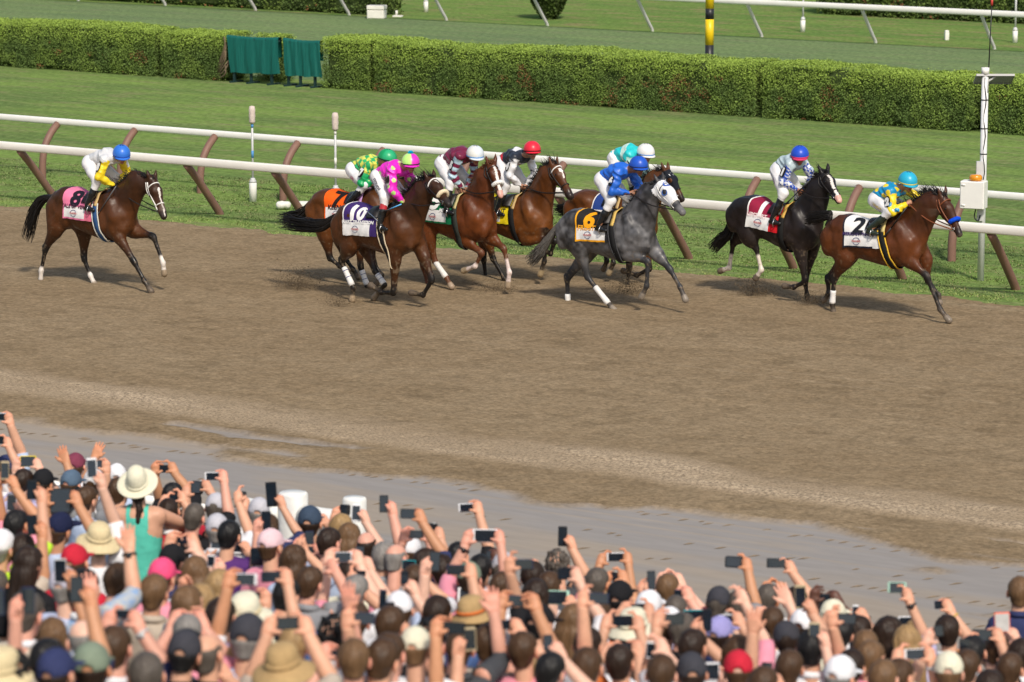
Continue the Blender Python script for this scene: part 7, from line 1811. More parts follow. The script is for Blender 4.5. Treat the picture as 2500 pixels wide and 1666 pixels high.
P('T1', 1045, 1500, 'under', 'light', 'white', 'p', [(985, 840, 'R', 'upright')], [(922, 602, 1030, 832, 'white')], hat=('sun', 'straw'), yaw=-8)
P('T1', 760, 890, 'under', 'brown', 'grey', 'r', [], cap='denim blue', yaw=25)
P('T1', 645, 1370, 'under', 'brown', 'pale blue', 't', [(480, 1050, 'L', 'side'), (790, 1030, 'R', 'side')], [(530, 925, 752, 1190, 'black', 'tablet')], cap='starred navy')
P('T1', 930, 1050, 'short', 'brown', 'pale blue', 'm', [])
P('T1', 1850, 1010, 'short', 'black', 'black', 't', [(1640, 730, 'L', 'side'), (1845, 700, 'R', 'side')], [(1690, 678, 1790, 760, 'black')])
P('T1', 1800, 1180, 'short', 'dark', 'red', 'm', [(1735, 1050, 'L', 'side'), (1940, 1010, 'R', 'side')], [(1795, 985, 1890, 1062, 'black')])
P('T3', 335, 490, 'short', 'salt', 'grey', 'm', [(255, 245, 'R', 'side'), (20, 310, 'L', 'side')], [(68, 193, 200, 335, 'black', 'camera')], cap='light grey')
P('T3', 112, 580, 'buzz', 'salt', 'black', 'r', [])
P('T2', 1830, 300, 'under', 'black', 'navy', 'm', [(1830, 70, 'L', 'side'), (2095, 60, 'R', 'side')], [(1860, 30, 1995, 108, 'black')], cap='black')
P('T2', 20, 150, 'under', 'grey', 'neon yellow', 'm', [], cap='white')
P('T2', 235, 165, 'short', 'dark', 'pale blue', 't', [])
P('T2', 320, 310, 'long', 'dark', 'black', 'm', [], yaw=40)
P('T2', 810, 310, 'under', 'brown', 'red', 'm', [], cap='red', yaw=15)
P('T2', 690, 560, 'under', 'grey', 'striped blue', 'p', [], cap='white and navy', yaw=12)
P('T2', 905, 590, 'short', 'black', 'floral blue', 'm', [(1350, 60, 'R', 'open')], [], yaw=22, watch=('R', 'black'), scale=1.15)
P('T2', 1265, 500, 'short', 'brown', 'white', 'r', [], yaw=25)
P('T2', 290, 850, 'short', 'salt', 'beige', 'r', [], yaw=22, scale=1.12)
P('T2', 885, 1130, 'bald', 'grey', 'pale blue', 'p', [])
P('T2', 1230, 1220, 'short', 'brown', 'navy', 'r', [(1180, 950, 'L', 'side'), (1440, 900, 'R', 'side')], [(1225, 800, 1372, 890, 'black')], yaw=12, watch=('R', 'silver'), scale=1.1)
P('T2', 530, 1370, 'short', 'black', 'navy', 't', [], yaw=18, scale=1.1)
P('T2', 620, 1500, 'under', 'dark', 'navy', 'm', [], cap='navy', yaw=20)
P('T2', 985, 1440, 'under', 'dark', 'green', 't', [], cap='sage green', yaw=8, scale=1.1)
P('T2', 130, 1500, 'curly', 'black', 'black', 't', [])
P('T2', 10, 1500, None, 'blond', 'cream', 'm', [], hat=('sun', 'straw'))
P('T2', 1725, 460, 'under', 'brown', 'pink', 'm', [(1560, 190, 'L', 'pinch')], [(1462, 575, 1580, 680, 'silver', 'camera')], cap='hot pink', yaw=20)
P('T2', 2010, 740, 'long', 'light', 'grey', 'm', [(1930, 520, 'L', 'upright')], [])
P('T2', 2000, 1060, 'short', 'grey', 'pink', 'r', [(1910, 900, 'L', 'side'), (2095, 910, 'R', 'side')], [(1932, 842, 2070, 960, 'silver')])
P('T2', 1560, 1500, 'short', 'salt', 'white', 'm', [])
P('T2', 1965, 1280, 'under', 'black', 'black', 'm', [(1890, 1460, 'L', 'upright')], [(1900, 1380, 1992, 1560, 'black')], cap='charcoal')
P('T2', 1640, 620, 'short', 'light', 'beige', 'm', [], yaw=10)
# second tile
P('T3', 885, 700, 'bob', 'brown', 'navy', 'm', [(1005, 400, 'R', 'upright')], [(868, 205, 985, 472, 'black')])
P('T3', 790, 540, 'under', 'grey', 'white', 'm', [(660, 420, 'L', 'side')], [(535, 402, 600, 480, 'black')], cap='light grey', watch=('L', 'gold'))
P('T3', 350, 720, 'under', 'grey', 'white', 'm', [(580, 520, 'R', 'side')], [(618, 305, 660, 345, 'black')], cap='light grey', yaw=10)
P('T3', 480, 780, 'short', 'black', 'purple', 'm', [(620, 880, 'R', 'upright'), (390, 1000, 'L', 'upright')], [(497, 725, 612, 972, 'white'), (316, 770, 500, 945, 'white', 'camera')])
P('T3', 930, 900, 'under', 'brown', 'pink', 'm', [(930, 990, 'R', 'side')], [(703, 905, 885, 1095, 'black', 'camera')], cap='pink and white')
P('T3', 1340, 650, 'under', 'dark', 'navy', 'm', [(1500, 590, 'R', 'side')], [], cap='slate blue', scale=1.15)
P('T3', 1680, 700, 'long', 'blond', 'black', 'm', [(1575, 545, 'L', 'side')], [(1650, 445, 1765, 560, 'black', 'camera')])
P('T3', 1760, 800, 'long', 'light', 'white', 'p', [(1890, 520, 'R', 'upright')], [(1782, 440, 1872, 628, 'white')])
P('T3', 1550, 860, 'short', 'dark', 'pale blue', 'r', [(1440, 890, 'R', 'side'), (1230, 900, 'L', 'side')], [(1258, 890, 1392, 970, 'black')])
P('T3', 1180, 1050, 'long', 'brown', 'pale blue', 'm', [(1320, 860, 'R', 'upright')], [(1282, 728, 1378, 872, 'navy')])
P('T3', 1945, 890, 'bald', 'dark', 'black', 'r', [])
P('T3', 1760, 1180, 'short', 'dark', 'cream', 'p', [(1960, 1080, 'R', 'upright')], [(1818, 885, 1912, 1095, 'black')])
P('T3', 2120, 1010, 'short', 'grey', 'grey', 'm', [(2110, 1090, 'R', 'side')], [(1990, 1000, 2110, 1135, 'green')])
P('T3', 1830, 1370, 'short', 'grey', 'white', 'm', [(1880, 1235, 'R', 'side')], [(1850, 1150, 1930, 1210, 'black')], watch=('R', 'white'))
P('T3', 380, 1330, 'long', 'blond', 'white', 'p', [(305, 1160, 'L', 'upright')], [(242, 980, 326, 1112, 'white')])
P('T3', 130, 1180, 'long', 'light', 'white', 'p', [(140, 870, 'R', 'side')], [(-20, 780, 30, 870, 'black')])
P('T4', 175, 720, 'long', 'blond', 'beige', 'm', [])
P('T4', 1090, 660, 'short', 'black', 'blue', 'm', [(885, 680, 'L', 'side')], [(706, 610, 806, 702, 'black')])
P('T4', 1345, 520, 'short', 'brown', 'grey', 'r', [(1590, 330, 'R', 'side')], [])
P('T4', 400, 890, 'short', 'dark', 'lavender', 'm', [(120, 900, 'L', 'side')], [(0, 835, 110, 955, 'silver')], scale=1.08)
P('T4', 655, 880, 'under', 'brown', 'cream', 'm', [], hat=('sun', 'cream', 'straw'))
P('T4', 680, 1120, 'under', 'grey', 'pale blue', 'm', [], cap='charcoal', scale=1.15)
P('T4', 1060, 1450, 'under', 'brown', 'beige', 'm', [(870, 960, 'L', 'side'), (1290, 960, 'R', 'side')], [(980, 878, 1215, 1010, 'black')], hat=('sun', 'khaki'), sleeve='short')
P('T4', 1180, 1180, 'short', 'blond', 'red patterned white', 'm', [(1040, 1140, 'L', 'upright')], [(955, 1055, 1022, 1135, 'black')])
P('T4', 1590, 1080, 'curly', 'black', 'white', 'm', [])
P('T4', 1815, 930, 'short', 'brown', 'white', 'r', [], yaw=12, scale=1.15)
P('T4', 1800, 1340, 'short', 'light', 'white', 'r', [(1560, 1210, 'L', 'side')], [(1552, 1220, 1738, 1310, 'black')], scale=1.05)
P('T4', 260, 1280, 'bald', 'salt', 'black', 'm', [(430, 1440, 'R', 'side')], [(150, 1370, 335, 1500, 'white')], scale=1.05)
P('T4', 2120, 1350, 'short', 'brown', 'white', 'm', [], scale=1.1)
P('T4', 40, 1230, 'short', 'black', 'pink', 'm', [])
# third tile
P('T5', 500, 560, 'short', 'dark', 'navy', 't', [(455, 140, 'R', 'side')], [(272, 80, 402, 165, 'black')])
P('T5', 245, 520, 'bald', 'grey', 'grey', 'r', [(280, 310, 'L', 'side'), (500, 310, 'R', 'side')], [(342, 265, 470, 335, 'black', 'camera')])
P('T5', 350, 460, 'under', 'brown', 'white', 'm', [(600, 290, 'R', 'side')], [(452, 205, 562, 270, 'black', 'camera')], cap='white')
P('T5', 400, 700, 'short', 'brown', 'white', 'm', [(385, 620, 'R', 'side')], [(285, 520, 372, 600, 'teal')])
P('T5', 270, 960, 'under', 'brown', 'white', 'p', [(315, 800, 'R', 'upright')], [(275, 612, 342, 732, 'black')], cap='white')
P('T5', 620, 610, 'short', 'dark', 'pink', 'r', [], yaw=-14, scale=1.08)
P('T5', 775, 490, 'short', 'black', 'black', 'm', [])
P('T5', 865, 690, 'short', 'dark', 'pink', 'r', [(835, 330, 'L', 'side'), (1150, 320, 'R', 'side')], [(890, 255, 1080, 368, 'white')], cap='sage green', watch=('L', 'black'))
P('T5', 960, 600, 'short', 'black', 'grey', 'd', [(1095, 490, 'R', 'side')], [(1010, 440, 1060, 530, 'black')])
P('T5', 1160, 610, 'short', 'salt', 'pale blue', 'm', [(1000, 580, 'L', 'side')], [], cap='light grey')
P('T5', 1415, 670, 'short', 'dark', 'grey', 'm', [(1440, 570, 'R', 'side')], [(1330, 530, 1392, 592, 'navy', 'camera')])
P('T5', 1620, 570, 'curly', 'salt', 'dark grey', 'm', [(1735, 370, 'R', 'upright')], [(1626, 230, 1704, 402, 'black')])
P('T5', 1560, 760, 'short', 'brown', 'white', 'p', [(1760, 640, 'R', 'side')], [(1622, 588, 1742, 690, 'black')])
P('T5', 1440, 820, 'long', 'dark', 'white', 'm', [(1455, 950, 'L', 'side'), (1720, 870, 'R', 'side')], [(1495, 780, 1690, 902, 'mint')])
P('T5', 1150, 760, 'short', 'brown', 'white', 'm', [(970, 840, 'L', 'side')], [(762, 760, 940, 892, 'white')])
P('T5', 590, 990, 'short', 'dark', 'navy', 'm', [], scale=1.1)
P('T5', 890, 1020, 'under', 'dark', 'blue', 'm', [], hat=('trilby', 'khaki', 'orange'))
P('T5', 190, 1080, 'short', 'brown', 'white', 'm', [(215, 1050, 'R', 'upright')], [(90, 772, 152, 940, 'navy'), (150, 880, 222, 1078, 'black')])
P('T5', 770, 1280, 'buzz', 'brown', 'dark grey', 'r', [], scale=1.15)
P('T5', 1050, 1240, 'short', 'brown', 'beige', 'r', [(970, 1390, 'L', 'side'), (1150, 1390, 'R', 'side')], [(1045, 1360, 1122, 1442, 'pink', 'camera')])
P('T5', 185, 1340, 'short', 'brown', 'white', 'r', [], scale=1.1)
P('T5', 410, 1290, 'under', 'light', 'white', 'm', [(520, 1440, 'R', 'upright')], [(585, 1330, 640, 1440, 'red')], cap='cream', watch=('R', 'white'))
P('T5', 520, 1190, 'curly', 'black', 'black', 'm', [])
P('T5', 1480, 1080, 'under', 'black', 'black', 'm', [], cap='black')
P('T5', 1330, 1300, 'short', 'brown', 'pink', 'm', [(1290, 1090, 'R', 'side')], [(1070, 1035, 1228, 1118, 'navy')])
P('T5', 1560, 1480, 'short', 'black', 'white', 'p', [(1570, 1290, 'R', 'upright')], [(1500, 1160, 1582, 1302, 'black')])
P('T5', 950, 1010, 'long', 'light', 'black', 'm', [])
# fourth tile
P('T6', 420, 640, 'short', 'salt', 'cream', 't', [(475, 600, 'L', 'side'), (690, 565, 'R', 'side')], [(538, 530, 612, 605, 'black', 'camera')])
P('T6', 640, 790, 'under', 'black', 'black', 'm', [], cap='black', scale=1.1)
P('T6', 200, 1010, 'long', 'light', 'white', 'p', [(205, 560, 'R', 'side')], [(42, 485, 172, 600, 'black')])
P('T6', 900, 880, 'under', 'light', 'lavender', 'm', [(925, 700, 'R', 'upright')], [(888, 518, 968, 700, 'black')], cap='white')
P('T6', 1090, 690, 'short', 'light', 'maroon', 'p', [(1030, 545, 'L', 'side'), (1190, 545, 'R', 'side')], [(1068, 565, 1140, 620, 'black', 'camera')])
P('T6', 430, 950, 'short', 'brown', 'orange', 'm', [(620, 880, 'L', 'side'), (870, 880, 'R', 'side')], [(716, 830, 850, 912, 'black')], watch=('L', 'black'))
P('T6', 760, 1080, 'long', 'brown', 'white', 'm', [], hat=('sun', 'cream'))
P('T6', 1090, 1040, 'under', 'brown', 'lavender', 'm', [], cap='white')
P('T6', 1165, 900, 'buzz', 'salt', 'pale blue', 'r', [(1260, 740, 'R', 'side')], [(1145, 695, 1228, 800, 'navy')])
P('T6', 1560, 830, 'short', 'salt', 'grey', 't', [(1770, 450, 'R', 'pinch')], [(1622, 380, 1780, 490, 'black', 'camera')], cap='charcoal')
P('T6', 330, 1230, 'short', 'dark', 'white', 'm', [(455, 1260, 'L', 'side'), (790, 1250, 'R', 'side')], [(566, 1195, 745, 1285, 'black')], watch=('L', 'white'))
P('T6', 1230, 1080, 'short', 'salt', 'black', 'r', [(1360, 1040, 'R', 'side')], [(1232, 885, 1392, 1030, 'teal')])
P('T6', 1330, 1250, 'short', 'dark', 'striped navy', 'm', [(1400, 1070, 'R', 'upright')], [(1405, 872, 1496, 1090, 'black')], watch=('R', 'black'))
P('T6', 1020, 1500, 'short', 'brown', 'white', 'p', [(1095, 1170, 'R', 'pinch')], [(878, 1185, 965, 1345, 'white')])
P('T6', 1580, 1130, 'under', 'dark', 'navy', 'm', [(1640, 960, 'R', 'side')], [(1560, 930, 1692, 1012, 'white')], cap='purple grey')
P('T6', 1750, 1480, 'under', 'brown', 'pale blue', 'p', [(1500, 1560, 'L', 'upright')], [(1425, 1380, 1572, 1560, 'white')], cap='red')
P('T6', 1310, 1500, 'under', 'dark', 'striped navy', 'm', [], cap='charcoal')
P('T6', 640, 1390, 'short', 'dark', 'orange', 'm', [])
P('T6', 330, 1440, 'short', 'brown', 'white', 'm', [])
P('T6', 1760, 850, 'short', 'salt', 'white', 'p', [(1780, 740, 'R', 'pinch')], [(1690, 715, 1780, 785, 'black')])
# fifth tile
P('T7', 940, 820, 'short', 'dark', 'black', 'm', [(900, 475, 'R', 'side')], [(664, 400, 842, 490, 'black')])
P('T7', 680, 790, 'short', 'salt', 'white', 't', [(640, 650, 'L', 'side'), (790, 660, 'R', 'side')], [(700, 650, 755, 720, 'black', 'camera')])
P('T7', 720, 1010, 'short', 'brown', 'white', 'p', [(830, 760, 'R', 'open'), (560, 920, 'L', 'side')], [])
P('T7', 1090, 1260, 'short', 'black', 'white', 'm', [(1075, 860, 'R', 'upright')], [(930, 650, 1036, 880, 'gold')], scale=1.15)
P('T7', 1290, 960, 'under', 'black', 'white', 'd', [(1120, 750, 'L', 'side'), (1340, 770, 'R', 'side')], [(1160, 738, 1272, 812, 'black', 'camera')], cap='cream')
P('T7', 1010, 1060, 'under', 'dark', 'white', 'd', [], cap='white')
P('T7', 610, 1280, 'short', 'brown', 'pale blue', 'r', [], scale=1.15)
P('T7', 860, 1180, 'short', 'dark', 'purple', 'm', [], cap='charcoal')
P('T7', 1370, 1120, 'short', 'black', 'cream', 'm', [(1230, 950, 'L', 'side')], [])
P('T7', 1600, 1240, 'short', 'light', 'pink', 'p', [(1330, 1310, 'L', 'upright'), (1560, 1330, 'R', 'upright')], [(1450, 1180, 1530, 1450, 'black')])
P('T7', 1540, 1100, 'short', 'dark', 'white', 'm', [(1545, 930, 'R', 'upright')], [(1472, 840, 1532, 980, 'white')])
P('T7', 1360, 1530, 'under', 'grey', 'lavender', 'm', [], cap='white')
P('T7', 640, 1600, 'short', 'brown', 'white', 'm', [(680, 1560, 'R', 'upright')], [(612, 1380, 718, 1540, 'black')])
P('T7', 880, 1440, 'short', 'brown', 'white', 'm', [])
P('T7', 400, 1300, 'long', 'brown', 'pink', 'p', [(440, 740, 'R', 'pinch')], [])
# sixth tile
P('T8', 520, 1080, 'bob', 'dark', 'white', 'm', [(360, 1040, 'R', 'upright')], [(240, 875, 325, 1070, 'black')], scale=1.15)
P('T8', 700, 1150, 'long', 'blond', 'lavender', 'm', [(770, 640, 'R', 'side')], [(504, 522, 655, 635, 'mint')], watch=('R', 'black'))
P('T8', 800, 1080, 'short', 'blond', 'white', 'm', [], [(612, 880, 775, 1010, 'white')])
P('T8', 1130, 1040, 'short', 'dark', 'navy', 'm', [(1150, 770, 'R', 'side')], [(992, 715, 1085, 800, 'navy')], watch=('R', 'gold'))
P('T8', 1400, 1270, 'short', 'black', 'black', 'm', [(1490, 1170, 'L', 'side'), (1680, 1080, 'R', 'side')], [(1384, 1018, 1604, 1135, 'black')], watch=('L', 'orange'))
P('T8', 1640, 1230, 'short', 'brown', 'white', 'p', [(1780, 1080, 'R', 'upright')], [(1620, 838, 1782, 1050, 'orange', 'lit')])
P('T8', 1880, 630, 'short', 'light', 'navy', 'm', [], yaw=10, dz=0.25, scale=1.1)
P('T8', 1140, 1480, 'under', 'light', 'cream', 'p', [(1000, 1150, 'L', 'side')], [(985, 975, 1085, 1090, 'black')], cap='cream')
P('T8', 1330, 1420, 'short', 'brown', 'white', 'r', [], [(1252, 1115, 1368, 1195, 'black')])
P('T8', 1560, 1640, 'short', 'dark', 'white', 'm', [(1560, 1560, 'R', 'upright')], [(1430, 1470, 1552, 1600, 'white')])
P('T8', 1790, 1440, 'short', 'brown', 'grey', 'm', [(1720, 1440, 'L', 'upright')], [(1632, 1360, 1692, 1468, 'black')])
P('T8', 340, 1330, 'short', 'light', 'pink', 'm', [])
P('T8', 460, 1530, 'short', 'light', 'cream', 'p', [])
P('T8', 120, 1420, 'short', 'dark', 'cream', 'm', [])
P('T8', 1890, 1290, 'short', 'dark', 'white', 'p', [(1900, 1180, 'R', 'side')], [])
P('T8', 640, 1530, 'short', 'brown', 'lavender', 'm', [])

# people between, whose heads and shoulders close the gaps
_r = np.random.default_rng(5)
ground = [(p['H'][0], p['H'][1]) for p in PEOPLE]; heads_px = [(p['x'], p['y']) for p in PEOPLE]
guard = []
for p in PEOPLE:
    for h in p['hands']:
        a = np.array(tp(p['tile'], h[0], h[1])); b = np.array([p['x'] + (60 if h[2] == 'R' else -60), p['y'] + 90])
        for t in (0, 0.25, 0.5): guard.append(tuple(lerp(a, b, t)))
rects = [(*tp(p['tile'], q[0], q[1]), *tp(p['tile'], q[2], q[3])) for p in PEOPLE for q in p['phones']]
rects += [(*tp('T1', 1180, 1050), *tp('T1', 1560, 1560)), (*tp('T3', 1000, 330), *tp('T3', 1900, 740))]
def project(Pw):
    d = np.asarray(Pw) - CAM; z = d @ V_; return 1250 + FPX * (d @ R_) / z, 833 - FPX * (d @ U_) / z
nf = 0
for Yr in np.arange(24.4, 11.0, -0.62):
    xs = np.arange(-34, 4, 0.50) + _r.uniform(0, 0.5)
    for xw in xs:
        xw += _r.normal(0, 0.05); yw = Yr + _r.normal(0, 0.08)
        Hh = np.array([xw, yw, 1.63 + 0.185 * (25.4 - yw) + _r.uniform(-0.30, -0.08)]); u, v = project(Hh)
        if not (-40 < u < 2540 and v < 1700): continue
        if min((xw - a) ** 2 + (yw - b) ** 2 for a, b in ground) < 0.38 ** 2: continue
        sc = FPX / ((Hh - CAM) @ V_)
        if min((u - a) ** 2 + ((v - b) * 0.9) ** 2 for a, b in heads_px) < (0.185 * sc) ** 2: continue
        if min((u - a) ** 2 + (v - b) ** 2 for a, b in guard) < (0.14 * sc) ** 2: continue
        if any(a - 0.10 * sc < u < c + 0.10 * sc and b - 0.10 * sc < v < d_ + 0.17 * sc for a, b, c, d_ in rects): continue
        ground.append((xw, yw)); heads_px.append((u, v)); nf += 1
        ck = _r.random(); hk = ['short', 'short', 'short', 'buzz', 'long', 'bob', 'bald', 'curly', 'pony'][_r.integers(0, 9)]
        hc = ['brown', 'dark', 'black', 'light', 'grey', 'blond', 'salt'][_r.integers(0, 7)]
        if hk == 'bald': hc = ['grey', 'salt', 'white'][_r.integers(0, 3)]
        sh = ['white', 'pale blue', 'white', 'grey', 'black', 'navy', 'beige', 'pink', 'lavender', 'dark grey', 'red', 'blue', 'cream', 'navy striped', 'pink striped', 'blue striped', 'red striped', 'green striped', 'pale blue'][_r.integers(0, 19)]
        d_ = dict(tile=None, x=u, y=v, hair=hk, col=hc, shirt=sh, skin='mmprtmb'[_r.integers(0, 7)], hands=(), phones=(), yaw=_r.uniform(-15, 25), cap=None, hat=None, sleeve='short', dz=0, watch=None, H=Hh, tank=False, scale=1.0)
        if ck < 0.18: d_['cap'] = ['white', 'navy', 'black', 'light grey', 'red', 'khaki', 'denim blue'][_r.integers(0, 7)]; d_['hair'] = 'under'
        if _r.random() < 0.88:
            sd = 'LR'[_r.integers(0, 2)]; s = 1 if sd == 'R' else -1; hpw = Hh + R_ * s * _r.uniform(0.08, 0.24) + UPZ * _r.uniform(0.20, 0.42) + FWD * 0.22; a, b = project(hpw)
            if _r.random() < 0.88:
                pc = ['black', 'black', 'white', 'black', 'silver', 'navy'][_r.integers(0, 6)]
                if _r.random() < 0.55: d_['hands'] = ((a, b, sd, 'side'),) if _r.random() < 0.5 else ((a, b, sd, 'side'), (a - s * 0.2 * sc, b, 'L' if sd == 'R' else 'R', 'side')); x0 = a - s * 0.10 * sc; d_['phones'] = ((min(a - s * 0.03 * sc, x0 - s * 0.04 * sc), b - 0.032 * sc, max(a - s * 0.03 * sc, x0 - s * 0.04 * sc), b + 0.032 * sc, pc),)
                else: d_['hands'] = ((a, b, sd, 'upright'),); d_['phones'] = ((a - s * 0.03 * sc - 0.035 * sc, b - 0.11 * sc, a - s * 0.03 * sc + 0.035 * sc, b + 0.03 * sc, pc),)
            else: d_['hands'] = ((a, b, sd, 'open'),)
        PEOPLE.append(d_)
for Yr in [11.0 + 0.42 * ((k * 7) % 29) for k in range(29)]:      # shorter people behind, of whom mostly the raised arms show
    for xw in np.arange(-34, 4, 0.42) + _r.uniform(0, 0.4):
        if len(PEOPLE) > 284: break
        if _r.random() > 0.62: continue
        yw = Yr + _r.normal(0, 0.06); Hh = np.array([xw, yw, 1.63 + 0.185 * (25.4 - yw) - _r.uniform(0.12, 0.34)]); u, v = project(Hh)
        if not (-40 < u < 2540 and 1180 < v < 1760): continue
        if min((xw - a) ** 2 + (yw - b) ** 2 for a, b in ground) < 0.25 ** 2: continue
        sc = FPX / ((Hh - CAM) @ V_)
        if min((u - a) ** 2 + ((v - b) * 0.8) ** 2 for a, b in heads_px) < (0.075 * sc) ** 2: continue
        if any(a - 0.09 * sc < u < c + 0.09 * sc and b - 0.10 * sc < v < d_ + 0.14 * sc for a, b, c, d_ in rects): continue
        if min((u - a) ** 2 + (v - b) ** 2 for a, b in guard) < ((0.065 if v > 1400 else 0.11) * sc) ** 2: continue
        sd = 'LR'[_r.integers(0, 2)]; s = 1 if sd == 'R' else -1; a, b = project(Hh + R_ * s * _r.uniform(0.04, 0.22) + UPZ * _r.uniform(0.30, 0.46) + FWD * 0.15)
        if any(x0 - 0.09 * sc < a < x1 + 0.09 * sc and y0 - 0.1 * sc < b < y1 + 0.1 * sc for x0, y0, x1, y1 in rects): continue
        ground.append((xw, yw)); heads_px.append((u, v)); q = _r.random(); pc = ['black', 'black', 'white', 'black', 'silver', 'navy', 'gold'][_r.integers(0, 7)]
        d_ = dict(tile=None, x=u, y=v, hair=['short', 'short', 'long', 'bob', 'curly', 'buzz'][_r.integers(0, 6)], col=['brown', 'light', 'blond', 'dark', 'light', 'grey'][_r.integers(0, 6)], shirt=['white', 'pale blue', 'white', 'lavender', 'beige', 'pink', 'cream', 'blue striped'][_r.integers(0, 8)], skin='mpprtmp'[_r.integers(0, 7)], phones=(), yaw=_r.uniform(-10, 25), cap=None, hat=None, sleeve='short', dz=0, watch=('R', ['black', 'silver', 'gold'][_r.integers(0, 3)]) if _r.random() < 0.4 else None, H=Hh, tank=False, scale=0.92)
        if _r.random() < 0.2: d_['cap'] = ['white', 'light grey', 'khaki', 'cream'][_r.integers(0, 4)]; d_['hair'] = 'under'
        if q < 0.42: d_['hands'] = ((a, b, sd, 'side'),) if _r.random() < 0.5 else ((a, b, sd, 'side'), (a - s * 0.21 * sc, b + 0.01 * sc, 'L' if sd == 'R' else 'R', 'side')); d_['phones'] = ((min(a - s * 0.03 * sc, a - s * 0.16 * sc), b - 0.035 * sc, max(a - s * 0.03 * sc, a - s * 0.16 * sc), b + 0.035 * sc, pc),)
        elif q < 0.82: d_['hands'] = ((a, b, sd, 'upright'),); d_['phones'] = ((a - s * 0.035 * sc - 0.037 * sc, b - 0.115 * sc, a - s * 0.035 * sc + 0.037 * sc, b + 0.03 * sc, pc),)
        else: d_['hands'] = ((a, b, sd, 'open'),)
        rects += [(*q_[:4],) for q_ in d_['phones']]; PEOPLE.append(d_)
# some of the bare-armed spectators hold a phone up as well
for p in PEOPLE:
    if (p['x'] > 2400 and p['y'] < 1500) or p['hands'] or p['tank'] or p['phones'] or p['y'] < 1240 or _r.random() > 0.78: continue
    H = p['H']; sc = FPX / ((H - CAM) @ V_); sd = 'LR'[_r.integers(0, 2)]; s = 1 if sd == 'R' else -1
    a, b = project(H + R_ * s * _r.uniform(0.13, 0.27) + UPZ * _r.uniform(0.14, 0.36) + FWD * 0.25)
    if any(x0 - 0.08 * sc < a < x1 + 0.08 * sc and y0 - 0.1 * sc < b < y1 + 0.1 * sc for x0, y0, x1, y1 in rects): continue
    p['tile'] = None; pc = ['black', 'black', 'white', 'black', 'silver', 'navy'][_r.integers(0, 6)]; q = _r.random()
    if q < 0.5: p['hands'] = ((a, b, sd, 'side'),); p['phones'] = ((min(a - s * 0.03 * sc, a - s * 0.15 * sc), b - 0.034 * sc, max(a - s * 0.03 * sc, a - s * 0.15 * sc), b + 0.034 * sc, pc),)
    elif q < 0.9: p['hands'] = ((a, b, sd, 'upright'),); p['phones'] = ((a - s * 0.035 * sc - 0.036 * sc, b - 0.11 * sc, a - s * 0.035 * sc + 0.036 * sc, b + 0.03 * sc, pc),)
    else: p['hands'] = ((a, b, sd, 'open'),)
print('people', len(PEOPLE), 'fillers', nf)

# ------------------------------------------------------------------ labels: each singles out one person, one phone
def look(p):
    if p['hat']: return {'western': 'cream western hat', 'sun': p['hat'][1] + ' sun hat', 'trilby': 'tan trilby with orange band'}[p['hat'][0]]
    if p['cap']: return p['cap'] + ' cap'
    h = HNAME[p['col']]
    return {'short': 'short %s hair', 'buzz': 'cropped %s hair', 'bald': '%s hair and bald crown', 'curly': 'curly %s hair', 'long': 'long %s hair', 'bob': '%s bobbed hair', 'pony': '%s ponytail', 'braid': '%s braided hair', 'under': 'short %s hair'}[p['hair'] or 'short'] % h
from collections import Counter
inframe = lambda p: -30 < p['x'] < 2530 and p['y'] < 1700
lk = [look(p) for p in PEOPLE]; cnt = Counter(lk)
marks = [i for i in range(len(PEOPLE)) if cnt[lk[i]] == 1 and inframe(PEOPLE[i])]
seen = set()
def arms(p): return 'with no arm raised' if not p['hands'] else ('with one arm raised' if len(p['hands']) == 1 else 'with both arms raised')
def where(i, m):
    a, b = PEOPLE[i], PEOPLE[m]; dx, dy = a['x'] - b['x'], a['y'] - b['y']
    return 'right of' if dx > abs(dy) else 'left of' if -dx > abs(dy) else 'in front of' if dy > 0 else 'behind'
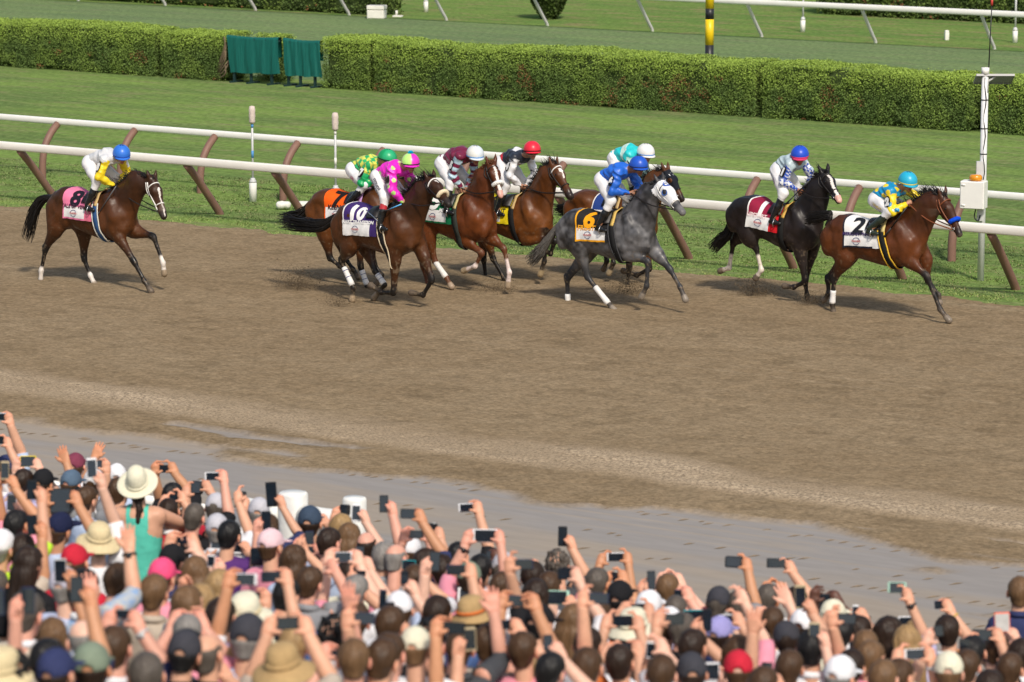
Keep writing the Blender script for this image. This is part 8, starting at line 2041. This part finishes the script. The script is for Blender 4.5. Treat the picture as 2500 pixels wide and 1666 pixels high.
for i, p in enumerate(PEOPLE):
    s0 = ('spectator in %s and %s shirt' if (p['cap'] or p['hat']) else 'spectator with %s and %s shirt') % (lk[i], p['shirt'])
    if 'and bald' in lk[i]: s0 = 'spectator with %s, %s shirt' % (lk[i], p['shirt'])
    if p['tank']: s0 = 'spectator in cream western hat and teal sleeveless top'
    tw = sum(1 for j in range(len(PEOPLE)) if lk[j] == lk[i] and PEOPLE[j]['shirt'] == p['shirt'])
    cand = []
    if tw == 1: cand.append(s0 + (', ' + arms(p) if len(s0.split()) < 12 else ''))
    near = sorted((m for m in marks if m != i), key=lambda m: (PEOPLE[m]['x'] - p['x']) ** 2 + (PEOPLE[m]['y'] - p['y']) ** 2)
    for m in near[:8]: cand.append('%s, %s the %s' % (s0, where(i, m), lk[m]))
    for m in near[:30]: cand.append('%s hair %s shirt spectator %s the %s' % (lk[i].replace(' hair', ''), p['shirt'], where(i, m), lk[m]))
    lab = next((c for c in cand if c not in seen and len(c.split()) <= 16), cand[-1])
    seen.add(lab); p['label'] = lab
    p['plabels'] = []
    for q in p['phones']:
        k = q[5] if len(q) > 5 else 'phone'; up = 'upright' if abs(q[3] - q[1]) > abs(q[2] - q[0]) else 'sideways'
        nm = {'phone': '%s phone' % q[4], 'lit': '%s cased phone with bright screen' % q[4], 'camera': '%s camera' % q[4], 'tablet': '%s tablet' % q[4]}[k]
        hold = 'held %s by' % up
        c2 = []
        if cnt[lk[i]] == 1: c2.append('%s %s the spectator with %s' % (nm, hold, lk[i]))
        for m in near[:8]: c2.append('%s %s %s spectator, %s the %s' % (nm, hold, lk[i].replace(' hair and bald crown', ' balding').replace(' hair', ' haired'), where(i, m), lk[m]))
        for m in near[:30]: c2.append('%s %s, %s the %s' % (nm, hold[:-3], where(i, m), lk[m]))
        l2 = next((c for c in c2 if c not in seen and len(c.split()) <= 16), c2[-1]); seen.add(l2); p['plabels'].append(l2)
for p in PEOPLE: build_person(p)
# a bench lifts the spectator in the western hat
_p = [p for p in PEOPLE if p['tank']][0]; _H = _p['H']; _z = apron_z(_H[1])
_g = thing('bench', 'low wooden bench under the spectator in the cream western hat', 'bench', (_H[0], _H[1], _z)); _t = _H[2] - 1.66 - _z
if _t > 0.08:
    g = MB(); g.box((-0.5, -0.2, _t - 0.05), (0.5, 0.2, _t)); g.build('plank', M_bark, _g, smooth=False)
    for sx_ in (-0.4, 0.4): g = MB(); g.box((sx_ - 0.03, -0.18, -0.06), (sx_ + 0.03, 0.18, _t - 0.05)); g.build('leg', M_bark, _g, smooth=False)

# ------------------------------------------------------------------ dirt thrown up by the hooves
M_clodm = mat('flying dirt clods', (0.135, 0.100, 0.064), 0.95, 0.1, var=0.3, scale=20)
def spray(px, py, n, sp, hgt_, seed, label):
    r = np.random.default_rng(seed); c = atz(px, py); V = []; F = []; k = 0
    for i in range(n):
        u = r.random() ** 0.7; p = np.array([r.normal(-0.35 * u, sp * 0.45), r.normal(0, sp * 0.45), 0.05 + abs(r.normal(0.4 * hgt_, hgt_)) * (0.5 + 0.9 * u)]); s = r.uniform(0.003, 0.010) * (2.4 if r.random() < 0.05 else 1)
        o = r.normal(0, 1, (4, 3)); o /= np.linalg.norm(o, axis=1, keepdims=True); V += [c + p + q * s for q in o]; F += [(k, k + 1, k + 2), (k, k + 2, k + 3), (k, k + 3, k + 1), (k + 1, k + 3, k + 2)]; k += 4
    o = mk('flying_dirt', np.array(V), F, M_clodm, smooth=False); tag(o, label, 'dirt', kind='stuff')
spray(755, 712, 4200, 0.42, 0.13, 1, 'dark puff of dirt in the air behind the field, left of the purple clothed horse')
spray(1560, 725, 2600, 0.4, 0.15, 2, 'dirt thrown up behind the front legs of the grey horse')
spray(1870, 728, 2600, 0.34, 0.10, 3, 'dirt thrown up under the nearly black horse')
spray(2010, 752, 1300, 0.22, 0.08, 4, 'dirt thrown up at the hind hooves of the leading horse')
spray(850, 755, 900, 0.2, 0.08, 5, 'dirt falling below the hind hooves of the purple clothed horse')
spray(1240, 720, 1200, 0.4, 0.06, 6, 'dirt thrown up under the chestnut horse')

# flecks of dirt pressed in rows into the wet grey strip
def flecks():
    r = np.random.default_rng(3); V = []; F = []; k = 0
    for Yk, p in ((32.75, .75), (31.75, .22), (31.1, .5), (30.3, .15), (29.6, .12)):
        for x in np.arange(-33, -12, 0.17):
            if r.random() > p * (0.35 + 0.9 * float(vnoise(np.array(x * 0.25), np.array(Yk * 3), 5))): continue
            c = np.array([x + r.normal(0, 0.03), Yk - 0.012 * (x + 22) + r.normal(0, 0.05) + 0.25 * math.sin(x * 0.3 + Yk), 0.004]); L_, w = r.uniform(0.05, 0.11), r.uniform(0.008, 0.018)
            a = np.array([0.45, 0.9, 0]) * L_; b = np.array([0.9, -0.4, 0]) * w
            V += [c - a, c + b, c + a, c - b, c + [0, 0, 0.012]]; F += [(k, k + 1, k + 4), (k + 1, k + 2, k + 4), (k + 2, k + 3, k + 4), (k + 3, k, k + 4)]; k += 5
    tag(mk('dirt_flecks', np.array(V), F, mat('pressed dirt', (0.19, 0.145, 0.10), 0.95, 0.1, var=0.3, scale=8), smooth=False), 'rows of small dark dirt flecks pressed into the wet grey strip', 'dirt', kind='stuff')
flecks()
